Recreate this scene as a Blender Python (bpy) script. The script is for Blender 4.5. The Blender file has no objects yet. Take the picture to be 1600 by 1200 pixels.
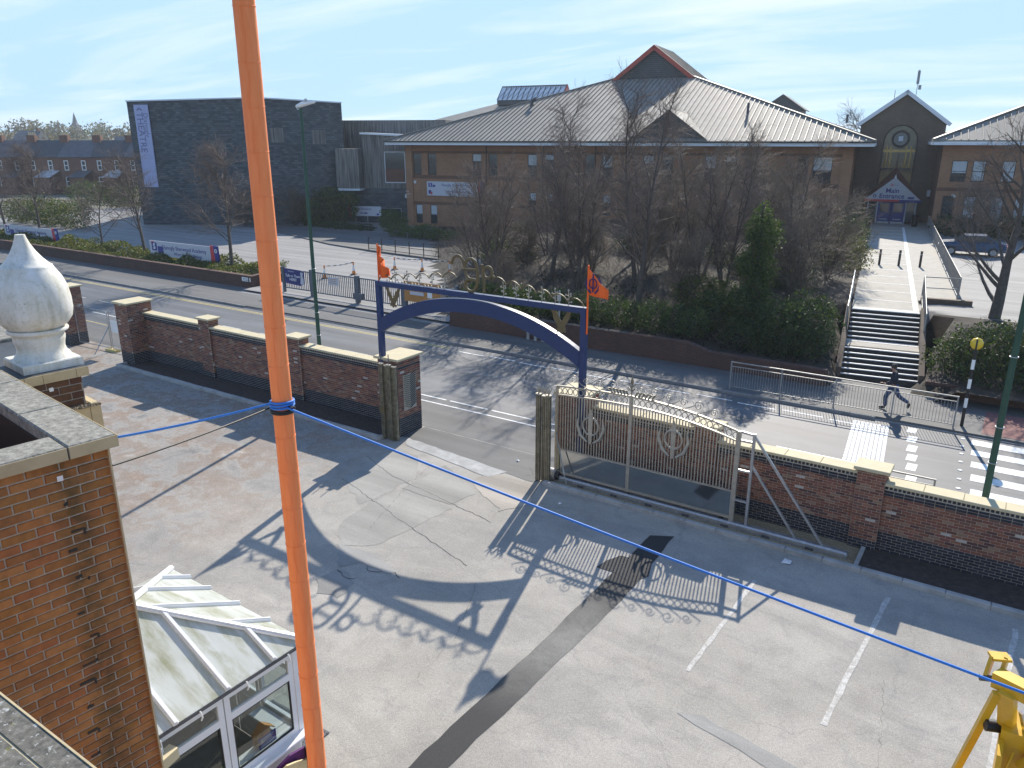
import bpy, bmesh, math, random
import numpy as np
from mathutils import Vector, Matrix

R = math.radians
random.seed(7)
rng = np.random.default_rng(7)
scene = bpy.context.scene
C = scene.collection

# ------------------------------------------------------------------ camera, sky, sun, exposure
cam_d = bpy.data.cameras.new('camera')
cam_d.sensor_width = 36.0
cam_d.lens = 27.0
cam_d.clip_start = 0.05
cam_d.clip_end = 9000
cam = bpy.data.objects.new('camera', cam_d)
C.objects.link(cam)
cam.location = (0, 0, 10)
cam.rotation_euler = (R(90 - 17.7), 0, R(33.6))
scene.camera = cam

SUN_AZ = -15.5          # degrees clockwise from +Y
SUN_EL = 33.5
world = bpy.data.worlds.new('World')
scene.world = world
world.use_nodes = True
wn = world.node_tree.nodes
wl = world.node_tree.links
wn.clear()
w_out = wn.new('ShaderNodeOutputWorld')
w_bg = wn.new('ShaderNodeBackground')
w_sky = wn.new('ShaderNodeTexSky')
w_sky.sky_type = 'NISHITA'
w_sky.sun_disc = False
w_sky.sun_elevation = R(SUN_EL)
w_sky.sun_rotation = R(SUN_AZ)
w_sky.air_density = 1.0
w_sky.dust_density = 0.0
w_sky.ozone_density = 3.5
w_bg.inputs['Strength'].default_value = 0.15
# thin high cloud: noise over the direction flattened onto a plane
tc = wn.new('ShaderNodeTexCoord')
sep = wn.new('ShaderNodeSeparateXYZ')
wl.new(tc.outputs['Generated'], sep.inputs[0])
zadd = wn.new('ShaderNodeMath'); zadd.operation = 'ADD'; zadd.inputs[1].default_value = 0.10
wl.new(sep.outputs['Z'], zadd.inputs[0])
zmax = wn.new('ShaderNodeMath'); zmax.operation = 'MAXIMUM'; zmax.inputs[1].default_value = 0.05
wl.new(zadd.outputs[0], zmax.inputs[0])
dx = wn.new('ShaderNodeMath'); dx.operation = 'DIVIDE'
dy = wn.new('ShaderNodeMath'); dy.operation = 'DIVIDE'
wl.new(sep.outputs['X'], dx.inputs[0]); wl.new(zmax.outputs[0], dx.inputs[1])
wl.new(sep.outputs['Y'], dy.inputs[0]); wl.new(zmax.outputs[0], dy.inputs[1])
comb = wn.new('ShaderNodeCombineXYZ')
wl.new(dx.outputs[0], comb.inputs[0]); wl.new(dy.outputs[0], comb.inputs[1])
wmap = wn.new('ShaderNodeMapping')
wmap.inputs['Rotation'].default_value = (0, 0, R(-28))
wmap.inputs['Scale'].default_value = (0.22, 0.62, 1)
wl.new(comb.outputs[0], wmap.inputs[0])
cn = wn.new('ShaderNodeTexNoise')
cn.inputs['Scale'].default_value = 1.5
cn.inputs['Detail'].default_value = 9
cn.inputs['Roughness'].default_value = 0.58
cn.inputs['Distortion'].default_value = 0.5
wl.new(wmap.outputs[0], cn.inputs['Vector'])
cr = wn.new('ShaderNodeValToRGB')
cr.color_ramp.elements[0].position = 0.47
cr.color_ramp.elements[0].color = (0, 0, 0, 1)
cr.color_ramp.elements[1].position = 0.70
cr.color_ramp.elements[1].color = (0.8, 0.8, 0.8, 1)
wl.new(cn.outputs['Fac'], cr.inputs[0])
wmix = wn.new('ShaderNodeMix'); wmix.data_type = 'RGBA'
wl.new(cr.outputs['Color'], wmix.inputs['Factor'])
# cooler and a little deeper, with the glare round the sun held back
w_tint = wn.new('ShaderNodeMix'); w_tint.data_type = 'RGBA'; w_tint.blend_type = 'MULTIPLY'
w_tint.inputs['Factor'].default_value = 1.0
w_tint.inputs['B'].default_value = (0.69, 0.82, 0.93, 1)
wl.new(w_sky.outputs['Color'], w_tint.inputs['A'])
w_cap = wn.new('ShaderNodeMix'); w_cap.data_type = 'RGBA'; w_cap.blend_type = 'DARKEN'
w_cap.inputs['Factor'].default_value = 1.0
w_cap.inputs['B'].default_value = (1.95, 2.95, 3.9, 1)
wl.new(w_tint.outputs['Result'], w_cap.inputs['A'])
wl.new(w_cap.outputs['Result'], wmix.inputs['A'])
wmix.inputs['B'].default_value = (3.5, 3.85, 4.15, 1)
wl.new(wmix.outputs['Result'], w_bg.inputs['Color'])
wl.new(w_bg.outputs[0], w_out.inputs[0])

sun_d = bpy.data.lights.new('sun', 'SUN')
sun_d.energy = 4.0
sun_d.angle = R(0.53)
sun_d.color = (1.0, 0.92, 0.80)
sun = bpy.data.objects.new('sun', sun_d)
C.objects.link(sun)
sun.location = (0, 40, 60)
sdir = Vector((math.sin(R(SUN_AZ)) * math.cos(R(SUN_EL)), math.cos(R(SUN_AZ)) * math.cos(R(SUN_EL)), math.sin(R(SUN_EL))))
sun.rotation_euler = sdir.to_track_quat('Z', 'Y').to_euler()

scene.view_settings.view_transform = 'Standard'
scene.view_settings.look = 'None'
scene.view_settings.exposure = 0.90
scene.view_settings.gamma = 1.0
scene.view_settings.use_curve_mapping = False
scene.cycles.use_denoising = True
scene.cycles.max_bounces = 6
scene.cycles.transparent_max_bounces = 12

# ------------------------------------------------------------------ helpers
def link(o, parent=None):
    C.objects.link(o)
    if parent is not None:
        o.parent = parent
    return o

def thing(name, label, cat, loc=(0, 0, 0), rz=0.0, group=None):
    o = bpy.data.objects.new(name, None)
    o.empty_display_size = 0.2
    o.location = loc
    o.rotation_euler = (0, 0, rz)
    o['label'] = label
    o['category'] = cat
    if group:
        o['group'] = group
    return link(o)

def tag(o, label, cat, group=None):
    o['label'] = label
    o['category'] = cat
    if group:
        o['group'] = group
    return o

def structure(o):
    o['kind'] = 'structure'
    return o

def stuff(o):
    o['kind'] = 'stuff'
    return o

class MB:
    """collects boxes, tubes, prisms into one mesh"""
    def __init__(s):
        s.v = []; s.f = []; s.c = []; s.col = (1, 1, 1, 1); s.smooth = []
    def add(s, vs, fs, smooth=False):
        n = len(s.v)
        s.v.extend([tuple(p) for p in vs])
        s.c.extend([s.col] * len(vs))
        for f in fs:
            s.f.append(tuple(i + n for i in f)); s.smooth.append(smooth)
        return s
    def box(s, x0, x1, y0, y1, z0, z1, M=None):
        vs = [(x0, y0, z0), (x1, y0, z0), (x1, y1, z0), (x0, y1, z0), (x0, y0, z1), (x1, y0, z1), (x1, y1, z1), (x0, y1, z1)]
        if M is not None:
            vs = [M @ Vector(p) for p in vs]
        return s.add(vs, [(3, 2, 1, 0), (4, 5, 6, 7), (0, 1, 5, 4), (1, 2, 6, 5), (2, 3, 7, 6), (3, 0, 4, 7)])
    def cbox(s, x0, x1, y0, y1, z0, z1, b=0.01):
        """box with chamfered top edges"""
        vs = [(x0, y0, z0), (x1, y0, z0), (x1, y1, z0), (x0, y1, z0), (x0, y0, z1 - b), (x1, y0, z1 - b), (x1, y1, z1 - b), (x0, y1, z1 - b),
              (x0 + b, y0 + b, z1), (x1 - b, y0 + b, z1), (x1 - b, y1 - b, z1), (x0 + b, y1 - b, z1)]
        return s.add(vs, [(3, 2, 1, 0), (0, 1, 5, 4), (1, 2, 6, 5), (2, 3, 7, 6), (3, 0, 4, 7), (4, 5, 9, 8), (5, 6, 10, 9), (6, 7, 11, 10), (7, 4, 8, 11), (8, 9, 10, 11)])
    def bar(s, p, q, w, h=None, up=(0, 0, 1)):
        """rectangular bar between two points"""
        h = w if h is None else h
        p = Vector(p); q = Vector(q); d = (q - p).normalized()
        u = Vector(up)
        if abs(d.dot(u)) > 0.98:
            u = Vector((0, 1, 0))
        a = d.cross(u).normalized() * (w / 2); b = a.normalized().cross(d).normalized() * (h / 2)
        vs = [p - a - b, p + a - b, p + a + b, p - a + b, q - a - b, q + a - b, q + a + b, q - a + b]
        return s.add(vs, [(3, 2, 1, 0), (4, 5, 6, 7), (0, 1, 5, 4), (1, 2, 6, 5), (2, 3, 7, 6), (3, 0, 4, 7)])
    def tube(s, pts, r, n=8, cap=True, smooth=True, closed=False):
        pts = [Vector(p) for p in pts]
        rs = r if isinstance(r, (list, tuple)) else [r] * len(pts)
        vs = []; m = len(pts)
        prev = None
        for i, p in enumerate(pts):
            if closed:
                d = (pts[(i + 1) % m] - pts[(i - 1) % m])
            else:
                d = (pts[min(i + 1, m - 1)] - pts[max(i - 1, 0)])
            d = d.normalized() if d.length > 1e-9 else Vector((0, 0, 1))
            if prev is None:
                u = Vector((0, 0, 1)) if abs(d.z) < 0.9 else Vector((1, 0, 0))
                a = d.cross(u).normalized()
            else:
                a = (prev - d * prev.dot(d))
                a = a.normalized() if a.length > 1e-6 else d.orthogonal().normalized()
            prev = a
            b = d.cross(a)
            for k in range(n):
                t = 2 * math.pi * k / n
                vs.append(p + a * (math.cos(t) * rs[i]) + b * (math.sin(t) * rs[i]))
        fs = []
        for i in range(m if closed else m - 1):
            j = (i + 1) % m
            for k in range(n):
                k2 = (k + 1) % n
                fs.append((i * n + k, i * n + k2, j * n + k2, j * n + k))
        s.add(vs, fs, smooth)
        if cap and not closed:
            s.add(vs[:n], [tuple(range(n - 1, -1, -1))]); s.add(vs[-n:], [tuple(range(n))])
        return s
    def cyl(s, x, y, z0, z1, r, n=16, r1=None):
        return s.tube([(x, y, z0), (x, y, z1)], [r, r if r1 is None else r1], n)
    def lathe(s, prof, n=28, cx=0, cy=0, cz=0):
        vs = []
        for r, z in prof:
            for k in range(n):
                t = 2 * math.pi * k / n
                vs.append((cx + r * math.cos(t), cy + r * math.sin(t), cz + z))
        fs = []
        for i in range(len(prof) - 1):
            for k in range(n):
                k2 = (k + 1) % n
                fs.append((i * n + k, i * n + k2, (i + 1) * n + k2, (i + 1) * n + k))
        s.add(vs, fs, True)
        s.add(vs[-n:], [tuple(range(n))]); s.add(vs[:n], [tuple(range(n - 1, -1, -1))])
        return s
    def prism(s, poly, d0, d1, axis='y'):
        """polygon in (u,v) swept along an axis; axis y -> (u, d, v), x -> (d, u, v), z -> (u, v, d)"""
        def P(u, v, d):
            return (u, d, v) if axis == 'y' else ((d, u, v) if axis == 'x' else (u, v, d))
        n = len(poly)
        vs = [P(u, v, d0) for u, v in poly] + [P(u, v, d1) for u, v in poly]
        fs = [tuple(range(n)), tuple(range(2 * n - 1, n - 1, -1))]
        for i in range(n):
            j = (i + 1) % n
            fs.append((i, i + n, j + n, j))
        return s.add(vs, fs)
    def quad(s, a, b, c, d):
        return s.add([a, b, c, d], [(0, 1, 2, 3)])
    def slab(s, pts, t):
        """planar polygon (3D points) thickened downwards along its normal"""
        pts = [Vector(p) for p in pts]
        nrm = (pts[1] - pts[0]).cross(pts[2] - pts[0]).normalized()
        if nrm.z < 0:
            pts.reverse(); nrm = -nrm
        n = len(pts)
        vs = pts + [p - nrm * t for p in pts]
        fs = [tuple(range(n)), tuple(range(2 * n - 1, n - 1, -1))]
        for i in range(n):
            j = (i + 1) % n
            fs.append((i, i + n, j + n, j))
        return s.add(vs, fs)
    def mesh(s, name, mat, fix=True, cols=False):
        me = bpy.data.meshes.new(name)
        me.from_pydata(s.v, [], s.f)
        me.polygons.foreach_set('use_smooth', s.smooth)
        if cols:
            at = me.color_attributes.new('col', 'FLOAT_COLOR', 'POINT')
            at.data.foreach_set('color', np.array(s.c, dtype=np.float32).ravel())
        if fix:
            bm = bmesh.new(); bm.from_mesh(me)
            bmesh.ops.recalc_face_normals(bm, faces=bm.faces)
            bm.to_mesh(me); bm.free()
        if mat is not None:
            me.materials.append(mat)
        me.update()
        return me
    def build(s, name, mat, parent=None, loc=None, rz=None, cols=False, fix=True):
        o = bpy.data.objects.new(name, s.mesh(name, mat, fix, cols))
        if loc is not None:
            o.location = loc
        if rz is not None:
            o.rotation_euler = (0, 0, rz)
        return link(o, parent)

def inst(name, me, parent=None, loc=(0, 0, 0), rz=0.0, rot=None, sc=None):
    o = bpy.data.objects.new(name, me)
    o.location = loc
    o.rotation_euler = rot if rot is not None else (0, 0, rz)
    if sc is not None:
        o.scale = sc
    return link(o, parent)

def np_mesh(name, V, F, mat, col=None, smooth=False):
    """fast mesh from arrays; F is (m, 3 or 4)"""
    me = bpy.data.meshes.new(name)
    V = np.asarray(V, dtype=np.float32); F = np.asarray(F, dtype=np.int32)
    k = F.shape[1]
    me.vertices.add(len(V)); me.vertices.foreach_set('co', V.ravel())
    me.loops.add(F.size); me.loops.foreach_set('vertex_index', F.ravel())
    me.polygons.add(len(F))
    me.polygons.foreach_set('loop_start', np.arange(0, F.size, k, dtype=np.int32))
    me.polygons.foreach_set('loop_total', np.full(len(F), k, dtype=np.int32))
    me.polygons.foreach_set('use_smooth', np.full(len(F), smooth))
    if col is not None:
        at = me.color_attributes.new('col', 'FLOAT_COLOR', 'POINT')
        at.data.foreach_set('color', np.asarray(col, dtype=np.float32).ravel())
    me.materials.append(mat)
    me.update(calc_edges=True)
    return me

def text_mesh(body, size, mat, extrude=0.004, align='CENTER', spacing=1.0, line=1.0, bold=0.0, shear=0.0):
    cu = bpy.data.curves.new('lettering', 'FONT')
    cu.body = body; cu.size = size; cu.extrude = extrude
    cu.align_x = align; cu.align_y = 'CENTER'
    cu.space_character = spacing; cu.space_line = line
    cu.offset = bold; cu.shear = shear; cu.resolution_u = 3
    o = bpy.data.objects.new('lettering', cu)
    C.objects.link(o)
    dg = bpy.context.evaluated_depsgraph_get()
    me = bpy.data.meshes.new_from_object(o.evaluated_get(dg))
    bpy.data.objects.remove(o)
    bpy.data.curves.remove(cu)
    me.materials.clear(); me.materials.append(mat)
    return me

def letters(body, size, mat, parent, loc, rot=(R(90), 0, 0), name='lettering', **k):
    return inst(name, text_mesh(body, size, mat, **k), parent, loc, rot=rot)

# ------------------------------------------------------------------ materials
def new_mat(name):
    m = bpy.data.materials.new(name)
    m.use_nodes = True
    nt = m.node_tree
    return m, nt, nt.nodes['Principled BSDF']

def node(nt, t, **kw):
    n = nt.nodes.new(t)
    for k, v in kw.items():
        n.inputs[k.replace('_', ' ')].default_value = v
    return n

def mixrgb(nt, fac, a, b, blend='MIX'):
    n = nt.nodes.new('ShaderNodeMix'); n.data_type = 'RGBA'; n.blend_type = blend
    for sock, v in (('Factor', fac), ('A', a), ('B', b)):
        if isinstance(v, (int, float)):
            n.inputs[sock].default_value = v
        elif isinstance(v, tuple):
            n.inputs[sock].default_value = v if len(v) == 4 else v + (1,)
        else:
            nt.links.new(v, n.inputs[sock])
    return n.outputs['Result']

def ramp(nt, src, stops):
    r = nt.nodes.new('ShaderNodeValToRGB')
    el = r.color_ramp.elements
    while len(el) < len(stops):
        el.new(0.5)
    for e, (p, c) in zip(el, stops):
        e.position = p
        e.color = c if isinstance(c, tuple) and len(c) == 4 else ((c, c, c, 1) if not isinstance(c, tuple) else c + (1,))
    nt.links.new(src, r.inputs[0])
    return r.outputs['Color']

def coords(nt, scale=(1, 1, 1), rot=(0, 0, 0), loc=(0, 0, 0), world_space=False):
    if world_space:
        g = nt.nodes.new('ShaderNodeNewGeometry'); out = g.outputs['Position']
    else:
        t = nt.nodes.new('ShaderNodeTexCoord'); out = t.outputs['Object']
    mp = nt.nodes.new('ShaderNodeMapping')
    mp.inputs['Scale'].default_value = scale; mp.inputs['Rotation'].default_value = rot; mp.inputs['Location'].default_value = loc
    nt.links.new(out, mp.inputs[0])
    return mp.outputs[0]

def noise(nt, vec, scale, detail=4, rough=0.55, dist=0.0):
    n = nt.nodes.new('ShaderNodeTexNoise')
    n.inputs['Scale'].default_value = scale; n.inputs['Detail'].default_value = detail
    n.inputs['Roughness'].default_value = rough; n.inputs['Distortion'].default_value = dist
    nt.links.new(vec, n.inputs['Vector'])
    return n.outputs['Fac']

def bump(nt, bsdf, h, strength=0.3, dist=0.01):
    b = nt.nodes.new('ShaderNodeBump')
    b.inputs['Strength'].default_value = strength; b.inputs['Distance'].default_value = dist
    nt.links.new(h, b.inputs['Height'])
    nt.links.new(b.outputs[0], bsdf.inputs['Normal'])

def mat(name, col, rough=0.6, metal=0.0, var=0.15, vscale=6.0, bmp=0.0, bscale=40.0, spec=0.5, dirt=None, ws=True):
    """plain surface with low-contrast mottling and fine relief"""
    m, nt, b = new_mat(name)
    v = coords(nt, world_space=ws)
    n = noise(nt, v, vscale, 6, 0.6)
    lo = tuple(c * (1 - var) for c in col); hi = tuple(min(1, c * (1 + var)) for c in col)
    base = ramp(nt, n, [(0.3, lo), (0.7, hi)])
    if dirt:
        n2 = noise(nt, v, vscale * 0.35, 8, 0.7, 0.4)
        base = mixrgb(nt, ramp(nt, n2, [(0.48, 0.0), (0.72, 0.75)]), base, dirt)
    nt.links.new(base, b.inputs['Base Color'])
    b.inputs['Roughness'].default_value = rough
    b.inputs['Metallic'].default_value = metal
    b.inputs['Specular IOR Level'].default_value = spec
    if bmp:
        bump(nt, b, noise(nt, v, bscale, 4, 0.6), bmp, 0.01)
    return m

def attr_mat(name, rough=0.8, var=0.25, vscale=12, bmp=0.4, bscale=60, spec=0.4, stain=None):
    """takes its colour piece by piece from the mesh (brick colours, leaf colours)"""
    m, nt, b = new_mat(name)
    a = nt.nodes.new('ShaderNodeAttribute'); a.attribute_name = 'col'
    v = coords(nt, world_space=True)
    n = noise(nt, v, vscale, 5, 0.6)
    base = mixrgb(nt, 1.0, a.outputs['Color'], ramp(nt, n, [(0.25, 1 - var), (0.75, 1.0)]), 'MULTIPLY')
    if stain:
        n2 = noise(nt, coords(nt, scale=(1, 1, 0.35), world_space=True), 1.3, 7, 0.65)
        base = mixrgb(nt, ramp(nt, n2, [(0.5, 0.0), (0.75, 0.6)]), base, stain)
    nt.links.new(base, b.inputs['Base Color'])
    b.inputs['Roughness'].default_value = rough
    b.inputs['Specular IOR Level'].default_value = spec
    if bmp:
        bump(nt, b, noise(nt, v, bscale, 4, 0.6), bmp, 0.006)
    return m

def wall_brick_mat(name, c1, c2, mortar, s=1.0, rough=0.85):
    """far brickwork: object coordinates, walls lie in local XZ or YZ"""
    m, nt, b = new_mat(name)
    t = nt.nodes.new('ShaderNodeTexCoord')
    sp = nt.nodes.new('ShaderNodeSeparateXYZ'); nt.links.new(t.outputs['Object'], sp.inputs[0])
    ad = nt.nodes.new('ShaderNodeMath'); ad.operation = 'ADD'
    nt.links.new(sp.outputs['X'], ad.inputs[0]); nt.links.new(sp.outputs['Y'], ad.inputs[1])
    cb = nt.nodes.new('ShaderNodeCombineXYZ')
    nt.links.new(ad.outputs[0], cb.inputs[0]); nt.links.new(sp.outputs['Z'], cb.inputs[1])
    br = nt.nodes.new('ShaderNodeTexBrick')
    br.inputs['Scale'].default_value = 1.0
    br.inputs['Brick Width'].default_value = 0.225 * s; br.inputs['Row Height'].default_value = 0.075 * s
    br.inputs['Mortar Size'].default_value = 0.006 * s; br.inputs['Bias'].default_value = -0.1
    br.inputs['Color1'].default_value = c1 + (1,); br.inputs['Color2'].default_value = c2 + (1,); br.inputs['Mortar'].default_value = mortar + (1,)
    nt.links.new(cb.outputs[0], br.inputs['Vector'])
    n = noise(nt, t.outputs['Object'], 0.6, 6, 0.6)
    base = mixrgb(nt, 1.0, br.outputs['Color'], ramp(nt, n, [(0.3, 0.72), (0.7, 1.0)]), 'MULTIPLY')
    nt.links.new(base, b.inputs['Base Color'])
    b.inputs['Roughness'].default_value = rough
    bump(nt, b, br.outputs['Fac'], -0.3, 0.01)
    return m

M = {}
# yard concrete: pale, blotched, cracked, with brown gravelly areas to the far left
def yard_mat():
    m, nt, b = new_mat('yard_concrete')
    v = coords(nt, world_space=True)
    n1 = noise(nt, v, 0.35, 8, 0.62, 0.3)
    base = ramp(nt, n1, [(0.3, (0.34, 0.322, 0.285)), (0.48, (0.42, 0.395, 0.35)), (0.7, (0.50, 0.47, 0.42))])
    n2 = noise(nt, v, 1.6, 10, 0.7, 0.6)
    base = mixrgb(nt, ramp(nt, n2, [(0.5, 0.0), (0.68, 0.55)]), base, (0.27, 0.265, 0.25))
    # gravel and brown earth towards -X
    sp = nt.nodes.new('ShaderNodeSeparateXYZ'); nt.links.new(v, sp.inputs[0])
    mr = nt.nodes.new('ShaderNodeMapRange')
    mr.inputs['From Min'].default_value = -15.0; mr.inputs['From Max'].default_value = -20.5
    nt.links.new(sp.outputs['X'], mr.inputs['Value'])
    n3 = noise(nt, v, 0.5, 7, 0.65, 0.5)
    mu = nt.nodes.new('ShaderNodeMath'); mu.operation = 'MULTIPLY_ADD'; mu.inputs[1].default_value = 1.1; mu.inputs[2].default_value = -0.55
    nt.links.new(n3, mu.inputs[0])
    ad = nt.nodes.new('ShaderNodeMath'); ad.operation = 'ADD'; ad.use_clamp = True
    nt.links.new(mr.outputs[0], ad.inputs[0]); nt.links.new(mu.outputs[0], ad.inputs[1])
    n4 = noise(nt, v, 0.7, 9, 0.72, 0.25)
    n5 = noise(nt, v, 26, 3, 0.7)
    grav = ramp(nt, n4, [(0.34, (0.20, 0.19, 0.18)), (0.45, (0.36, 0.335, 0.30)), (0.53, (0.27, 0.20, 0.15)), (0.60, (0.33, 0.26, 0.205)), (0.70, (0.54, 0.51, 0.46))])
    grav = mixrgb(nt, ramp(nt, n5, [(0.55, 0.0), (0.72, 0.7)]), grav, (0.52, 0.49, 0.45))
    base = mixrgb(nt, ad.outputs[0], base, grav)
    # fine cracks
    vo = nt.nodes.new('ShaderNodeTexVoronoi'); vo.feature = 'DISTANCE_TO_EDGE'; vo.inputs['Scale'].default_value = 0.13
    wv = nt.nodes.new('ShaderNodeVectorMath'); wv.operation = 'ADD'
    nz = nt.nodes.new('ShaderNodeTexNoise'); nz.inputs['Scale'].default_value = 0.9; nz.inputs['Detail'].default_value = 6
    nt.links.new(v, nz.inputs['Vector'])
    nt.links.new(v, wv.inputs[0]); nt.links.new(nz.outputs['Color'], wv.inputs[1])
    nt.links.new(wv.outputs[0], vo.inputs['Vector'])
    base = mixrgb(nt, ramp(nt, vo.outputs['Distance'], [(0.0, 0.22), (0.003, 0.0)]), base, (0.15, 0.15, 0.15))
    # broad stained bands and old repairs, dry and damp
    n7 = noise(nt, coords(nt, scale=(0.35, 1.0, 1), rot=(0, 0, R(-18)), world_space=True), 0.55, 9, 0.68, 0.7)
    base = mixrgb(nt, ramp(nt, n7, [(0.46, 0.0), (0.6, 0.5)]), base, (0.28, 0.27, 0.25))
    n8 = noise(nt, v, 3.4, 8, 0.75, 0.4)
    base = mixrgb(nt, ramp(nt, n8, [(0.55, 0.0), (0.7, 0.45)]), base, (0.47, 0.45, 0.41))
    n9 = noise(nt, v, 9.0, 6, 0.75, 0.4)
    base = mixrgb(nt, ramp(nt, n9, [(0.6, 0.0), (0.72, 0.5)]), base, (0.18, 0.178, 0.17))
    n6 = noise(nt, v, 55, 3, 0.7)
    base = mixrgb(nt, 1.0, base, ramp(nt, n6, [(0.32, 0.62), (0.68, 1.18)]), 'MULTIPLY')
    n10 = noise(nt, v, 19, 5, 0.8)
    base = mixrgb(nt, 1.0, base, ramp(nt, n10, [(0.3, 0.78), (0.7, 1.1)]), 'MULTIPLY')
    nt.links.new(base, b.inputs['Base Color'])
    b.inputs['Roughness'].default_value = 0.9; b.inputs['Specular IOR Level'].default_value = 0.3
    bump(nt, b, noise(nt, v, 30, 6, 0.7), 0.5, 0.012)
    return m
M['yard'] = yard_mat()

def asphalt(name, c, streak=0.5, rough=0.62, patchy=0.3):
    m, nt, b = new_mat(name)
    v = coords(nt, world_space=True)
    n1 = noise(nt, coords(nt, scale=(0.06, 1.0, 1), world_space=True), 1.1, 6, 0.6)
    lo = tuple(x * (1 - patchy) for x in c); hi = tuple(x * (1 + streak) for x in c)
    base = ramp(nt, n1, [(0.3, lo), (0.7, hi)])
    n2 = noise(nt, v, 0.8, 9, 0.7, 0.5)
    base = mixrgb(nt, ramp(nt, n2, [(0.5, 0.0), (0.75, 0.5)]), base, lo)
    n3 = noise(nt, v, 70, 3, 0.8)
    base = mixrgb(nt, 1.0, base, ramp(nt, n3, [(0.3, 0.7), (0.7, 1.2)]), 'MULTIPLY')
    nt.links.new(base, b.inputs['Base Color'])
    b.inputs['Roughness'].default_value = rough
    bump(nt, b, noise(nt, v, 45, 5, 0.7), 0.5, 0.01)
    return m
M['road'] = asphalt('road_asphalt', (0.098, 0.102, 0.11), 0.5, 0.68)
M['pave'] = asphalt('pavement_tarmac', (0.118, 0.117, 0.115), 0.3, 0.8)
M['patch'] = asphalt('dark_trench_tarmac', (0.038, 0.038, 0.04), 0.3, 0.75)
def trench_mat():  # dark tarmac, paler towards the middle of its run
    m, nt, b = new_mat('pale_mid_trench_tarmac')
    v = coords(nt, world_space=True)
    sp = nt.nodes.new('ShaderNodeSeparateXYZ'); nt.links.new(v, sp.inputs[0])
    mr = nt.nodes.new('ShaderNodeMapRange'); mr.inputs['From Min'].default_value = 2.6; mr.inputs['From Max'].default_value = 0.3
    dd = nt.nodes.new('ShaderNodeMath'); dd.operation = 'SUBTRACT'; dd.inputs[1].default_value = 11.9; nt.links.new(sp.outputs['Y'], dd.inputs[0])
    da = nt.nodes.new('ShaderNodeMath'); da.operation = 'ABSOLUTE'; nt.links.new(dd.outputs[0], da.inputs[0])
    nt.links.new(da.outputs[0], mr.inputs['Value'])
    mu = nt.nodes.new('ShaderNodeMath'); mu.operation = 'MULTIPLY'; nt.links.new(mr.outputs[0], mu.inputs[0])
    nt.links.new(ramp(nt, noise(nt, v, 1.3, 8, 0.7, 0.5), [(0.3, 0.35), (0.7, 1.0)]), mu.inputs[1])
    base = mixrgb(nt, mu.outputs[0], (0.034, 0.034, 0.035), (0.24, 0.235, 0.215))
    base = mixrgb(nt, 1.0, base, ramp(nt, noise(nt, v, 60, 3, 0.8), [(0.3, 0.6), (0.7, 1.25)]), 'MULTIPLY')
    nt.links.new(base, b.inputs['Base Color']); b.inputs['Roughness'].default_value = 0.85
    bump(nt, b, noise(nt, v, 45, 5, 0.7), 0.6, 0.01)
    return m
M['trench'] = trench_mat()
M['patch3'] = asphalt('damp_grey_screed', (0.31, 0.30, 0.272), 0.25, 0.85)
M['patch4'] = asphalt('broken_pink_screed', (0.40, 0.36, 0.31), 0.3, 0.9, 0.35)
M['patch2'] = asphalt('grey_patch_tarmac', (0.27, 0.265, 0.25), 0.25, 0.85)
M['carpark'] = asphalt('car_park_tarmac', (0.25, 0.245, 0.24), 0.2, 0.8)
M['walk'] = mat('walk_paving', (0.34, 0.32, 0.28), 0.85, var=0.12, vscale=2, bmp=0.2, bscale=30)
M['road_kerb'] = mat('road_kerb_concrete', (0.20, 0.20, 0.20), 0.85, var=0.25, vscale=3, bmp=0.3)
M['kerb'] = mat('kerb_concrete', (0.36, 0.36, 0.35), 0.85, var=0.2, vscale=3, bmp=0.3, dirt=(0.2, 0.2, 0.19))
M['coping'] = mat('cream_coping_stone', (0.54, 0.465, 0.30), 0.8, var=0.07, vscale=4, bmp=0.15, bscale=60)
M['coping_old'] = mat('weathered_coping', (0.25, 0.24, 0.205), 0.9, var=0.45, vscale=22, bmp=0.6, bscale=50, dirt=(0.10, 0.10, 0.085))
M['cream'] = mat('cream_paint', (0.50, 0.40, 0.235), 0.75, var=0.10, vscale=5, bmp=0.2, dirt=(0.36, 0.28, 0.16))
def lichen_mat():
    m, nt, b = new_mat('lichen_concrete')
    v = coords(nt, world_space=True)
    base = ramp(nt, noise(nt, v, 34, 8, 0.7), [(0.35, (0.06, 0.058, 0.05)), (0.55, (0.15, 0.142, 0.12)), (0.7, (0.24, 0.23, 0.20))])
    base = mixrgb(nt, ramp(nt, noise(nt, v, 55, 3, 0.6), [(0.62, 0.0), (0.68, 0.9)]), base, (0.42, 0.42, 0.40))
    base = mixrgb(nt, ramp(nt, noise(nt, v, 22, 5, 0.7), [(0.6, 0.0), (0.68, 0.8)]), base, (0.17, 0.16, 0.035))
    base = mixrgb(nt, ramp(nt, noise(nt, v, 13, 5, 0.7), [(0.62, 0.0), (0.68, 0.9)]), base, (0.03, 0.018, 0.012))
    nt.links.new(base, b.inputs['Base Color']); b.inputs['Roughness'].default_value = 0.95
    bump(nt, b, noise(nt, v, 40, 8, 0.75), 0.35, 0.008)
    return m
M['lichen'] = lichen_mat()
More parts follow.
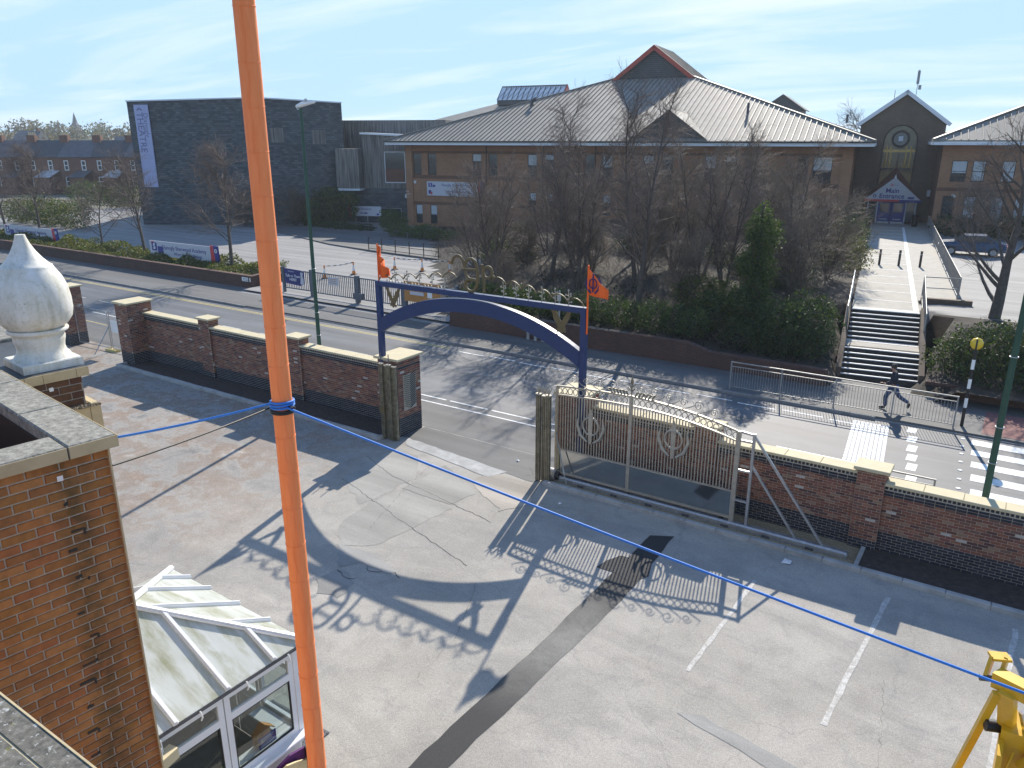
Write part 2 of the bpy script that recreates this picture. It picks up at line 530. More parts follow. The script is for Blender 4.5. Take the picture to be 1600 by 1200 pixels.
def finial_mat():
    m, nt, b = new_mat('white_painted_stone')
    v = coords(nt, world_space=True)
    st = noise(nt, coords(nt, scale=(1, 1, 0.18), world_space=True), 9, 7, 0.7, 0.4)
    base = ramp(nt, st, [(0.34, (0.72, 0.71, 0.67)), (0.55, (0.62, 0.60, 0.52)), (0.72, (0.46, 0.44, 0.35))])
    base = mixrgb(nt, ramp(nt, noise(nt, v, 13, 8, 0.75, 0.5), [(0.52, 0.0), (0.72, 0.75)]), base, (0.36, 0.345, 0.26))
    base = mixrgb(nt, ramp(nt, noise(nt, v, 5, 6, 0.7), [(0.5, 0.0), (0.7, 0.5)]), base, (0.78, 0.78, 0.78))
    base = mixrgb(nt, ramp(nt, noise(nt, v, 48, 3, 0.6), [(0.66, 0.0), (0.72, 0.7)]), base, (0.16, 0.15, 0.12))
    nt.links.new(base, b.inputs['Base Color']); b.inputs['Roughness'].default_value = 0.55
    bump(nt, b, noise(nt, v, 26, 6, 0.7), 0.3, 0.008)
    return m
M['white_stone'] = finial_mat()
M['mark'] = mat('road_marking_white', (0.72, 0.72, 0.70), 0.7, var=0.2, vscale=9, dirt=(0.40, 0.40, 0.40))
M['mark_worn'] = mat('road_marking_worn', (0.55, 0.54, 0.51), 0.8, var=0.3, vscale=9, dirt=(0.37, 0.35, 0.32))
def worn_paint():
    m, nt, b = new_mat('worn_parking_paint')
    v = coords(nt, world_space=True)
    k = ramp(nt, noise(nt, v, 7, 8, 0.8, 0.3), [(0.42, 0.15), (0.56, 1.0)])
    base = mixrgb(nt, k, (0.62, 0.61, 0.58), (0.40, 0.38, 0.345))
    base = mixrgb(nt, 1.0, base, ramp(nt, noise(nt, v, 55, 3, 0.7), [(0.32, 0.7), (0.68, 1.1)]), 'MULTIPLY')
    nt.links.new(base, b.inputs['Base Color']); b.inputs['Roughness'].default_value = 0.85
    return m
M['parking'] = worn_paint()
M['yellow_line'] = mat('road_marking_yellow', (0.55, 0.44, 0.17), 0.8, var=0.25, vscale=9, dirt=(0.3, 0.27, 0.2))
M['brick'] = attr_mat('brick', 0.85, 0.3, 14, 0.5, 70)
def old_brick_mat():
    m = attr_mat('brick_old', 0.85, 0.4, 14, 0.5, 60, stain=(0.12, 0.095, 0.05))
    nt = m.node_tree; b = nt.nodes['Principled BSDF']
    src = b.inputs['Base Color'].links[0].from_socket
    v = coords(nt, world_space=True)
    sp = nt.nodes.new('ShaderNodeSeparateXYZ'); nt.links.new(v, sp.inputs[0])
    wv = noise(nt, coords(nt, scale=(0, 0, 1), world_space=True), 1.6, 4, 0.6)
    ad = nt.nodes.new('ShaderNodeMath'); ad.operation = 'MULTIPLY_ADD'; ad.inputs[1].default_value = 0.35; nt.links.new(wv, ad.inputs[0]); nt.links.new(sp.outputs['Y'], ad.inputs[2])
    d = nt.nodes.new('ShaderNodeMath'); d.operation = 'SUBTRACT'; d.inputs[1].default_value = 2.66; nt.links.new(ad.outputs[0], d.inputs[0])
    a = nt.nodes.new('ShaderNodeMath'); a.operation = 'ABSOLUTE'; nt.links.new(d.outputs[0], a.inputs[0])
    k = ramp(nt, a.outputs[0], [(0.03, 0.85), (0.19, 0.0)])
    br = ramp(nt, noise(nt, v, 9, 6, 0.7), [(0.35, 0.25), (0.65, 1.0)])
    k = mixrgb(nt, 1.0, k, br, 'MULTIPLY')
    out = mixrgb(nt, k, src, (0.055, 0.045, 0.018))
    nt.links.new(out, b.inputs['Base Color'])
    return m
M['brick_old'] = old_brick_mat()
M['mortar'] = mat('mortar', (0.42, 0.38, 0.31), 0.95, var=0.2, vscale=20, bmp=0.4)
M['mortar_dark'] = mat('mortar_dark', (0.30, 0.27, 0.235), 0.95, var=0.25, vscale=20, bmp=0.4)
M['soil'] = mat('soil', (0.055, 0.042, 0.035), 0.95, var=0.4, vscale=8, bmp=1.0, bscale=12)
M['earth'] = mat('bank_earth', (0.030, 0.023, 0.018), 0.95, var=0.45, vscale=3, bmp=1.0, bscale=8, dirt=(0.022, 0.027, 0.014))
M['gravel'] = mat('pea_gravel', (0.30, 0.24, 0.15), 0.9, var=0.6, vscale=45, bmp=1.0, bscale=60)
M['blue_paint'] = mat('navy_paint', (0.005, 0.028, 0.115), 0.45, var=0.12, vscale=8)
M['gold'] = mat('gold_paint', (0.13, 0.094, 0.038), 0.6, 0.0, var=0.15, vscale=10)
M['galv'] = mat('galvanised_steel', (0.42, 0.43, 0.44), 0.45, 0.7, var=0.2, vscale=10, dirt=(0.3, 0.3, 0.3))
M['gate_silver'] = mat('gate_silver', (0.40, 0.37, 0.31), 0.45, 0.45, var=0.2, vscale=8, dirt=(0.42, 0.38, 0.30))
M['gate_gold'] = mat('gate_post_brass', (0.25, 0.225, 0.16), 0.5, 0.5, var=0.35, vscale=7, dirt=(0.10, 0.085, 0.06))
M['steel_sheet'] = mat('polished_steel_sheet', (0.40, 0.42, 0.42), 0.10, 0.95, var=0.06, vscale=2)
M['orange_cloth'] = None
M['orange_flag'] = mat('orange_flag_cloth', (0.85, 0.13, 0.012), 0.75, var=0.06, vscale=8)
M['navy_print'] = mat('navy_print', (0.03, 0.02, 0.12), 0.8, var=0.1)
M['green_pole'] = mat('dark_green_paint', (0.012, 0.065, 0.042), 0.4, var=0.15, vscale=4)
M['grey_steel'] = mat('blue_grey_steel_paint', (0.09, 0.105, 0.13), 0.5, var=0.12, vscale=5)
M['rail_steel'] = mat('railing_steel', (0.28, 0.28, 0.28), 0.5, 0.3, var=0.2, vscale=8)
M['black'] = mat('black_paint', (0.012, 0.012, 0.013), 0.45, var=0.1)
M['white'] = mat('white_paint', (0.78, 0.78, 0.77), 0.45, var=0.05)
M['upvc'] = mat('white_upvc', (0.74, 0.74, 0.75), 0.3, var=0.04, vscale=3)
M['amber'] = mat('amber_globe', (0.75, 0.50, 0.03), 0.25, var=0.05)
M['rope'] = mat('blue_rope', (0.03, 0.19, 0.62), 0.6, var=0.15, vscale=60)
M['cable'] = mat('black_cable', (0.015, 0.015, 0.016), 0.5, var=0.1)
M['yellow_machine'] = mat('yellow_machine_paint', (0.72, 0.42, 0.02), 0.35, var=0.1, vscale=5, dirt=(0.48, 0.28, 0.03))
M['hyd'] = mat('chrome_rod', (0.55, 0.55, 0.55), 0.2, 0.9, var=0.05)
M['roof_metal'] = mat('standing_seam_roof', (0.265, 0.248, 0.218), 0.72, 0.0, var=0.14, vscale=0.6, dirt=(0.215, 0.20, 0.172), spec=0.15)
M['roof_seam'] = mat('roof_seam_metal', (0.15, 0.142, 0.128), 0.6, 0.0, var=0.1)
M['roof_dark'] = mat('dark_slate', (0.05, 0.055, 0.06), 0.6, var=0.25, vscale=4, bmp=0.3)
M['slate_wet'] = mat('house_slate', (0.085, 0.085, 0.095), 0.55, var=0.3, vscale=0.8, bmp=0.3)
M['fascia'] = mat('white_fascia', (0.66, 0.68, 0.72), 0.4, var=0.05, vscale=0.5)
M['red_trim'] = mat('red_barge_board', (0.42, 0.055, 0.03), 0.5, var=0.1)
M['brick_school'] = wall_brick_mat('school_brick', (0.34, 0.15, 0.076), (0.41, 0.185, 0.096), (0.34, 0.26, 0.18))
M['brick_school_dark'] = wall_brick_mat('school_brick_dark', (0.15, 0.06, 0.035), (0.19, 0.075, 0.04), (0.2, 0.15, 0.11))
M['brick_brown'] = wall_brick_mat('tower_brick', (0.12, 0.085, 0.06), (0.16, 0.11, 0.075), (0.15, 0.12, 0.10))
M['brick_retain'] = wall_brick_mat('retaining_wall_brick', (0.085, 0.042, 0.033), (0.125, 0.056, 0.04), (0.12, 0.10, 0.085))
M['brick_house'] = wall_brick_mat('house_brick', (0.17, 0.068, 0.045), (0.22, 0.09, 0.055), (0.2, 0.16, 0.13))
M['pane'] = mat('window_glass_dark', (0.03, 0.038, 0.045), 0.06, var=0.2, vscale=0.8, spec=0.8)
M['pane_olive_reflection'] = mat('window_glass_painted_reflection', (0.075, 0.052, 0.014), 0.10, var=0.8, vscale=0.9, spec=0.8)  # dark glass with mottled olive reflections painted into its colour
M['inside_wood'] = mat('inside_golden_wood', (0.62, 0.40, 0.12), 0.5, var=0.2, vscale=3)
M['porch_red'] = mat('porch_roof_red_brown', (0.13, 0.04, 0.032), 0.6, var=0.2, vscale=2)
M['blind'] = mat('window_blind', (0.48, 0.50, 0.52), 0.6, var=0.1, vscale=2)
M['frame_dark'] = mat('window_frame_brown', (0.035, 0.024, 0.02), 0.5, var=0.1)
M['sign_grey'] = mat('sign_pale_grey', (0.50, 0.50, 0.55), 0.45, var=0.04)
M['sign_blue'] = mat('sign_print_blue', (0.03, 0.035, 0.22), 0.5, var=0.05)
M['sign_red'] = mat('sign_print_red', (0.55, 0.05, 0.06), 0.5, var=0.05)
M['sign_navy'] = mat('banner_navy', (0.02, 0.025, 0.15), 0.6, var=0.08)
M['banner_lilac'] = mat('banner_lilac', (0.40, 0.42, 0.62), 0.6, var=0.06, vscale=2)
M['banner_dark'] = mat('banner_lettering', (0.16, 0.17, 0.32), 0.6, var=0.05)
M['board_orange'] = mat('orange_board', (0.42, 0.19, 0.05), 0.6, var=0.15)
M['cone_orange'] = mat('cone_orange', (0.70, 0.22, 0.03), 0.5, var=0.08)
M['door_blue'] = mat('door_blue', (0.02, 0.03, 0.20), 0.4, var=0.06)
M['chain_red'] = mat('barrier_red', (0.35, 0.05, 0.03), 0.6, var=0.08)
M['wood_board'] = mat('pale_plywood', (0.60, 0.47, 0.26), 0.6, var=0.12, vscale=8)
M['purple'] = mat('purple_cloth', (0.10, 0.018, 0.13), 0.7, var=0.1)
M['car_blue'] = mat('car_paint_blue', (0.012, 0.05, 0.12), 0.25, var=0.05)
M['tyre'] = mat('tyre_rubber', (0.02, 0.02, 0.02), 0.8, var=0.1)
M['bark'] = mat('grey_brown_bark', (0.095, 0.078, 0.066), 0.9, var=0.35, vscale=6, bmp=0.6, bscale=25)
M['twig'] = mat('brown_twig', (0.150, 0.112, 0.092), 0.8, var=0.35, vscale=0.7)
M['twig_pale'] = mat('pale_twig', (0.17, 0.13, 0.10), 0.75, var=0.35, vscale=0.7)
def leaf_mat():
    m = attr_mat('leaf', 0.5, 0.3, 4, 0, spec=0.35)
    nt = m.node_tree; b = nt.nodes['Principled BSDF']
    src = b.inputs['Base Color'].links[0].from_socket
    tl = nt.nodes.new('ShaderNodeBsdfTranslucent')
    nt.links.new(mixrgb(nt, 1.0, src, (1.25, 1.2, 0.55), 'MULTIPLY'), tl.inputs[0])
    mx = nt.nodes.new('ShaderNodeMixShader'); mx.inputs[0].default_value = 0.38
    nt.links.new(b.outputs[0], mx.inputs[1]); nt.links.new(tl.outputs[0], mx.inputs[2])
    nt.links.new(mx.outputs[0], nt.nodes['Material Output'].inputs[0])
    return m
M['leaf'] = leaf_mat()
M['jacket'] = mat('dark_navy_jacket', (0.012, 0.016, 0.028), 0.8, var=0.2, vscale=10)
M['jeans'] = mat('blue_jeans', (0.035, 0.06, 0.13), 0.85, var=0.2, vscale=14)
M['skin'] = mat('skin', (0.36, 0.20, 0.14), 0.55, var=0.08, vscale=10)
M['hair'] = mat('dark_hair', (0.02, 0.014, 0.01), 0.7, var=0.2, vscale=30)
M['shoe'] = mat('dark_shoe', (0.015, 0.014, 0.014), 0.6, var=0.1)
M['tactile'] = mat('red_tactile_paving', (0.20, 0.085, 0.075), 0.85, var=0.2, vscale=5)
M['bin'] = mat('black_plastic', (0.014, 0.014, 0.016), 0.4, var=0.1)
M['interior'] = mat('interior_floor', (0.15, 0.15, 0.15), 0.7, var=0.2)
M['litter'] = mat('litter_paper', (0.7, 0.7, 0.7), 0.7, var=0.1)

def cladding(name, c, sx, sz, mode):
    """far cladding: rough stone courses (mode stone) or upright boards (mode board)"""
    m, nt, b = new_mat(name)
    t = nt.nodes.new('ShaderNodeTexCoord')
    sp = nt.nodes.new('ShaderNodeSeparateXYZ'); nt.links.new(t.outputs['Object'], sp.inputs[0])
    ad = nt.nodes.new('ShaderNodeMath'); ad.operation = 'ADD'
    nt.links.new(sp.outputs['X'], ad.inputs[0]); nt.links.new(sp.outputs['Y'], ad.inputs[1])
    cb = nt.nodes.new('ShaderNodeCombineXYZ')
    nt.links.new(ad.outputs[0], cb.inputs[0]); nt.links.new(sp.outputs['Z'], cb.inputs[1])
    mp = nt.nodes.new('ShaderNodeMapping'); mp.inputs['Scale'].default_value = (sx, sz, 1)
    nt.links.new(cb.outputs[0], mp.inputs[0])
    n1 = noise(nt, mp.outputs[0], 1.0, 3, 0.7)
    n2 = noise(nt, t.outputs['Object'], 0.25, 6, 0.6)
    lo = tuple(x * 0.45 for x in c); hi = tuple(x * 1.6 for x in c)
    base = ramp(nt, n1, [(0.36, lo), (0.5, c), (0.64, hi)])
    base = mixrgb(nt, 1.0, base, ramp(nt, n2, [(0.3, 0.8), (0.7, 1.1)]), 'MULTIPLY')
    nt.links.new(base, b.inputs['Base Color'])
    b.inputs['Roughness'].default_value = 0.6 if mode == 'stone' else 0.8
    bump(nt, b, n1, 0.6, 0.03)
    return m
M['stone_dark'] = wall_brick_mat('dark_stone_cladding', (0.046, 0.058, 0.070), (0.125, 0.142, 0.158), (0.036, 0.044, 0.052), 3.2, 0.65)
M['timber_grey'] = cladding('weathered_timber_cladding', (0.16, 0.15, 0.14), 7.0, 0.25, 'board')
def orange_mat():
    m, nt, b = new_mat('orange_pole_cloth')
    v = coords(nt, scale=(1, 1, 0.12), world_space=True)
    n = noise(nt, v, 26, 4, 0.6)
    base = ramp(nt, n, [(0.3, (0.88, 0.235, 0.07)), (0.7, (0.95, 0.295, 0.105))])
    nt.links.new(base, b.inputs['Base Color'])
    b.inputs['Roughness'].default_value = 0.7
    b.inputs['Subsurface Weight'].default_value = 0.0
    bump(nt, b, noise(nt, v, 20, 3, 0.5), 0.5, 0.012)
    return m
M['orange_cloth'] = orange_mat()
def poly_mat():
    """milky twin-wall roof sheet with green algae streaks running down"""
    m, nt, b = new_mat('milky_roof_sheet')
    v = coords(nt, world_space=True)
    n = noise(nt, coords(nt, scale=(1.0, 6, 1), world_space=True), 1.2, 6, 0.65)
    base = ramp(nt, n, [(0.35, (0.80, 0.82, 0.80)), (0.7, (0.70, 0.72, 0.66))])
    n2 = noise(nt, coords(nt, scale=(0.9, 3.0, 1), world_space=True), 1.3, 8, 0.65, 0.3)
    base = mixrgb(nt, ramp(nt, n2, [(0.46, 0.0), (0.72, 0.85)]), base, (0.36, 0.36, 0.17))
    nt.links.new(base, b.inputs['Base Color'])
    b.inputs['Roughness'].default_value = 0.28
    tl = nt.nodes.new('ShaderNodeBsdfTranslucent'); nt.links.new(base, tl.inputs[0])
    mx = nt.nodes.new('ShaderNodeMixShader'); mx.inputs[0].default_value = 0.42
    nt.links.new(b.outputs[0], mx.inputs[1]); nt.links.new(tl.outputs[0], mx.inputs[2])
    nt.links.new(mx.outputs[0], nt.nodes['Material Output'].inputs[0])
    return m
M['poly'] = poly_mat()
def glass_mat():
    m = bpy.data.materials.new('clear_window_glass'); m.use_nodes = True
    nt = m.node_tree; nt.nodes.clear()
    o = nt.nodes.new('ShaderNodeOutputMaterial'); mx = nt.nodes.new('ShaderNodeMixShader')
    tr = nt.nodes.new('ShaderNodeBsdfTransparent'); gl = nt.nodes.new('ShaderNodeBsdfGlossy')
    tr.inputs[0].default_value = (0.82, 0.86, 0.86, 1); gl.inputs['Roughness'].default_value = 0.02
    mx.inputs[0].default_value = 0.09
    nt.links.new(tr.outputs[0], mx.inputs[1]); nt.links.new(gl.outputs[0], mx.inputs[2])
    nt.links.new(mx.outputs[0], o.inputs[0])
    return m
M['glass'] = glass_mat()

# ------------------------------------------------------------------ ground, road, pavements
PHI = R(8.5)
R0 = (-14.3, 76.4)
E1 = (math.cos(PHI), math.sin(PHI)); E2 = (-math.sin(PHI), math.cos(PHI))
def S(a, b, z=0.0):
    """school axes: a along its front, b away from the road"""
    return (R0[0] + a * E1[0] + b * E2[0], R0[1] + a * E1[1] + b * E2[1], z)

def sheet(name, pts, z, m, parent=None):
    return MB().add([(x, y, z) for x, y in pts], [tuple(range(len(pts)))]).build(name, m, parent)

M['ground'] = mat('rough_ground', (0.13, 0.125, 0.10), 0.95, var=0.3, vscale=0.02, bmp=0)
structure(sheet('ground', [(-1300, -300), (1300, -300), (1300, 1300), (-1300, 1300)], -0.35, M['ground']))

yard = structure(sheet('yard', [(-62, -14), (16, -14), (16, 20.1), (-62, 20.1)], 0.0, M['yard']))
road = structure(sheet('road', [(-220, 22.42), (60, 22.42), (60, 30.2), (-220, 30.2)], -0.10, M['road']))
npave = structure(MB().box(-90, 16, 20.1, 22.3, -0.2, 0.002).build('pavement', M['pave']))
fpave = structure(MB().box(-220, 40, 30.33, 34.6, -0.2, 0.004).build('pavement', M['pave']))
entry = structure(MB().box(-44.6, -26.3, 33.0, 40.0, -0.2, 0.008).build('driveway', M['carpark']))

def kerb_run(parent, x0, x1, y0, y1, z1, L=0.915, skip=None, low=None):
    st = MB().cbox(0.003, L - 0.003, 0, y1 - y0, -0.2, z1, 0.02).mesh('kerb_stone', M['road_kerb'])
    dr = MB().cbox(0.003, L - 0.003, 0, y1 - y0, -0.2, -0.06, 0.015).mesh('kerb_stone', M['road_kerb'])
    x = x0
    while x < x1:
        d = low is not None and low(x)
        inst('kerb_stone', dr if d else st, parent, (x, y0 + random.uniform(-.006, .006), random.uniform(-.004, .004)))
        x += L
kerb_run(npave, -52, 6, 22.3, 22.42, 0.015, low=lambda x: -21 < x < -11.5 or -46 < x < -37)
kerb_run(fpave, -86, 6, 30.2, 30.33, 0.018, low=lambda x: -41 < x < -29 or x > -4.0)

# yard patches, trench, parking lines, a few open cracks
def patch(name, pts, z, m, par=yard):
    return sheet(name, pts, z, m, par)
def rag(pts, amp=0.05, step=0.35):
    out = []
    for i in range(len(pts)):
        a = Vector(pts[i]); b = Vector(pts[(i + 1) % len(pts)]); n = max(1, int((b - a).length / step))
        for k in range(n):
            p = a.lerp(b, k / n); out.append((p.x + random.uniform(-amp, amp), p.y + random.uniform(-amp, amp)))
    return out
patch('trench_patch', rag([(-6.98, 17.15), (-7.0, 14.9), (-7.02, 11.6), (-7.15, 7.3), (-7.1, 2.0), (-6.55, 2.0), (-6.6, 7.6), (-6.42, 11.0), (-6.3, 14.4), (-6.45, 17.45)], 0.025), 0.006, M['trench'])
patch('dark_patch', rag([(-7.45, 15.0), (-7.2, 15.75), (-6.4, 15.9), (-6.2, 15.3), (-6.5, 14.8)], 0.06), 0.009, M['trench'])
patch('tarmac_patch', rag([(-3.85, 11.3), (-3.5, 11.45), (-1.7, 11.2), (0.2, 10.9), (0.2, 10.6), (-1.9, 10.85)], 0.04), 0.006, M['patch2'])
patch('apron_patch', rag([(-17.1, 20.05), (-17.2, 18.9), (-11.3, 18.2), (-10.9, 20.05)], 0.03), 0.006, M['pave'])
patch('concrete_ramp', rag([(-17.0, 18.9), (-16.6, 18.35), (-12.7, 17.75), (-12.4, 18.4)], 0.03), 0.011, M['kerb'])
patch('screed_patch', rag([(-14.38, 15.68), (-14.37, 17.77), (-12.33, 16.61), (-12.53, 15.64)], 0.03, .25), 0.006, M['patch3'])
patch('screed_patch', rag([(-14.29, 13.01), (-14.52, 14.4), (-14.31, 15.6), (-12.33, 15.5), (-12.68, 12.71), (-13.45, 12.19)], 0.05, .25), 0.005, M['patch3'])
patch('broken_screed', rag([(-13.0, 17.51), (-12.63, 18.14), (-11.11, 18.21), (-10.66, 16.8), (-11.05, 16.07), (-12.3, 16.75)], 0.10, .22), 0.008, M['patch4'])
patch('dark_patch', rag([(-12.7, 11.46), (-13.53, 12.27), (-12.59, 12.38), (-11.39, 12.09), (-11.44, 11.83), (-12.36, 11.92)], 0.04, .2), 0.009, M['patch2'])
patch('dark_patch', rag([(-12.63, 11.39), (-12.27, 11.39), (-11.87, 11.1), (-11.72, 10.51), (-12.3, 10.4), (-12.8, 10.8)], 0.05, .2), 0.007, M['patch2'])
patch('screed_patch', rag([(-16.6, 18.15), (-15.4, 17.7), (-14.5, 16.4), (-14.6, 14.2), (-16.4, 15.2)], 0.08, .25), 0.004, M['patch3'])
for (xa, ya), (xb, yb), w in [((-4.02, 16.5), (-4.16, 12.5), .085), ((-1.27, 17.5), (-1.58, 12.45), .10), ((1.2, 17.7), (0.95, 12.6), .10), ((-6.62, 13.6), (-6.7, 12.9), .03)]:
    n = 14
    L = [(xa + (xb - xa) * i / n - w / 2 + random.uniform(-.02, .012), ya + (yb - ya) * i / n) for i in range(n + 1)]
    Rr = [(xa + (xb - xa) * i / n + w / 2 + random.uniform(-.012, .02), ya + (yb - ya) * i / n) for i in range(n, -1, -1)]
    patch('parking_line', L + Rr, 0.005, M['parking'])
def crack(pts, w=0.02):
    out = []
    P = [Vector(p) for p in pts]; path = []
    for i in range(len(P) - 1):
        n = max(2, int((P[i + 1] - P[i]).length / 0.12))
        for k in range(n):
            p = P[i].lerp(P[i + 1], k / n); path.append((p.x + random.uniform(-.03, .03), p.y + random.uniform(-.03, .03)))
    L = [(x, y - random.uniform(.3, 1) * w) for x, y in path]; Rr = [(x, y + random.uniform(.3, 1) * w) for x, y in reversed(path)]
    return L + Rr
for pts, w in [([(-12.4, 12.2), (-12.0, 11.7), (-11.4, 12.0), (-11.0, 11.8)], .02), ([(-12.6, 11.3), (-12.1, 11.2), (-11.9, 11.45)], .022), ([(-17, 16.9), (-15.3, 16.2), (-13.6, 15.9), (-10.8, 15.4)], .012),
               ([(-16.4, 15.2), (-13.0, 14.1), (-10, 13.2)], .012), ([(-14.9, 17.9), (-14.2, 15.4), (-13.4, 13.2)], .012), ([(-0.3, 10), (-0.6, 12), (-0.9, 14.6)], .01), ([(-14.8, 18.6), (-13.3, 18.0), (-12.6, 17.7)], .04),
               ([(-12.0, 19.1), (-11.6, 18.7), (-11.9, 18.3)], .03), ([(-9.5, 12.8), (-8.6, 10.8), (-8.4, 8.5)], .01)]:
    c = crack(pts, w)
    n = len(c) // 2
    mb = MB()
    for i in range(n - 1):
        mb.quad((c[i][0], c[i][1], 0.007), (c[i + 1][0], c[i + 1][1], 0.007), (c[2 * n - 2 - i][0], c[2 * n - 2 - i][1], 0.007), (c[2 * n - 1 - i][0], c[2 * n - 1 - i][1], 0.007))
    mb.build('crack', M['patch'], yard)

# markings on the road
ZM = -0.094
def mark(name, x0, x1, y0, y1, m='mark', sk=0.0):
    MB().add([(x0, y0, ZM), (x1, y0, ZM), (x1 + sk, y1, ZM), (x0 + sk, y1, ZM)], [(0, 1, 2, 3)]).build(name, M[m], road)
for y0, y1 in [(22.8, 23.35), (23.62, 24.2), (24.82, 25.33), (26.01, 26.57), (27.2, 27.73), (28.35, 28.87), (29.4, 29.95)]:
    mark('zebra_stripe', -0.26 - (y0 - 26.5) * .06, 3.1, y0, y1)
for y0, y1 in [(23.2, 23.75), (24.05, 24.6), (24.92, 25.45), (25.83, 26.46), (26.69, 27.3), (27.55, 28.2), (28.5, 29.15), (29.5, 30.05)]:
    c = -1.83 - (y0 - 25.4) * .12
    mark('give_way_square', c - .15, c + .15, y0, y1)
for k in range(9):
    y = 23.6 + k * .78
    MB().cyl(-0.52 - (y - 26) * .05, y, ZM - .004, ZM + .012, .07, 8).build('road_stud', M['mark'], road)
# ribbed white panel in front of the crossing: separate little slabs
slab_me = MB().cbox(0.012, 0.128, 0.012, 0.268, -0.005, 0.006, 0.004).mesh('white_slab', M['mark'])
for i in range(9):
    for j in range(16):
        y = 25.3 + j * .28
        inst('white_slab', slab_me, road, (-3.95 + i * .14 - (y - 26) * .105, y, ZM))
for k in range(26):                                   # far zigzag and edge lines
    x = -22.6 + k * 1.75
    if x < -4.4:
        mark('white_line', x, x + 1.5, 29.28 + (.10 if k % 2 else 0) , 29.37 + (.10 if k % 2 else 0))
for k in range(8):
    x = -20.4 + k * 2.05
    if x < -6:
        mark('white_line', x, x + 1.85, 23.05, 23.14)
for k in range(20):
    x = -66 + k * 3.2
    if x < -24:
        mark('white_line', x, x + 1.6, 26.3, 26.38, 'mark_worn')
mark('white_line', -29.8, -25.0, 25.1, 25.18); mark('white_line', -47, -40.5, 24.2, 24.3)
mark('yellow_line', -75, -23.4, 29.62, 29.70, 'yellow_line'); mark('yellow_line', -75, -23.4, 29.42, 29.50, 'yellow_line')
mark('yellow_line', -75, -36, 22.72, 22.8, 'yellow_line')
mark('white_line', -21, -8, 22.52, 22.6)
MB().cyl(-35.4, 29.0, ZM - .004, ZM + .003, .36, 16).build('manhole_cover', M['patch'], road)
MB().cyl(-15.8, 26.0, ZM - .004, ZM + .003, .30, 16).build('manhole_cover', M['patch'], road)
MB().box(-0.2, 3.5, 30.5, 33.2, 0.004, 0.010).build('tactile_paving', M['tactile'], fpave)

# ------------------------------------------------------------------ terrain beyond the far pavement
def sstep(t):
    t = max(0.0, min(1.0, t)); return t * t * (3 - 2 * t)
def bank_edge(Y):
    pts = [(33.4, -26.4), (36, -29.5), (43.3, -34.9), (51, -43), (58, -49), (66, -54), (75, -62)]
    for (ya, xa), (yb, xb) in zip(pts, pts[1:]):
        if Y <= yb:
            return xa + (xb - xa) * (Y - ya) / (yb - ya)
    return pts[-1][1]
def walk_x(Y, s):
    """edges of the entrance walk; s = -1 left, +1 right"""
    return -4.35 - (Y - 35.4) * 0.1495 + s * 1.6
def gz(X, Y):
    if X > walk_x(Y, -1) - 0.35 and X < walk_x(Y, 1) + 0.35:
        return -0.1 if Y < 41.2 else 1.98
    if X > -12.2 and X < walk_x(Y, -1) and Y < 36:
        return .66 + 1.3 * sstep((Y - 34.2) / 6)
    if X >= walk_x(Y, 1):
        return 0.55 + 1.5 * sstep((Y - 34.5) / 5.0)
    t = 0.95 + 1.1 * sstep((Y - 34.0) / 9.0)
    w = 0.8 + max(0, Y - 33.4) * 0.55
    left = 0.12 + 0.25 * sstep((Y - 40) / 25)
    return left + (t - left) * sstep((X - bank_edge(Y)) / w)
def terrain():
    xs = np.arange(-112, 18.1, 0.9); ys = np.concatenate([np.arange(33.42, 48, 0.55), np.arange(48, 108, 1.2)])
    groups = {'car_park': ([], M['carpark']), 'garden_bank': ([], M['earth']), 'upper_car_park': ([], M['carpark'])}
    V = []
    for y in ys:
        for x in xs:
            z = gz(x, y)
            n = 0.05 * math.sin(x * 2.1 + y) * math.cos(y * 1.7 - x * .6)
            V.append((x, y, z + (n if bank_edge(y) + 1 < x < walk_x(y, -1) - .8 else 0)))
    nx = len(xs)
    for j in range(len(ys) - 1):
        for i in range(nx - 1):
            x = xs[i] + .45; y = ys[j]
            if x < -44.6 and y < 38.4:
                continue
            f = (j * nx + i, j * nx + i + 1, (j + 1) * nx + i + 1, (j + 1) * nx + i)
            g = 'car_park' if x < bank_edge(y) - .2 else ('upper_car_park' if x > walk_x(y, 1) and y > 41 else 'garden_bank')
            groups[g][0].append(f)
    for g, (F, m) in groups.items():
        me = np_mesh(g, V, F, m, smooth=True)
        bm = bmesh.new(); bm.from_mesh(me)
        bmesh.ops.delete(bm, geom=[v for v in bm.verts if not v.link_faces], context='VERTS')
        bm.to_mesh(me); bm.free()
        structure(link(bpy.data.objects.new(g, me)))
terrain()
# footway island with kerb in front of the school, left of the bank
isl = structure(MB().prism([(-76, 58.5), (-62.5, 54.6), (-56, 52.5), (-49.5, 51.4), (-41, 50.6), (-43.5, 58), (-53, 66), (-70, 70)], 0.2, 0.36, axis='z').build('footway', M['pave']))
# planting strip soil on the left
structure(MB().box(-112, -44.95, 34.72, 38.2, 0.0, 0.62).build('planting_bed', M['earth']))

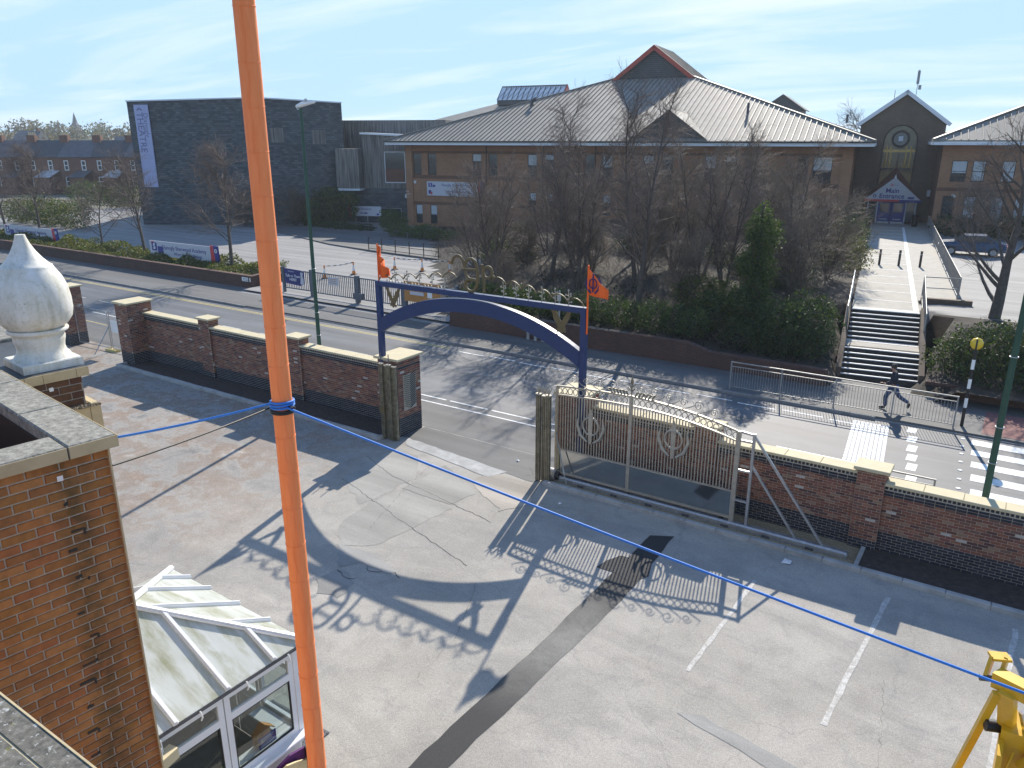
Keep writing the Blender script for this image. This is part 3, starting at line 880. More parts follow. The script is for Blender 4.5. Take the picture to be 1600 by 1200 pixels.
# walk and steps up to the main entrance, in the walk's own axes
def WK(u, v, z=0.0):
    """u across the walk (right +), v along it away from the road"""
    ox, oy = -4.38, 35.3
    return (ox + u * E1[0] + v * E2[0], oy + u * E1[1] + v * E2[1], z)
stair = thing('entrance_steps', 'wide dark steps in two flights with white nosings leading up to the entrance walk', 'steps', WK(0, 0), PHI)
tread_dark = mat('step_riser_dark', (0.05, 0.045, 0.042), 0.85, var=0.25, vscale=6, bmp=0.2)
def flight(v0, z0, n, rise, going, hw):
    for k in range(n):
        st = MB().box(-hw, hw, v0 + k * going, v0 + 6.1, z0 + k * rise + (0.002 if k else -.1), z0 + (k + 1) * rise).build('step', tread_dark, stair)
        MB().box(-hw + .01, hw - .01, v0 + k * going - .012, v0 + k * going + .062, z0 + (k + 1) * rise - .035, z0 + (k + 1) * rise + .006).build('nosing', M['white'], st)
flight(0.0, 0.0, 6, 0.163, 0.31, 1.58)
flight(3.2, 0.98, 7, 0.16, 0.30, 1.50)
MB().box(-1.56, 1.56, 1.9, 3.19, .982, .99).build('landing', M['walk'], stair)
MB().box(-1.55, 1.55, 2.75, 3.17, .99, 1.0).build('tactile_strip', M['mark_worn'], stair)
MB().box(-1.47, 1.47, 5.05, 5.5, 2.1, 2.112).build('tactile_strip', M['mark_worn'], stair)
for s in (-1, 1):
    for v0, v1, z0, z1 in [(-.1, 2.3, .45, 1.35), (2.3, 5.2, 1.35, 2.35)]:
        poly = [(v0, -.1), (v1, -.1), (v1, z1), (v0, z0)]
        MB().prism(poly, s * 1.63 - .11, s * 1.63 + .11, axis='x').build('flank_wall', M['brick_brown'], stair)
walk = structure(MB().box(-1.5, 1.5, 5.5, 52, 1.9, 2.103).build('entrance_walk', M['walk'], None, WK(0, 0), PHI))
for k in range(15):
    MB().box(-1.46, 1.3, 7.6 + k * 2.7, 7.78 + k * 2.7, 2.1, 2.11).build('paving_band', M['mark_worn'], walk)
MB().box(1.22, 1.44, 5.6, 46, 2.1, 2.114).build('edge_strip', M['mark'], walk)
structure(MB().box(1.5, 3.4, 8.5, 52, 1.9, 2.098).build('side_path', M['walk'], None, WK(0, 0), PHI))

# ------------------------------------------------------------------ brick laying
def brick_mesh(L, h, d, col, face):
    mb = MB(); mb.col = col + (1,)
    b = .004
    if face == 'front':      # towards -y
        vs = [(0, 0, 0), (L, 0, 0), (L, 0, h), (0, 0, h), (b, -d, b), (L - b, -d, b), (L - b, -d, h - b), (b, -d, h - b)]
        fs = [(4, 5, 6, 7), (0, 1, 5, 4), (1, 2, 6, 5), (2, 3, 7, 6), (3, 0, 4, 7)]
    else:                    # towards +x, running along y
        vs = [(0, 0, 0), (0, L, 0), (0, L, h), (0, 0, h), (d, b, b), (d, L - b, b), (d, L - b, h - b), (d, b, h - b)]
        fs = [(4, 5, 6, 7), (0, 1, 5, 4), (1, 2, 6, 5), (2, 3, 7, 6), (3, 0, 4, 7)]
    mb.add(vs, fs)
    return mb
_bm = {}
def lay(parent, ents, score, m, name='brick', most=300):
    """nearest bricks as objects of their own, the rest joined"""
    ents = sorted(ents, key=score)
    for (x, y, z, L, h, d, col, face) in ents[:most]:
        key = (round(L, 3), round(h, 3), round(d, 3), col, face, m.name)
        if key not in _bm:
            _bm[key] = brick_mesh(L, h, d, col, face).mesh(name, m, fix=False, cols=True)
        inst(name, _bm[key], parent, (x, y, z))
    if ents[most:]:
        mb = MB()
        for (x, y, z, L, h, d, col, face) in ents[most:]:
            q = brick_mesh(L, h, d, col, face)
            mb.col = col + (1,)
            mb.add([(p[0] + x, p[1] + y, p[2] + z) for p in q.v], q.f)
        stuff(mb.build('brickwork', m, parent, cols=True, fix=False))
RED = [(0.23, 0.088, 0.058), (0.28, 0.11, 0.07), (0.17, 0.07, 0.052), (0.32, 0.145, 0.09), (0.24, 0.085, 0.066), (0.115, 0.055, 0.05), (0.31, 0.19, 0.13), (0.20, 0.105, 0.08), (0.26, 0.10, 0.058)]
PALE = (0.56, 0.50, 0.44)
BLUE = [(0.030, 0.033, 0.048), (0.038, 0.042, 0.060), (0.024, 0.027, 0.040)]
def red():
    return PALE if random.random() < 0.022 else random.choice(RED)
def blue():
    return random.choice(BLUE)
def courses(ents, u0, u1, z0, z1, fixed, face, pick, bl=0.225, bh=0.075, j=0.01, hd=False):
    """stretcher courses between u0..u1; fixed = y plane (front) or x plane (right)"""
    n = max(1, int(round((z1 - z0) / bh))); ch = (z1 - z0) / n
    for k in range(n):
        u = u0 - (0 if (k % 2 == 0) else bl / 2)
        while u < u1 - 0.02:
            a = max(u, u0); b = min(u + bl, u1)
            if b - a > 0.03:
                d = random.choice((.008, .010, .013))
                L = round(b - a - j, 3)
                e = (a + j / 2, fixed, z0 + k * ch + j / 2) if face == 'front' else (fixed, a + j / 2, z0 + k * ch + j / 2)
                ents.append((*e, L, round(ch - j, 4), d, pick(), face))
            u += bl

def coping_run(parent, x0, x1, y0, y1, z0, z1, L=0.9, m='coping'):
    n = max(1, int(round((x1 - x0) / L))); w = (x1 - x0) / n
    me = MB().cbox(0.003, w - 0.003, 0, y1 - y0, 0, z1 - z0, .012).mesh('coping_stone', M[m])
    for k in range(n):
        inst('coping_stone', me, parent, (x0 + k * w, y0, z0 + random.uniform(-.003, .003)))
def bw_panel(w, ents, x0, x1, ztop, yf=19.5, yb=19.83):
    """panel: blue plinth, red body, blue band with a row of header ends, cream coping; world coordinates"""
    MB().box(x0, x1, yf, yb, -.1, ztop - .07).build('wall_core', M['mortar'], w)
    zb = 0.60; zh = ztop - .07 - .20
    courses(ents, x0, x1, 0.0, zb, yf, 'front', blue)
    courses(ents, x0, x1, zb, zh - .075, yf, 'front', red)
    courses(ents, x0, x1, zh - .075, zh, yf - .02, 'front', blue)
    MB().box(x0, x1, yf - .02, yf, zh - .075, ztop - .07).build('band_core', M['mortar'], w)
    courses(ents, x0, x1, zh, zh + .075, yf - .02, 'front', blue)
    courses(ents, x0, x1, zh + .085, ztop - .075, yf - .02, 'front', blue, bl=0.0975, bh=0.115, j=.03)
    coping_run(w, x0 + .004, x1 - .004, yf - .09, yb + .07, ztop - .07, ztop)
def bw_pier(w, ents, x0, x1, y0, y1, ztop, blue_z=0.33, cap=True, side=True):
    MB().box(x0, x1, y0, y1, -.1, ztop - .08).build('pier_core', M['mortar'], w)
    courses(ents, x0, x1, 0.0, blue_z, y0, 'front', blue)
    courses(ents, x0, x1, blue_z, ztop - .085, y0, 'front', red)
    if side:
        courses(ents, y0, y1, 0.0, blue_z, x1, 'right', blue)
        courses(ents, y0, y1, blue_z, ztop - .085, x1, 'right', red)
    if cap:
        MB().cbox(x0 - .09, x1 + .09, y0 - .09, y1 + .09, ztop - .08, ztop, .015).build('pier_cap', M['coping'], w)

# ------------------------------------------------------------------ boundary wall either side of the gateway
near = lambda e: (e[0] ** 2 + e[1] ** 2 + (10 - e[2]) ** 2)
wr = thing('boundary_wall', 'red brick boundary wall with cream coping behind the sliding gate, right of the gateway', 'wall', (0, 0, 0), group='yard boundary walls')
ents = []
bw_pier(wr, ents, -10.95, -10.05, 18.99, 19.95, 2.80, .6)
bw_panel(wr, ents, -10.05, -6.82, 2.36)
bw_pier(wr, ents, -6.82, -6.15, 19.40, 19.90, 2.52)
bw_panel(wr, ents, -6.15, -2.55, 2.12)
bw_pier(wr, ents, -2.55, -1.90, 19.40, 19.90, 2.27)
bw_panel(wr, ents, -1.90, 4.0, 1.94)
lay(wr, ents, near, M['brick'])
wlft = thing('boundary_wall', 'red brick boundary wall with cream coping behind a soil bed, left of the gateway', 'wall', (0, 0, 0), group='yard boundary walls')
ents = []
bw_pier(wlft, ents, -34.25, -33.3, 18.7, 19.9, 2.95, .6)
bw_panel(wlft, ents, -33.3, -29.1, 2.42)
bw_pier(wlft, ents, -29.1, -28.4, 19.40, 19.90, 2.72)
bw_panel(wlft, ents, -28.4, -23.5, 2.36)
bw_pier(wlft, ents, -23.5, -22.8, 19.40, 19.90, 2.70)
bw_panel(wlft, ents, -22.8, -18.1, 2.38)
# gate pier: the side facing the gateway has a recessed herringbone panel of blue bricks
GX0, GX1, GY0, GY1, GZ = -18.1, -17.2, 18.80, 19.98, 2.85
MB().box(GX0, GX1, GY0, GY1, -.1, GZ - .08).build('pier_core', M['mortar'], wlft)
courses(ents, GX0, GX1, 0, .68, GY0, 'front', blue); courses(ents, GX0, GX1, .68, GZ - .085, GY0, 'front', red)
courses(ents, GY0, GY1, 0, .68, GX1, 'right', blue)
courses(ents, GY0, GY1, .68, .9, GX1, 'right', red); courses(ents, GY0, GY1, 2.2, 2.45, GX1, 'right', red)
courses(ents, GY0, GY1, 2.45, 2.53, GX1, 'right', blue); courses(ents, GY0, GY1, 2.53, GZ - .085, GX1, 'right', red)
courses(ents, GY0, GY0 + .26, .9, 2.2, GX1, 'right', red); courses(ents, GY1 - .26, GY1, .9, 2.2, GX1, 'right', red)
MB().cbox(GX0 - .1, GX1 + .1, GY0 - .1, GY1 + .1, GZ - .08, GZ, .015).build('pier_cap', M['coping'], wlft)
lay(wlft, ents, near, M['brick'])
hb = MB(); hb.box(-.1, .1, -.03, .03, 0, .01)
for k in range(16):
    for s in (-1, 1):
        z = .95 + k * .078
        y = (GY0 + GY1) / 2
        p = (GX1 + .003, y + s * .01, z); q = (GX1 + .003, y + s * .30, z + .14)
        b = MB(); b.col = blue() + (1,)
        b.bar(p, q, .012, .06, up=(1, 0, 0)).build('herringbone_brick', M['brick'], wlft, cols=True)
w0 = thing('boundary_wall', 'short brick wall end with tall capped pier, partly behind the white finial', 'wall', (0, 0, 0), group='yard boundary walls')
ents = []
bw_panel(w0, ents, -47.5, -40.4, 2.42)
bw_pier(w0, ents, -40.4, -39.45, 19.0, 19.95, 3.0, .6)
lay(w0, ents, near, M['brick'])

# edging, soil bed and gravel strip along the wall
def edging(x0, x1, y0, z1, parent, L=0.9):
    me = MB().cbox(0.004, L - .004, -.03, .13, -.1, z1 + .02, .02).mesh('edging_stone', M['kerb'])
    x = x0
    while x < x1 - .1:
        inst('edging_stone', me, parent, (x, y0 + random.uniform(-.008, .008), random.uniform(-.006, .006)))
        x += L
bedl = structure(MB().box(-33.4, -17.75, 18.33, 19.5, -.1, .09).build('soil_bed', M['soil']))
edging(-33.9, -17.8, 18.2, .12, bedl)
MB().box(-34.0, -33.87, 18.2, 18.72, -.1, .12).build('edging_stone', M['kerb'], bedl)
MB().box(-17.74, -17.61, 18.2, 18.78, -.1, .12).build('edging_stone', M['kerb'], bedl)
grav = structure(MB().box(-10.9, -2.2, 18.36, 19.5, -.1, .05).build('gravel_strip', M['gravel']))
edging(-11.0, -2.1, 18.23, .11, grav)
bedr = structure(MB().box(-2.1, 5, 18.36, 19.5, -.1, .09).build('soil_bed', M['soil']))
edging(-2.0, 4.5, 18.23, .11, bedr)
MB().box(-2.2, -2.1, 18.36, 19.48, -.1, .13).build('edging_stone', M['kerb'], bedr)
# loose stones along the left edging
def pebbles(n, x0, x1, y0, y1, r0, r1, z=0.0):
    V = []; F = []; col = []
    base = np.array([(1, 0, 0), (-1, 0, 0), (0, 1, 0), (0, -1, 0), (0, 0, 1), (0, 0, -1)], float)
    tri = [(0, 2, 4), (2, 1, 4), (1, 3, 4), (3, 0, 4), (2, 0, 5), (1, 2, 5), (3, 1, 5), (0, 3, 5)]
    for i in range(n):
        r = rng.uniform(r0, r1) * np.array([1, rng.uniform(.6, 1), rng.uniform(.4, .7)])
        t = rng.uniform(0, 6.28); c, s = math.cos(t), math.sin(t)
        p = base * r; p = np.stack([p[:, 0] * c - p[:, 1] * s, p[:, 0] * s + p[:, 1] * c, p[:, 2]], 1)
        V.append(p + np.array([rng.uniform(x0, x1), rng.uniform(y0, y1), z + r[2] * .3]))
        F += [tuple(a + i * 6 for a in f) for f in tri]
        g = rng.uniform(.18, .55); col += [(g, g * .96, g * .9, 1)] * 6
    return np.concatenate(V), F, col
V_, F_, c_ = pebbles(4200, -10.8, -2.25, 18.40, 19.45, .008, .022, .05)
stuff(link(bpy.data.objects.new('pea_gravel', np_mesh('pea_gravel', V_, F_, M['brick'], [(a, b * .84, c * .58, 1) for a, b, c, d in c_])), grav))
V_, F_, c_ = pebbles(2600, -33.5, -18, 15.9, 18.1, .008, .03)
stuff(link(bpy.data.objects.new('loose_stones', np_mesh('loose_stones', V_, F_, M['brick'], c_))))

# ------------------------------------------------------------------ buildings
def wall_open(name, x0, x1, z0, z1, opens, m, parent, y=0.0, depth=0.12, axis='front', back=0.3):
    """wall facing -y with real openings (reveals `depth` deep); axis 'right' faces +x and runs along y"""
    xs = sorted(set([x0, x1] + [v for o in opens for v in o[:2]])); zs = sorted(set([z0, z1] + [v for o in opens for v in o[2:4]]))
    mb = MB()
    def P(u, d, z):
        return (u, y + d, z) if axis == 'front' else (y - d, u, z)
    for xa, xb in zip(xs, xs[1:]):
        for za, zb in zip(zs, zs[1:]):
            xm, zm = (xa + xb) / 2, (za + zb) / 2
            if any(o[0] < xm < o[1] and o[2] < zm < o[3] for o in opens):
                continue
            mb.quad(P(xa, 0, za), P(xb, 0, za), P(xb, 0, zb), P(xa, 0, zb))
    for (a, b, c, d) in [o[:4] for o in opens]:
        mb.quad(P(a, 0, c), P(a, depth, c), P(a, depth, d), P(a, 0, d)); mb.quad(P(b, 0, c), P(b, 0, d), P(b, depth, d), P(b, depth, c))
        mb.quad(P(a, 0, c), P(b, 0, c), P(b, depth, c), P(a, depth, c)); mb.quad(P(a, 0, d), P(a, depth, d), P(b, depth, d), P(b, 0, d))
    mb.quad(P(x0, back, z0), P(x1, back, z0), P(x1, back, z1), P(x0, back, z1))
    return mb.build(name, m, parent, fix=False)

def window(parent, x0, x1, z0, z1, y=0.1, axis='front', fm='frame_dark', pm='pane', f=0.06, split=0.5, blind=0.0, mull=0, sill=None):
    def B(mb, a, b, d0, d1, c, d):
        return mb.box(a, b, y + d0, y + d1, c, d) if axis == 'front' else mb.box(y - d1, y - d0, a, b, c, d)
    fr = MB()
    B(fr, x0, x0 + f, -.03, .03, z0, z1); B(fr, x1 - f, x1, -.03, .03, z0, z1)
    B(fr, x0 + f, x1 - f, -.03, .03, z0, z0 + f); B(fr, x0 + f, x1 - f, -.03, .03, z1 - f, z1)
    if split:
        zm = z0 + (z1 - z0) * split
        B(fr, x0 + f, x1 - f, -.02, .03, zm - f * .4, zm + f * .4)
    for k in range(mull):
        xm = x0 + (x1 - x0) * (k + 1) / (mull + 1)
        B(fr, xm - f * .35, xm + f * .35, -.022, .028, z0 + f, z1 - f)
    w = fr.build('window', M[fm], parent)
    B(MB(), x0 + f * .5, x1 - f * .5, .0, .012, z0 + f * .5, z1 - f * .5).build('pane', M[pm], w)
    if blind:
        B(MB(), x0 + f, x1 - f, -.012, -.002, z1 - f - (z1 - z0) * blind, z1 - f).build('blind', M['blind'], w)
    if sill:
        B(MB(), x0 - .08, x1 + .08, -.16, .0, z0 - .1, z0 - .002).build('sill', M[sill], w)
    return w

# ---- the brick school under its big hipped metal roof
sch = thing('school_building', 'two storey brick school under a wide grey hipped roof with a red edged lantern', 'building', (R0[0], R0[1], 0), PHI)
LW, DP = 46.8, 46.0
ups = []
for a in (-45.98, -38.33, -31.7, -25.3, -19.1, -13.0):
    ups += [(a, a + 1.08), (a + 1.95, a + 3.03)]
ups += [(-4.57, -3.58), (-3.17, -1.54)]
opens = [(a, b, 6.1, 8.45) for a, b in ups]
lows = [(a + .15, b - .05) for a, b in ups[:12]]
opens += [(a, b, 0.7 if a < -40 else 2.4, 2.8 if a < -40 else 4.5) for a, b in lows]
wall_open('wall', -LW, 0, -0.2, 9.36, opens, M['brick_school'], sch, depth=.14)
for i, (a, b) in enumerate(ups):
    window(sch, a, b, 6.1, 8.45, y=.11, blind=(0, .5, .3, 0, .45, .2)[i % 6] if i != 1 else 0, pm='pane')
for i, (a, b) in enumerate(lows):
    z0 = 0.7 if a < -40 else 2.4
    window(sch, a, b, z0, z0 + 2.1, y=.11, blind=.5 if i < 2 else .35)
for z0, z1 in ((5.72, 6.08), (8.47, 8.72), (2.85, 3.15)):
    MB().box(-LW + .02, -.02, -.035, -.004, z0, z1).build('brick_band', M['brick_school_dark'], sch)
for a in (-46.9, -45.6 - 1.0, 0.0):
    pass
MB().box(-LW - .12, -LW + .75, -.14, -.038, -.2, 9.34).build('corner_pier', M['brick_school'], sch)
MB().box(-.78, .12, -.14, -.038, 0, 9.34).build('corner_pier', M['brick_school'], sch)
wall_open('side_wall', 0.0, DP, -.2, 9.36, [(3, 4.2, 6.1, 8.4), (5.2, 6.4, 6.1, 8.4)], M['brick_school'], sch, y=0.0, axis='right')
MB().box(-LW, -LW + .3, .3, DP, -.2, 9.36).build('side_wall', M['brick_school'], sch)
ov = 1.75
ez, az = 9.80, 16.75
bF = 17.0          # the flat top where the lantern stands begins here
hipL, hipR = -28.2, -18.4
prof = lambda: None
ex0, ex1, eb = -LW - ov, ov, -ov
front = [(ex0, eb, ez), (ex1, eb, ez), (hipR, bF, az), (hipL, bF, az)]
MB().slab(front, .16).build('roof_slope', M['roof_metal'], sch)
rs = MB().slab([(ex1, eb, ez), (ex1, DP + ov, ez), (hipR, DP - 17, az), (hipR, bF, az)], .16).build('roof_slope', M['roof_metal'], sch)
ls = MB().slab([(ex0, eb, ez), (hipL, bF, az), (hipL, DP - 17, az), (ex0, DP + ov, ez)], .16).build('roof_slope', M['roof_metal'], sch)
MB().slab([(ex0, DP + ov, ez), (hipL, DP - 17, az), (hipR, DP - 17, az), (ex1, DP + ov, ez)], .16).build('roof_slope', M['roof_metal'], sch)
MB().slab([(hipL, bF, az), (hipR, bF, az), (hipR, DP - 17, az), (hipL, DP - 17, az)], .16).build('roof_top', M['roof_dark'], sch)
# standing seams: one bar each on the front slope, joined on the narrow right slope
slope_z = lambda b: ez + (b - eb) * (az - ez) / (bF - eb)
a = ex0 + .3
while a < ex1 - .1:
    if a < hipL:
        t = (a - ex0) / (hipL - ex0)
    elif a > hipR:
        t = (ex1 - a) / (ex1 - hipR)
    else:
        t = 1.0
    bt = eb + (bF - eb) * t
    if bt - eb > .3:
        MB().bar((a, eb + .02, ez + .045), (a, bt - .05, slope_z(bt) + .045), .06, .09).build('roof_seam', M['roof_seam'], sch)
    a += .56
mb = MB(); b = eb + .3
while b < DP + ov:
    t = min(1, (b - eb) / (bF - eb), (DP + ov - b) / (ov + 17))
    xt = ex1 + (hipR - ex1) * t
    mb.bar((ex1 - .02, b, ez + .045), (xt, b, ez + (az - ez) * t + .045), .06, .09, up=(0, 0, 1))
    mb.bar((ex0 + .02, b, ez + .045), (ex0 + (hipL - ex0) * t, b, ez + (az - ez) * t + .045), .06, .09)
    b += .56
stuff(mb.build('side_roof_seams', M['roof_seam'], sch))
for p, q in [((ex0, eb, ez + .08), (hipL, bF, az + .08)), ((ex1, eb, ez + .08), (hipR, bF, az + .08)), ((hipR, bF, az + .08), (hipR, DP - 17, az + .08))]:
    MB().bar(p, q, .28, .14).build('hip_capping', M['roof_seam'], sch)
MB().box(ex0 + .02, ex1 - .02, eb - .03, eb + .01, 9.36, 9.64).build('fascia', M['fascia'], sch)
MB().box(ex1 - .03, ex1 + .01, eb + .02, DP, 9.36, 9.64).build('fascia', M['fascia'], sch)
MB().box(ex0 - .01, ex0 + .03, eb + .02, DP, 9.36, 9.64).build('fascia', M['fascia'], sch)
MB().box(ex0 + .05, ex1 - .05, eb + .03, 0.2, 9.365, 9.41).build('soffit', M['frame_dark'], sch)
MB().box(ex0 - .02, ex1 + .02, eb - .16, eb - .032, 9.64, 9.76).build('gutter', M['black'], sch)
# gablet with slatted front low on the slope
gb = MB(); gb.prism([(-20.15, 9.9), (-12.8, 9.9), (-16.5, 12.55)], -1.0, -.85, axis='y')
g = gb.build('gablet', M['roof_dark'], sch)
for k in range(9):
    z = 10.05 + k * .26; w = (12.45 - z) / 2.6 * 3.55
    if w > .25:
        MB().box(-16.5 - w, -16.5 + w, -1.06, -1.002, z, z + .12).build('louvre_slat', M['roof_dark'], g)
yb_ = lambda z: eb + (z - ez) * (bF - eb) / (az - ez)
MB().slab([(-16.5, -1.1, 12.66), (-12.5, -1.1, 9.82), (-12.5, yb_(9.85), 9.82), (-16.5, yb_(12.66), 12.66)], .1).build('gablet_roof', M['roof_dark'], g)
MB().slab([(-16.5, -1.1, 12.66), (-16.5, yb_(12.66), 12.66), (-20.5, yb_(9.85), 9.82), (-20.5, -1.1, 9.82)], .1).build('gablet_roof', M['roof_dark'], g)
MB().bar((-12.5, -1.05, 9.95), (-14.6, 6.0, 12.5), .5, .05).build('valley_flashing', M['coping'], sch)
# lantern at the apex
ln = MB().prism([(-27.5, 16.6), (-18.9, 16.6), (-18.9, 17.0), (-23.2, 20.1), (-27.5, 17.0)], bF + .3, bF + .5, axis='y').build('lantern', M['roof_dark'], sch)
for k in range(13):
    z = 17.05 + k * .22; w = (20.0 - z) / 3.0 * 4.1
    if w > .3:
        MB().box(-23.2 - w, -23.2 + w, bF + .24, bF + .299, z, z + .1).build('louvre_slat', M['slate_wet'], ln)
for s in (-1, 1):
    xe = -23.2 + s * 4.9
    MB().slab([(-23.2, bF - .3, 20.38), (xe, bF - .3, 16.75), (xe, bF + 9, 16.75), (-23.2, bF + 9, 20.38)], .16).build('lantern_roof', M['roof_metal'], ln)
    MB().slab([(-23.2, bF - .36, 20.40), (xe, bF - .36, 16.77), (xe, bF - .302, 16.77), (-23.2, bF - .302, 20.40)], .46).build('barge_board', M['red_trim'], ln)
for k in range(9):
    MB().bar((-23.2, bF + .3 + k, 20.44), (-18.3, bF + .3 + k, 16.81), .06, .06).build('roof_seam', M['roof_seam'], ln)
MB().cyl(-10.2, 5.2, 12.3, 13.4, .13, 10).build('vent_pipe', M['slate_wet'], sch)
MB().cyl(-1.2, 9.0, 11.5, 12.3, .12, 10).build('vent_pipe', M['slate_wet'], sch)
MB().tube([(-35.0, 8.5, 13.2), (-35, 8.5, 14.2), (-34.4, 8.5, 14.4)], .22, 10).build('roof_vent', M['slate_wet'], sch)
for a in (-36.6, -29.9, -24.1, -17.9, -8.2):
    MB().cyl(a, -.08, 0, 9.3, .05, 8).build('downpipe', M['black'], sch)
MB().cyl(-45.75, -.09, 5.15, 5.45, .15, 14).build('alarm_box', M['white'], sch)
mb = MB()
for k in range(5):
    mb.box(-47.0 + (k % 3) * .25, -46.93 + (k % 3) * .25, -.17, -.142, 3.9 + (k // 3) * .3, 4.0 + (k // 3) * .3)
mb.build('vent_grille', M['white'], sch)
tag(inst('wall_lettering', text_mesh('Djanogly', 1.05, M['sign_grey'], extrude=.04, spacing=1.1), None, S(-5.7, -.12, 4.85), rot=(R(90), 0, PHI)), 'large pale letters spelling the school name on the brick wall behind the bare trees', 'lettering')
# banner sign by the left corner
bn = thing('wall_banner', 'pale school banner fixed to the brick wall between two rows of windows', 'sign', S(-40.65, -.1, 3.86), PHI)
MB().box(-3.5, 3.05, -.07, -.005, 0, 1.56).build('panel', M['sign_grey'], bn)
MB().box(3.06, 3.3, -.072, -.004, -.02, 1.58).build('end_strip', M['sign_red'], bn); MB().box(3.31, 3.75, -.072, -.004, -.05, 1.61).build('end_strip', M['sign_blue'], bn)
letters('Djanogly Sherwood Academy', .36, M['sign_blue'], bn, (.55, -.075, 1.2))
letters('Where Everyone Belongs', .3, M['sign_blue'], bn, (.55, -.075, .5))
MB().box(-3.3, -2.8, -.078, -.071, .95, 1.4).build('logo', M['sign_blue'], bn); letters('S', .42, M['white'], bn, (-3.05, -.082, 1.17)); MB().box(-2.75, -2.4, -.078, -.071, .95, 1.2).build('logo', M['sign_blue'], bn)
MB().box(-3.3, -2.95, -.078, -.071, .2, .6).build('logo', M['sign_blue'], bn); MB().box(-3.05, -2.8, -.081, -.079, .12, .42).build('logo', M['sign_red'], bn)

# ---- second roof and glazed lantern behind on the left
rb = thing('rear_school_roof', 'lower grey roof with glazed ridge lantern rising behind the left part of the school', 'building', S(-50, 26), PHI)
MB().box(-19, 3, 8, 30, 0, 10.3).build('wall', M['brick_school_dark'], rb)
MB().slab([(-21, 3, 10.6), (6, 3, 10.6), (6, 17, 15.7), (-5.4, 17, 15.7)], .15).build('roof_slope', M['roof_metal'], rb)
MB().slab([(-21, 3, 10.6), (-5.4, 17, 15.7), (-21, 31, 10.6)], .15).build('roof_slope', M['roof_metal'], rb)
gl = MB().box(-5.4, 5.8, 15, 19, 15.2, 15.95).build('lantern', M['roof_dark'], rb)
for s, y0 in ((-1, 15.0), (1, 19.0)):
    MB().slab([(-5.4, y0, 15.95), (5.8, y0, 15.95), (5.8, 17, 18.0), (-5.4, 17, 18.0)], .05).build('glazing', M['fascia'], gl)
for k in range(14):
    x = -5.4 + k * .86
    MB().bar((x, 14.97, 15.97), (x, 17, 18.05), .1, .08).build('glazing_bar', M['grey_steel'], gl)
    if k < 12:
        MB().bar((x, 14.95, 16.01), (x + 1.4, 17, 18.09), .05, .05).build('glazing_bar', M['grey_steel'], gl)
MB().bar((-5.4, 17, 18.08), (5.9, 17, 18.08), .16, .16).build('ridge', M['grey_steel'], gl)
MB().prism([(14.9, 15.9), (19.1, 15.9), (17, 18.2)], 5.82, 6.0, axis='x').build('gable_end', M['red_trim'], gl)

# ---- entrance block with the tall arched window
eb_ = thing('entrance_block', 'dark brick gabled entrance block with tall arched window between the two school wings', 'building', S(3.85, 10), PHI)
H2 = 4.0
MB().prism([(-3.75, 0), (3.75, 0), (3.75, 11.3), (0, 14.05), (-3.75, 11.3)], .35, 14, axis='y').build('body', M['brick_brown'], eb_)
# front skin with an arched opening
ow, oz0, oz1 = 1.55, 5.6, 9.75
arcp = [(ow * math.cos(t), oz1 + ow * math.sin(t)) for t in [math.pi * k / 16 for k in range(17)]]
mb = MB()
outer = [(3.75, oz0), (3.75, 11.3), (0, 14.05), (-3.75, 11.3), (-3.75, oz0)]
mb.quad((-3.75, 0, 0), (3.75, 0, 0), (3.75, 0, oz0), (-3.75, 0, oz0))
mb.quad((ow, 0, oz0), (3.75, 0, oz0), (3.75, 0, oz1), (ow, 0, oz1)); mb.quad((-3.75, 0, oz0), (-ow, 0, oz0), (-ow, 0, oz1), (-3.75, 0, oz1))
def edge_pt(t):
    # where a ray from the arch centre meets the gable outline
    c, s = math.cos(t), math.sin(t)
    best = 1e9
    segs = [((3.75, oz1), (3.75, 11.3)), ((3.75, 11.3), (0, 14.05)), ((0, 14.05), (-3.75, 11.3)), ((-3.75, 11.3), (-3.75, oz1))]
    for (xa, za), (xb, zb) in segs:
        ex, ez_ = xb - xa, zb - za
        den = c * ez_ - s * ex
        if abs(den) < 1e-9:
            continue
        k = (xa * ez_ - (za - oz1) * ex) / den
        u = (xa * s - (za - oz1) * c) / den
        if k > 0 and -1e-6 <= u <= 1 + 1e-6:
            best = min(best, k)
    return (c * best, oz1 + s * best)
ts = sorted(set([math.pi * k / 16 for k in range(17)] + [math.atan2(11.3 - oz1, 3.75), math.pi - math.atan2(11.3 - oz1, 3.75)]))
for ta, tb in zip(ts, ts[1:]):
    a1 = (ow * math.cos(ta), oz1 + ow * math.sin(ta)); b1 = (ow * math.cos(tb), oz1 + ow * math.sin(tb))
    a2, b2 = edge_pt(ta), edge_pt(tb)
    mb.quad((a1[0], 0, a1[1]), (a2[0], 0, a2[1]), (b2[0], 0, b2[1]), (b1[0], 0, b1[1]))
    mb.quad((a1[0], 0, a1[1]), (b1[0], 0, b1[1]), (b1[0], .3, b1[1]), (a1[0], .3, a1[1]))
for s in (-1, 1):
    mb.quad((s * ow, 0, oz0), (s * ow, .3, oz0), (s * ow, .3, oz1), (s * ow, 0, oz1))
    mb.quad((s * 3.75, 0, 0), (s * 3.75, .4, 0), (s * 3.75, .4, 11.3), (s * 3.75, 0, 11.3))
mb.build('front_wall', M['brick_brown'], eb_)
aw = MB().tube([(x * .97, .2, z) for x, z in [(ow, oz0)] + arcp + [(-ow, oz0)]], .09, 6).build('window', M['frame_dark'], eb_)
MB().prism([(ow * .97, oz0)] + [(x * .97, z) for x, z in arcp] + [(-ow * .97, oz0)], .24, .26, axis='y').build('pane', M['pane_olive_reflection'], aw)
MB().box(-.05, .05, .17, .23, oz0, 9.9).build('mullion', M['frame_dark'], aw)
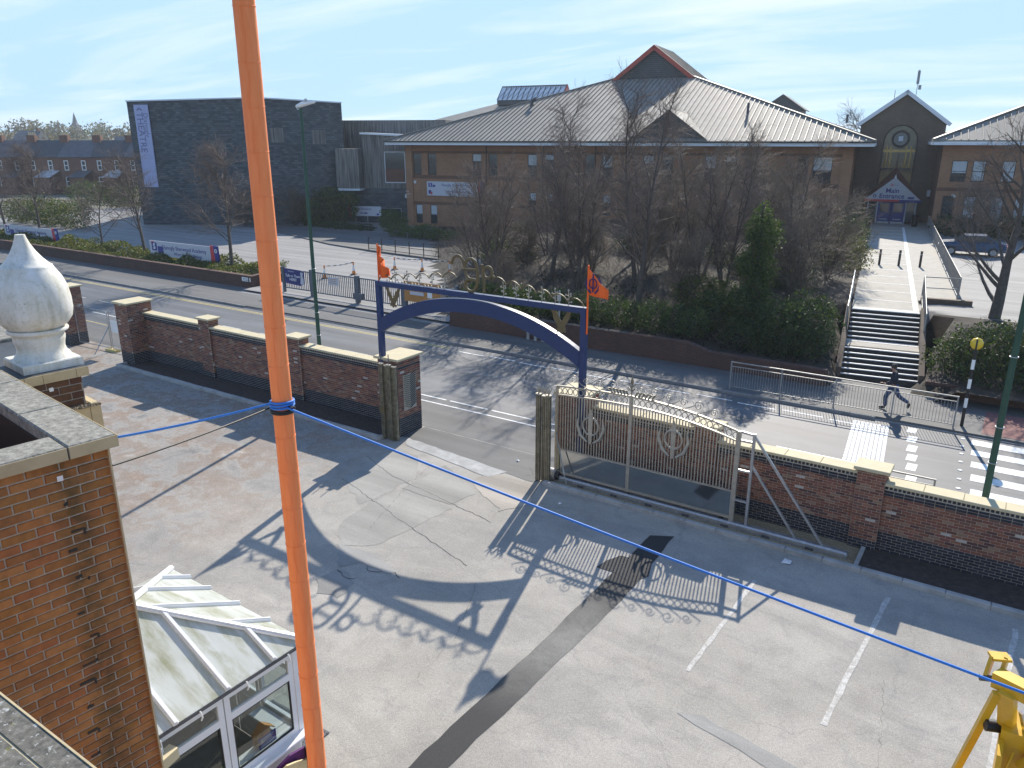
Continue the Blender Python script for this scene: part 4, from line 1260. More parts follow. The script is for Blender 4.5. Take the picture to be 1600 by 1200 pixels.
MB().box(-ow, ow, .165, .235, 7.0, 7.22).build('transom', M['frame_dark'], aw)
MB().box(-ow, ow, .165, .235, 8.75, 9.0).build('transom', M['inside_wood'], aw)
for x in (-1.1, -.75, .62, 1.05):
    MB().tube([(x, .22, oz0 + 1.7), (x + .05, .22, 8.4), (x - .04, .22, 9.3)], .085, 5).build('inside_column', M['inside_wood'], aw)
MB().tube([(.72 * math.cos(t), .14, 10.0 + .72 * math.sin(t)) for t in [2 * math.pi * k / 20 for k in range(20)]], .12, 6, closed=True).build('roundel', M['frame_dark'], aw)
MB().prism([(.6 * math.cos(2 * math.pi * k / 16), 10.0 + .6 * math.sin(2 * math.pi * k / 16)) for k in range(16)], .15, .18, axis='y').build('roundel_disc', M['pane'], aw)
MB().box(-.2, .2, .12, .149, 9.8, 10.25).build('clock_plate', M['sign_grey'], aw)
for s in (-1, 1):
    MB().slab([(0, -.25, 14.5), (s * 4.15, -.25, 11.42), (s * 4.15, 14, 11.42), (0, 14, 14.5)], .12).build('roof_slope', M['roof_metal'], eb_)
    MB().slab([(0, -.31, 14.52), (s * 4.2, -.31, 11.40), (s * 4.2, -.252, 11.40), (0, -.252, 14.52)], .34).build('verge', M['fascia'], eb_)
mb = MB().tube([(.75, .1, 13.6), (.75, .1, 16.3)], .03, 6)
mb.cyl(.75, .1, 15.0, 16.2, .12, 8).box(.85, 1.1, 0, .2, 14.5, 14.9)
mb.build('aerial', M['rail_steel'], eb_)
MB().tube([(-1.1, .1, 13.3), (-1.1, .1, 14.5)], .03, 6).build('aerial', M['rail_steel'], eb_)
# pyramid porch
pc = MB()
pb = -3.2
MB().slab([(0, pb, 6.55), (-2.45, pb, 4.35), (-2.45, -.01, 4.35), (0, -.01, 7.3)], .12).build('porch_roof', M['porch_red'], eb_)
MB().slab([(0, pb, 6.55), (0, -.01, 7.3), (2.45, -.01, 4.35), (2.45, pb, 4.35)], .12).build('porch_roof', M['porch_red'], eb_)
pg = MB().prism([(-2.4, 4.42), (2.4, 4.42), (0, 6.5)], pb - .06, pb, axis='y').build('porch_gable', M['sign_grey'], eb_)
MB().box(-2.5, .6, pb - .09, pb - .005, 4.22, 4.42).build('gable_strip', M['sign_red'], pg); MB().box(.605, 2.5, pb - .09, pb - .005, 4.18, 4.42).build('gable_strip', M['sign_blue'], pg)
letters('Main\nEntrance', .62, M['sign_blue'], pg, (-.1, pb - .075, 4.98), line=.82, bold=.012)
MB().box(1.3, 1.85, pb - .072, pb - .061, 4.5, 4.7).build('logo', M['sign_blue'], pg); letters('Djanogly', .12, M['sign_blue'], pg, (.15, pb - .075, 5.78))
MB().tube([(-.22 + .1 * math.cos(t), pb - .07, 5.78 + .1 * math.sin(t)) for t in [2 * math.pi * k / 10 for k in range(10)]], .035, 5, closed=True).build('logo', M['sign_red'], pg)
MB().tube([(-1.6 + .12 * math.cos(t), pb - .07, 4.72 + .12 * math.sin(t)) for t in [2 * math.pi * k / 10 for k in range(10)]], .045, 5, closed=True).build('logo', M['sign_blue'], pg)
MB().tube([(0, pb - .05, 6.4), (0, pb + .1, 6.75)], [.12, .02], 6).build('finial', M['white'], pg)
for x in (-2.1, -1.25, 1.25, 2.1):
    MB().box(x - .05, x + .05, pb + .1, pb + .2, 2.1, 4.3).build('porch_post', M['sign_grey'], eb_)
for x0, x1 in ((-2.05, -1.3), (1.3, 2.05)):
    window(eb_, x0, x1, 2.35, 4.2, y=pb + .15, fm='grey_steel', split=0)
for s in (-1, 1):
    d = MB().box(s * .6 - .57, s * .6 + .57, pb + .16, pb + .22, 2.12, 4.25).build('door', M['door_blue'], eb_)
    MB().box(s * .6 - .4, s * .6 + .4, pb + .14, pb + .158, 3.2, 4.05).build('door_glass', M['pane'], d)
    MB().tube([(s * .12, pb + .13, 3.0), (s * .12 + s * .05, pb + .09, 3.2), (s * .12, pb + .13, 3.4)], .025, 6).build('handle', M['rail_steel'], d)
    MB().box(s * .6 - .52, s * .6 + .52, pb + .13, pb + .158, 2.13, 2.32).build('kick_plate', M['galv'], d)
    MB().box(s * .6 - .35, s * .6 + .35, pb + .14, pb + .158, 2.5, 2.58).build('letter_plate', M['galv'], d)
MB().box(3.0, 3.3, -.12, -.002, 4.6, 5.2).build('notice_plate', M['sign_grey'], eb_)

# ---- right hand classroom wing
rw = thing('classroom_wing', 'brick classroom wing with a low metal roof, cut off by the right picture edge', 'building', S(7.2, 2), PHI)
opr = [(.9, 2.1, 6.4, 8.2), (2.5, 3.5, 6.4, 8.2), (4.7, 5.7, 6.4, 8.2), (6.3, 7.3, 6.4, 8.2), (9, 10, 6.4, 8.2), (.6, 1.6, 3.2, 5.2), (2.3, 3.2, 3.2, 5.2), (4.3, 5.3, 3.2, 5.2), (6.1, 7.0, 3.2, 5.2)]
wall_open('wall', 0, 22, 0, 9.6, opr, M['brick_school'], rw)
for i, (a, b, c, d) in enumerate(opr):
    window(rw, a, b, c, d, y=.1, blind=(.55, .9, .9, .9, .5, 0, .9, .95, .95)[i], split=.5)
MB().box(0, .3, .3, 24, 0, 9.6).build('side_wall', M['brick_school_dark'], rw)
MB().box(-.05, 22, -.03, -.004, 5.6, 5.9).build('brick_band', M['brick_school_dark'], rw)
MB().slab([(-.9, -1.2, 9.9), (22, -1.2, 9.9), (22, 12, 15.2), (12.3, 12, 15.2)], .14).build('roof_slope', M['roof_metal'], rw)
MB().slab([(-.9, -1.2, 9.9), (12.3, 12, 15.2), (12.3, 16, 15.2), (-.9, 26, 9.9)], .14).build('roof_slope', M['roof_metal'], rw)
x = -.5
while x < 22:
    t = min(1, (x + .9) / 13.2)
    MB().bar((x, -1.18, 9.94), (x, -1.2 + 13.2 * t, 9.94 + 5.3 * t), .06, .09).build('roof_seam', M['roof_seam'], rw)
    x += .56
MB().bar((-.9, -1.2, 9.98), (12.3, 12, 15.28), .28, .14).build('hip_capping', M['roof_seam'], rw)
MB().box(-.88, 22, -1.24, -1.2, 9.5, 9.76).build('fascia', M['fascia'], rw); MB().box(-.94, -.9, -1.2, 24, 9.5, 9.76).build('fascia', M['fascia'], rw)
MB().tube([(1.3, -.02, 5.25), (1.3, -.25, 5.3), (1.5, -.5, 5.15)], .09, 8).build('flood_light', M['white'], rw)
# small slate gablet roof seen over the right end of the main roof
gr = thing('rear_gable', 'small dark slatted gable roof showing behind the right slope of the school roof', 'building', S(-11.5, 43), PHI)
MB().prism([(-2.7, 0), (2.7, 0), (2.7, 14.0), (0, 15.85), (-2.7, 14.0)], 0, 6, axis='y').build('gable', M['roof_dark'], gr)
for s in (-1, 1):
    MB().slab([(0, -.2, 16.0), (s * 3.1, -.2, 13.9), (s * 3.1, 7, 13.9), (0, 7, 16.0)], .12).build('roof_slope', M['roof_dark'], gr)

# ---- theatre: tall windowless block clad in dark stone
TL = (-88.2, 53.3); TC = (-74.6, 60.4); TR = (-69.8, 68.8)
th = thing('theatre', 'tall windowless theatre block clad in dark rough stone, left of the orange pole', 'building', (TC[0], TC[1], 0), 0)
def rel(p, z):
    return (p[0] - TC[0], p[1] - TC[1], z)
BL = (-92, 88); BL2 = (-104, 78)
ring = [TL, TC, TR, BL, BL2]
tops = [14.05, 14.35, 14.0, 14.0, 14.0]
mb = MB()
for i in range(5):
    j = (i + 1) % 5
    mb.quad(rel(ring[i], 0), rel(ring[j], 0), rel(ring[j], tops[j]), rel(ring[i], tops[i]))
mb.build('wall', M['stone_dark'], th)
mb = MB()
vs = [rel(p, z + .02) for p, z in zip(ring, tops)]
mb.add(vs, [tuple(range(5))]); mb.build('roof', M['roof_dark'], th)
def along(A, B, t, off, z):
    dx, dy = B[0] - A[0], B[1] - A[1]; L = math.hypot(dx, dy)
    return rel((A[0] + dx * t + dy / L * off, A[1] + dy * t - dx / L * off), z)
for A, B, za, zb in ((TL, TC, 14.05, 14.35), (TC, TR, 14.35, 14.0)):
    MB().bar(along(A, B, 0, .06, za + .05), along(A, B, 1, .06, zb + .05), .3, .14).build('roof_edge', M['fascia'], th)
for t, z in ((.12, 9.6), (.62, 9.4)):
    MB().add([along(TC, TR, t, .03, z), along(TC, TR, t + .16, .03, z), along(TC, TR, t + .16, .03, z + 1.6), along(TC, TR, t, .03, z + 1.6)], [(0, 1, 2, 3)]).build('stone_panel', M['timber_grey'], th)
MB().add([along(TL, TC, .985, .04, 0.2), along(TL, TC, .60, .04, 0.2), along(TL, TC, .60, .04, 3.2), along(TL, TC, .985, .04, 3.2)], [(0, 1, 2, 3)]).build('stone_panel', M['stone_dark'], th)
ang = math.atan2(TC[1] - TL[1], TC[0] - TL[0])
p = along(TL, TC, .112, .12, 8.8)
bnr = thing('theatre_banner', 'tall lilac banner with THEATRE written down it on the dark theatre wall', 'sign', (p[0] + TC[0], p[1] + TC[1], 4.6), ang)
MB().box(-.85, .85, -.05, .03, 0, 9.1).build('cloth', M['banner_lilac'], bnr)
letters('THEATRE', 1.05, M['banner_dark'], bnr, (-.28, -.06, 6.1), rot=(R(90), R(90), 0), bold=.01)
letters('Djanogly', .75, M['banner_dark'], bnr, (.42, -.06, 6.9), rot=(R(90), R(90), 0))
MB().tube([(-.5, -.07, 8.5), (-.2, -.07, 8.75), (.1, -.07, 8.5)], .07, 5).build('emblem', M['banner_dark'], bnr)

# ---- timber clad link between theatre and school
lk = thing('timber_link', 'grey timber clad upper storey with one square window between the theatre and the school', 'building', (-67.2, 69.2, 0), R(24))
wall_open('upper_wall', 0, 9.5, 4.35, 10.3, [(2.6, 5.2, 5.0, 8.6)], M['timber_grey'], lk, depth=.15)
window(lk, 2.6, 5.2, 5.0, 8.6, y=.12, fm='fascia', pm='pane', split=0, f=.12)
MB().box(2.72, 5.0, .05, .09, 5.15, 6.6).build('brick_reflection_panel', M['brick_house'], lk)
MB().box(-4.5, 9.4, .02, .5, -.2, 4.33).build('lower_wall', M['stone_dark'], lk)
MB().box(0, .3, .3, 8, -.2, 10.3).build('side_wall', M['timber_grey'], lk); MB().box(0, 9.5, 7.5, 8, 0, 10.3).build('rear_wall', M['timber_grey'], lk)
MB().slab([(-.15, -.25, 10.72), (9.7, -.25, 10.3), (9.7, 8, 10.3), (-.15, 8, 10.72)], .2).build('roof', M['fascia'], lk)
MB().prism([(0, 10.3), (9.5, 10.3), (9.5, 10.1), (0, 10.5)], .0, .05, axis='y').build('roof_edge', M['timber_grey'], lk)
bay = MB().box(-2.9, -.1, -1.3, 3, 4.4, 8.9).build('bay', M['timber_grey'], lk)
MB().box(-2.95, -.05, -1.35, 3, 4.15, 4.395).build('bay_edge', M['fascia'], bay)
window(lk, 1.7, 4.5, .9, 2.1, y=-.02, fm='galv', split=0, mull=1)
MB().cyl(5.2, -.08, 3.3, 3.7, .18, 10).build('wall_lamp', M['white'], lk)
MB().box(-8.5, 8.8, 5.5, 12, 0, 12.2).build('rear_block', M['timber_grey'], lk)
pl = thing('plant_room', 'white rooftop plant enclosure above the timber clad link', 'building', (-60.6, 84.5, 0), R(10))
MB().box(-3.5, 6.0, 0, 5, 9.4, 12.1).build('enclosure', M['fascia'], pl); MB().box(-3.4, 5.9, .1, 4.9, 0, 9.38).build('lower_wall', M['timber_grey'], pl)
for k in range(3):
    MB().tube([(-2.6 + k * 1.7, -.3, 9.4), (-2.6 + k * 1.7, -.3, 11.8)], .05, 6).build('flue', M['rail_steel'], pl)

# ---- terrace of brick houses far to the left
hx = Vector((22.66, 15.05, 0)).normalized(); ha = math.atan2(hx.y, hx.x)
def house(k, label):
    base = Vector((-176.5, 70.2, 0)) + hx * (k * 6.5)
    h = thing('terraced_house', label, 'house', base, ha, 'terraced houses beyond the car park')
    W = 6.46
    op = [(1.0, 1.9, 4.1, 6.0), (4.4, 5.3, 4.1, 6.0), (.9, 2.2, 1.1, 2.9)]
    wall_open('wall', 0, W, -.2, 6.7, op, M['brick_house'], h)
    for (a, b, c, d) in op:
        window(h, a, b, c, d, y=.08, fm='white', f=.16, split=.5)
    MB().box(0, W, 7.7, 8, 0, 6.7).build('rear_wall', M['brick_house'], h)
    for x in (0, W - .25):
        MB().prism([(.31, -.2), (7.69, -.2), (7.69, 6.7), (4, 9.5), (.31, 6.7)], x, x + .25, axis='x').build('party_wall', M['brick_house'], h)
    MB().slab([(0, -.3, 6.6), (W, -.3, 6.6), (W, 4, 9.75), (0, 4, 9.75)], .12).build('roof', M['slate_wet'] if k % 2 else M['roof_dark'], h)
    MB().slab([(0, 8.3, 6.6), (0, 4, 9.75), (W, 4, 9.75), (W, 8.3, 6.6)], .12).build('roof', M['slate_wet'], h)
    ch = MB().box(W - .9, W + .7, 3.4, 4.6, 9.0, 10.7).build('chimney', M['brick_house'], h)
    for q in range(4):
        MB().cyl(W - .65 + q * .4, 4.0, 10.7, 11.3, .13, 8, .1).build('chimney_pot', M['cream'], ch)
    MB().box(3.0, 3.9, .06, .12, 0, 2.1).build('door', M['door_blue'] if k % 3 else M['red_trim'], h)
    ex = MB().box(3.6, W - .2, -3.6, -.01, -.2, 3.0).build('rear_extension', M['brick_house'], h)
    MB().slab([(3.4, -3.8, 3.0), (W, -3.8, 3.0), (W, -.02, 4.1), (3.4, -.02, 4.1)], .1).build('lean_to_roof', M['slate_wet'] if k % 2 else M['blind'], h)
names = ['first from the left of the picture edge', 'second from the left picture edge', 'third from the left, bare tree in front', 'fourth from the left with dark slates', 'fifth from the left, middle of the row', 'sixth from the left with paler slates', 'seventh from the left, nearest but one to the theatre', 'half hidden at the theatre corner']
for k in range(8):
    house(k, 'red brick terraced house, ' + names[k])
sp = thing('church', 'distant grey church with a sharp spire rising over the trees on the horizon', 'church', (-617.5, 329.5, 8), R(30))
MB().box(-2.6, 2.6, -2.6, 2.6, 0, 12).build('tower', M['slate_wet'], sp)
MB().tube([(0, 0, 12), (0, 0, 14), (0, 0, 21)], [3.0, 1.8, .1], 8, smooth=False).build('spire', M['slate_wet'], sp)

# ------------------------------------------------------------------ temple roof and brick end wall in the foreground
TZ = R(-7.4)
T0 = (-5.446, 2.817)
tm = thing('temple_building', 'near brown brick end wall with cream edged weathered coping and a dark roof well', 'building', (T0[0], T0[1], 0), TZ)
OLD = [(0.42, 0.175, 0.052), (0.47, 0.19, 0.058), (0.37, 0.155, 0.052), (0.50, 0.22, 0.072), (0.41, 0.18, 0.05), (0.43, 0.16, 0.056)]
wc = MB().box(-6.5, -.05, -3.2, -.06, 0, 7.2); wc.box(-.30, -.05, -3.2, -.06, 7.2, 7.80).box(-6.5, -.31, -.30, -.06, 7.2, 7.80)
wc.build('wall_core', M['mortar'], tm)
ents = []
courses(ents, -3.2, -.045, 0.0, 7.79, -.05, 'right', lambda: random.choice(OLD))
def nt(e):
    return -e[2] + abs(e[1]) * .55
lay(tm, ents, nt, M['brick_old'])
MB().box(-.052, -.012, -.058, -.045, 0, 7.79).build('corner_edge', M['cream'], tm)
for (y0, y1, x0, x1) in [(-.30, 0.0, -.31, 0.02), ]:
    pass
def cop(x0, x1, y0, y1, z=7.9, t=.10):
    c = MB().cbox(x0, x1, y0, y1, z - t, z, .012).build('coping_slab', M['coping_old'], tm)
    return c
for x0, x1 in ((-1.005, .015), (-2.03, -1.015), (-3.05, -2.04), (-6.5, -3.06)):
    cop(x0, x1, -.33, .01)
for y0, y1 in ((-1.22, -.337), (-2.1, -1.227), (-3.2, -2.107)):
    cop(-.31, .015, y0, y1, 7.9)
# painted cream outer faces of the coping, one piece per slab
for y0, y1 in ((-.325, .01), (-1.215, -.34), (-2.1, -1.23), (-3.2, -2.11)):
    MB().box(.0155, .021, y0, y1, 7.802, 7.893).build('painted_edge', M['cream'], tm)
MB().box(-6.5, .018, .0105, .016, 7.802, 7.893).build('painted_edge', M['cream'], tm)
MB().box(-6.4, -.32, -3.2, -.34, 7.2, 7.3).build('roof_well', M['soil'], tm)
MB().box(-6.4, -.315, -.34, -.31, 7.3, 7.80).build('inner_upstand', M['black'], tm)
for (x, y, z) in ((.019, -.40, 7.66),):
    t_ = MB().box(-.045, -.035, y - .02, y + .02, z - .02, z + .02).build('tell_tale_plate', M['white'], tm)
for k in range(13):
    z = 7.52 - k * .225 - random.choice((0, .075)); y = -.33 + random.uniform(-.07, .07) - k * .012; L = random.uniform(.03, .09)
    MB().box(-.05, -.0375, y - L, y + L * .4, z - .006, z + .008 + random.uniform(0, .012)).build('open_joint', M['black'], tm)
    if k % 2:
        MB().box(-.05, -.0372, y + L * .4, y + L * .4 + .014, z - .05, z + .004).build('open_joint', M['black'], tm)
# projecting bay with the pedestal that carries the finial
bay = MB().box(-4.9, -2.83, -.04, .80, 0, 7.6).build('bay_core', M['mortar_dark'], tm)
ents = []
courses(ents, -.0, .80, 6.4, 7.6, -2.83, 'right', lambda: random.choice([(.13, .062, .035), (.15, .075, .04), (.115, .055, .035)]), bl=.225, bh=.078)
for (x, y, z, L, h, d, col, face) in ents:
    inst('brick', brick_mesh(L, h, d, col, face).mesh('brick', M['brick_old'], fix=False, cols=True), bay, (x, y, z))
MB().cbox(-4.95, -2.79, -.02, .86, 7.6, 7.70, .01).build('bay_coping', M['roof_dark'], tm)
for y0, y1 in ((.0, .25), (.255, .42), (.425, .74), (.745, .865)):
    MB().box(-2.788, -2.78, y0, y1, 7.603, 7.70).build('painted_edge', M['cream'], tm)
MB().box(-2.835, -2.815, .47, .51, 7.50, 7.54).build('tell_tale_plate', M['white'], tm)
MB().cbox(-4.3, -2.74, .805, .91, 6.9, 7.30, .02).build('render_box', M['cream'], tm)
MB().box(-2.81, -2.745, .2, .80, 6.9, 7.27).build('render_box', M['cream'], tm)
V_, F_, c_ = pebbles(420, -2.82, -2.70, .2, .9, .01, .025, 7.28)
stuff(link(bpy.data.objects.new('leaf_litter', np_mesh('leaf_litter', V_, F_, M['brick'], [(a * .5, b * .42, c * .3, 1) for a, b, c, d in c_])), tm))
MB().box(-7.2, -4.6, .42, .80, 0, 7.62).build('bay_core', M['mortar_dark'], tm)
for k in range(3):
    MB().cbox(-5.42 - k * .85, -4.58 - k * .85, .36, .86, 7.62, 7.74, .012).build('coping_slab', M['coping_old'], tm)
# main wall below the viewpoint and its lichen covered parapet
MB().box(-12, 4.0, -5.5, -2.25, 0, 8.36).build('main_wall', M['brick_school'], tm)
pz = thing('near_parapet', 'lichen crusted dark concrete parapet at the bottom left corner, closest to the viewer', 'parapet', (-2.0, .70, 0), 0)
def crust(name, x0, x1, y0, y1, z0, z1):
    """rough broken concrete surface"""
    n, m_ = 90, 22
    V = []; F = []
    for j in range(m_ + 1):
        for i in range(n + 1):
            x = x0 + (x1 - x0) * i / n; y = y0 + (y1 - y0) * j / m_
            V.append((x, y, z1 + 0))
    for j in range(m_):
        for i in range(n):
            F.append((j * (n + 1) + i, j * (n + 1) + i + 1, (j + 1) * (n + 1) + i + 1, (j + 1) * (n + 1) + i))
    mb = MB(); mb.add(V, F); mb.box(x0, x1, y0, y1, z0, z1 - .012)
    return mb.build(name, M['lichen'], pz)
crust('parapet_coping', -1.2, 2.4, -.068, 0, 8.30, 8.5)
crust('parapet_coping', -1.2, 2.4, -.36, -.078, 8.30, 8.506)
MB().box(-1.2, 2.4, -.078, -.068, 8.30, 8.497).build('pointing', M['coping'], pz)
MB().box(-1.2, 2.4, .0005, .006, 8.30, 8.503).build('painted_edge', M['cream'], pz)
MB().box(-1.2, 2.4, -.36, -.02, 7.4, 8.30).build('parapet_wall', M['brick_school'], pz)

# finial
def TL_(x, y, z=0):
    c, s = math.cos(TZ), math.sin(TZ)
    return (T0[0] + x * c - y * s, T0[1] + x * s + y * c, z)
fn = thing('stone_finial', 'large weathered white bulb shaped finial on a square slab at the roof edge', 'finial', TL_(-3.18, .58, 7.70), TZ)
fn.scale = (1, 1, .905)
MB().cbox(-.29, .29, -.29, .29, 0, .10, .012).build('slab', M['white_stone'], fn)
mb = MB().lathe([(.275, .10), (.262, .13), (.235, .17), (.225, .22), (.232, .27), (.243, .31), (.245, .35), (.235, .385), (.262, .40), (.285, .415), (.29, .435), (.28, .455)], 40)
mb.build('neck', M['white_stone'], fn)
mb = MB().lathe([(.24, .45), (.30, .50), (.345, .57), (.363, .67), (.362, .78), (.345, .92), (.31, 1.03), (.262, 1.12), (.245, 1.155), (.242, 1.17), (.222, 1.18), (.165, 1.25), (.115, 1.33), (.078, 1.41), (.055, 1.48), (.046, 1.52)], 48)
bulb = mb.build('bulb', M['white_stone'], fn)
rv = MB()
for cx, cz, rr in ((-.015, .80, .035), (.02, .73, .03)):
    rv.tube([(.348, cx + rr * math.cos(t), cz + rr * math.sin(t)) for t in [2 * math.pi * k / 12 for k in range(12)]], .007, 5, closed=True)
rv.tube([(.34, -.06, .86), (.352, -.075, .78), (.35, -.05, .7), (.345, -.03, .64)], .008, 5); rv.tube([(.348, .05, .76), (.35, .055, .7), (.342, .05, .62)], .01, 5)
rv.build('moulded_emblem', M['white_stone'], fn, rz=R(-52))

# ------------------------------------------------------------------ orange flag pole, its lashings and ropes
PX, PY = -5.842, 4.703
fp = thing('flag_pole', 'tall orange cloth wrapped flag pole crossing the whole picture with stitched seams', 'flag pole', (PX, PY, 0))
mb = MB(); zs = np.linspace(0, 14.5, 150); n = 26; vs = []; fs = []
ph = [random.uniform(0, 6.28) for _ in range(9)]
seam_z = [0.3]
while seam_z[-1] < 14.3:
    seam_z.append(seam_z[-1] + random.uniform(.36, .44))
def prad(z, t):
    r = .102 - .0012 * (z - 4)
    d = min(abs(z - s) for s in seam_z)
    k = 1.0 + .004 * math.sin(3 * t + ph[int(z / .4) % 9]) + .003 * math.sin(5 * t + 2.5 * z)
    if d < .025:
        k += .012 * (1 - d / .025)
    elif d < .09:
        k -= .004
    return r * k
for z in zs:
    for q in range(n):
        t = 2 * math.pi * q / n
        vs.append((prad(z, t) * math.cos(t), prad(z, t) * math.sin(t), z))
for i in range(len(zs) - 1):
    for q in range(n):
        q2 = (q + 1) % n
        fs.append((i * n + q, i * n + q2, (i + 1) * n + q2, (i + 1) * n + q))
mb.add(vs, fs, True); mb.build('cloth_sleeve', M['orange_cloth'], fp)
# loose folds sewn down the side of each length of cloth
mb = MB()
for a, b in zip(seam_z, seam_z[1:]):
    for t0 in (-.75 + random.uniform(-.25, .25),):
        pts = []
        for k in range(6):
            z = a + (b - a) * k / 5
            t = t0 + .10 * math.sin(k * 1.3 + a); r = prad(z, t) + .001
            pts.append((r * math.cos(t), r * math.sin(t), z))
        mb.tube(pts, [.001, .003, .005, .004, .003, .001], 5)
mb.build('cloth_folds', M['orange_cloth'], fp)
mb = MB()
for s in seam_z:
    r = .102 - .0012 * (s - 4) + .002
    mb.tube([(r * math.cos(t), r * math.sin(t), s + .006 * math.sin(2 * t)) for t in [2 * math.pi * k / 24 for k in range(24)]], .0025, 5, closed=True)
mb.build('stitched_seams', M['orange_cloth'], fp)
mb = MB()
for k in range(3):
    mb.tube([(.112 * math.cos(t), .112 * math.sin(t), 7.50 + k * .022 + .008 * math.sin(t + k)) for t in [2 * math.pi * q / 20 for q in range(20)]], .012, 6, closed=True)
mb.build('rope_lashing', M['rope'], fp)
mb = MB()
for k in range(2):
    mb.tube([(.111 * math.cos(t), .111 * math.sin(t), 7.44 + k * .02) for t in [2 * math.pi * q / 20 for q in range(20)]], .012, 6, closed=True)
mb.box(.10, .16, -.02, .02, 7.47, 7.51)
mb.build('black_strap', M['cable'], fp)
def line_obj(name, a, b, r, m, label, cat, sag=0.0, n=14):
    pts = []
    a = Vector(a); b = Vector(b)
    for k in range(n + 1):
        t = k / n; p = a.lerp(b, t); p.z -= sag * 4 * t * (1 - t); pts.append(p)
    o = MB().tube(pts, r, 6).build(name, m)
    return tag(o, label, cat)
line_obj('guy_rope', (PX + .10, PY - .03, 7.50), (1.28, 6.345, 5.84), .0115, M['rope'], 'blue rope stretched from the orange pole down to the lower right corner', 'rope', .03)
line_obj('guy_rope', (PX - .12, PY + .02, 7.50), (-7.28, 3.76, 7.15), .0125, M['rope'], 'blue rope running left from the orange pole behind the brick parapet', 'rope', .02)
line_obj('guy_cable', (PX - .12, PY, 7.47), (-5.49, 2.79, 7.64), .008, M['cable'], 'thin black cable from the orange pole to the brick wall corner', 'cable', .02)

# ------------------------------------------------------------------ glazed porch
po = thing('glazed_porch', 'white framed glazed porch with a milky hipped roof streaked green, below the brick wall', 'porch', (-8.45, 6.60, 0), R(-1.5))
# local axes: x to the left is negative, y towards the temple is negative
pw, pl_ = 3.4, 3.9      # width (x), depth (y)
eh, rh = 2.55, 3.42
ap = (-pw / 2, -1.62, rh); ap2 = (-pw / 2, -pl_, rh)
o_ = .12
cE = (o_, o_, eh); cF = (-pw - o_, o_, eh); cN = (o_, -pl_, eh); cNF = (-pw - o_, -pl_, eh)
rf = MB().slab([cE, ap, ap2, cN], .025).build('roof', M['poly'], po)
MB().slab([cE, cF, ap], .025).build('roof_slope', M['poly'], po)
MB().slab([cF, cNF, ap2, ap], .025).build('roof_slope', M['poly'], po)
def rib(p, q, w=.075, name='glazing_bar'):
    p = Vector(p); q = Vector(q); u = Vector((0, 0, .02))
    mb = MB().bar(p + u, q + u, w, .04); mb.bar(p + u * 2, q + u * 2, w * .6, .05)
    return mb.build(name, M['upvc'], po)
rib(cE, ap, .10, 'hip_bar'); rib(cF, ap, .10, 'hip_bar'); rib(ap, ap2, .12, 'ridge_bar')
def on_hip(corner, y=None, x=None):
    a = Vector(corner); b = Vector(ap)
    t = (y - a.y) / (b.y - a.y) if y is not None else (x - a.x) / (b.x - a.x)
    return a.lerp(b, t)
for y in (-.48, -1.28):
    rib((o_ + .01, y, eh), on_hip(cE, y=y))
for y in (-2.1, -2.9):
    rib((o_ + .03, y, eh), (-pw / 2, y, rh))
for x in (-.75, -1.55, -2.35, -2.95):
    c = cE if x > -pw / 2 else cF
    rib((x, o_ + .01, eh), on_hip(c, x=x), .055)
for y in (-.9, -1.9, -2.9):
    rib((-pw - o_, y, eh), (-pw / 2, y, rh) if y < -1.62 else on_hip(cF, y=y))
MB().box(.09, .13, -pl_, o_ + .01, eh - .06, eh - .014).build('gutter', M['slate_wet'], po)
MB().box(-pw - o_, o_ + .01, .09, .13, eh - .06, eh - .014).build('gutter', M['slate_wet'], po)
MB().box(.004, .03, -pl_, -.02, eh - .128, eh - .03).build('eaves_beam', M['upvc'], po)
for y in (-.25, -1.0, -1.75):
    MB().tube([(.15, y, eh - .02), (.19, y, eh - .1), (.15, y, eh - .17)], .012, 5).build('gutter_bracket', M['white'], po)
# frames: right side (x = 0) and front (y = 0)
def side_frame(y0, y1):
    f = MB()
    f.box(-.06, .0, y0, y0 + .09, .9, eh - .13); f.box(-.06, .0, y1 - .09, y1, .9, eh - .13)
    f.box(-.06, .0, y0 + .09, y1 - .09, .9, 1.0); f.box(-.06, .0, y0 + .09, y1 - .09, eh - .24, eh - .13)
    f.box(-.058, .002, y0 + .09, y1 - .09, 1.93, 2.05)
    w = f.build('side_window', M['upvc'], po)
    MB().box(-.034, -.028, y0 + .08, y1 - .08, .98, 1.95).build('pane', M['glass'], w)
    MB().box(-.034, -.028, y0 + .08, y1 - .08, 2.03, eh - .22).build('pane', M['glass'], w)
    g = MB().box(-.029, .0, y0 + .09, y0 + .11, 1.0, 1.93).box(-.029, .0, y1 - .11, y1 - .09, 1.0, 1.93)
    g.box(-.029, .001, y0 + .11, y1 - .11, 1.0, 1.02).box(-.029, .001, y0 + .11, y1 - .11, 1.91, 1.93)
    g.build('gasket', M['black'], w)
side_frame(-1.30, -.08); side_frame(-2.56, -1.32); side_frame(-3.85, -2.58)
MB().box(-.08, .012, -.078, .02, .9, eh - .13).build('corner_post', M['upvc'], po)
f = MB()
for x0, x1 in ((-1.0, -.085), (-3.4, -2.42)):
    f.box(x0, x0 + .08, -.05, .01, .9, eh - .13); f.box(x1 - .08, x1, -.05, .01, .9, eh - .13)
    f.box(x0 + .08, x1 - .08, -.05, .01, .9, 1.0); f.box(x0 + .08, x1 - .08, -.05, .01, eh - .24, eh - .13); f.box(x0 + .08, x1 - .08, -.048, .012, 1.95, 2.05)
fw = f.build('front_window', M['upvc'], po)
MB().box(-.93, -.15, -.024, -.018, .98, eh - .2).build('pane', M['glass'], fw); MB().box(-3.33, -2.5, -.024, -.018, .98, eh - .2).build('pane', M['glass'], fw)
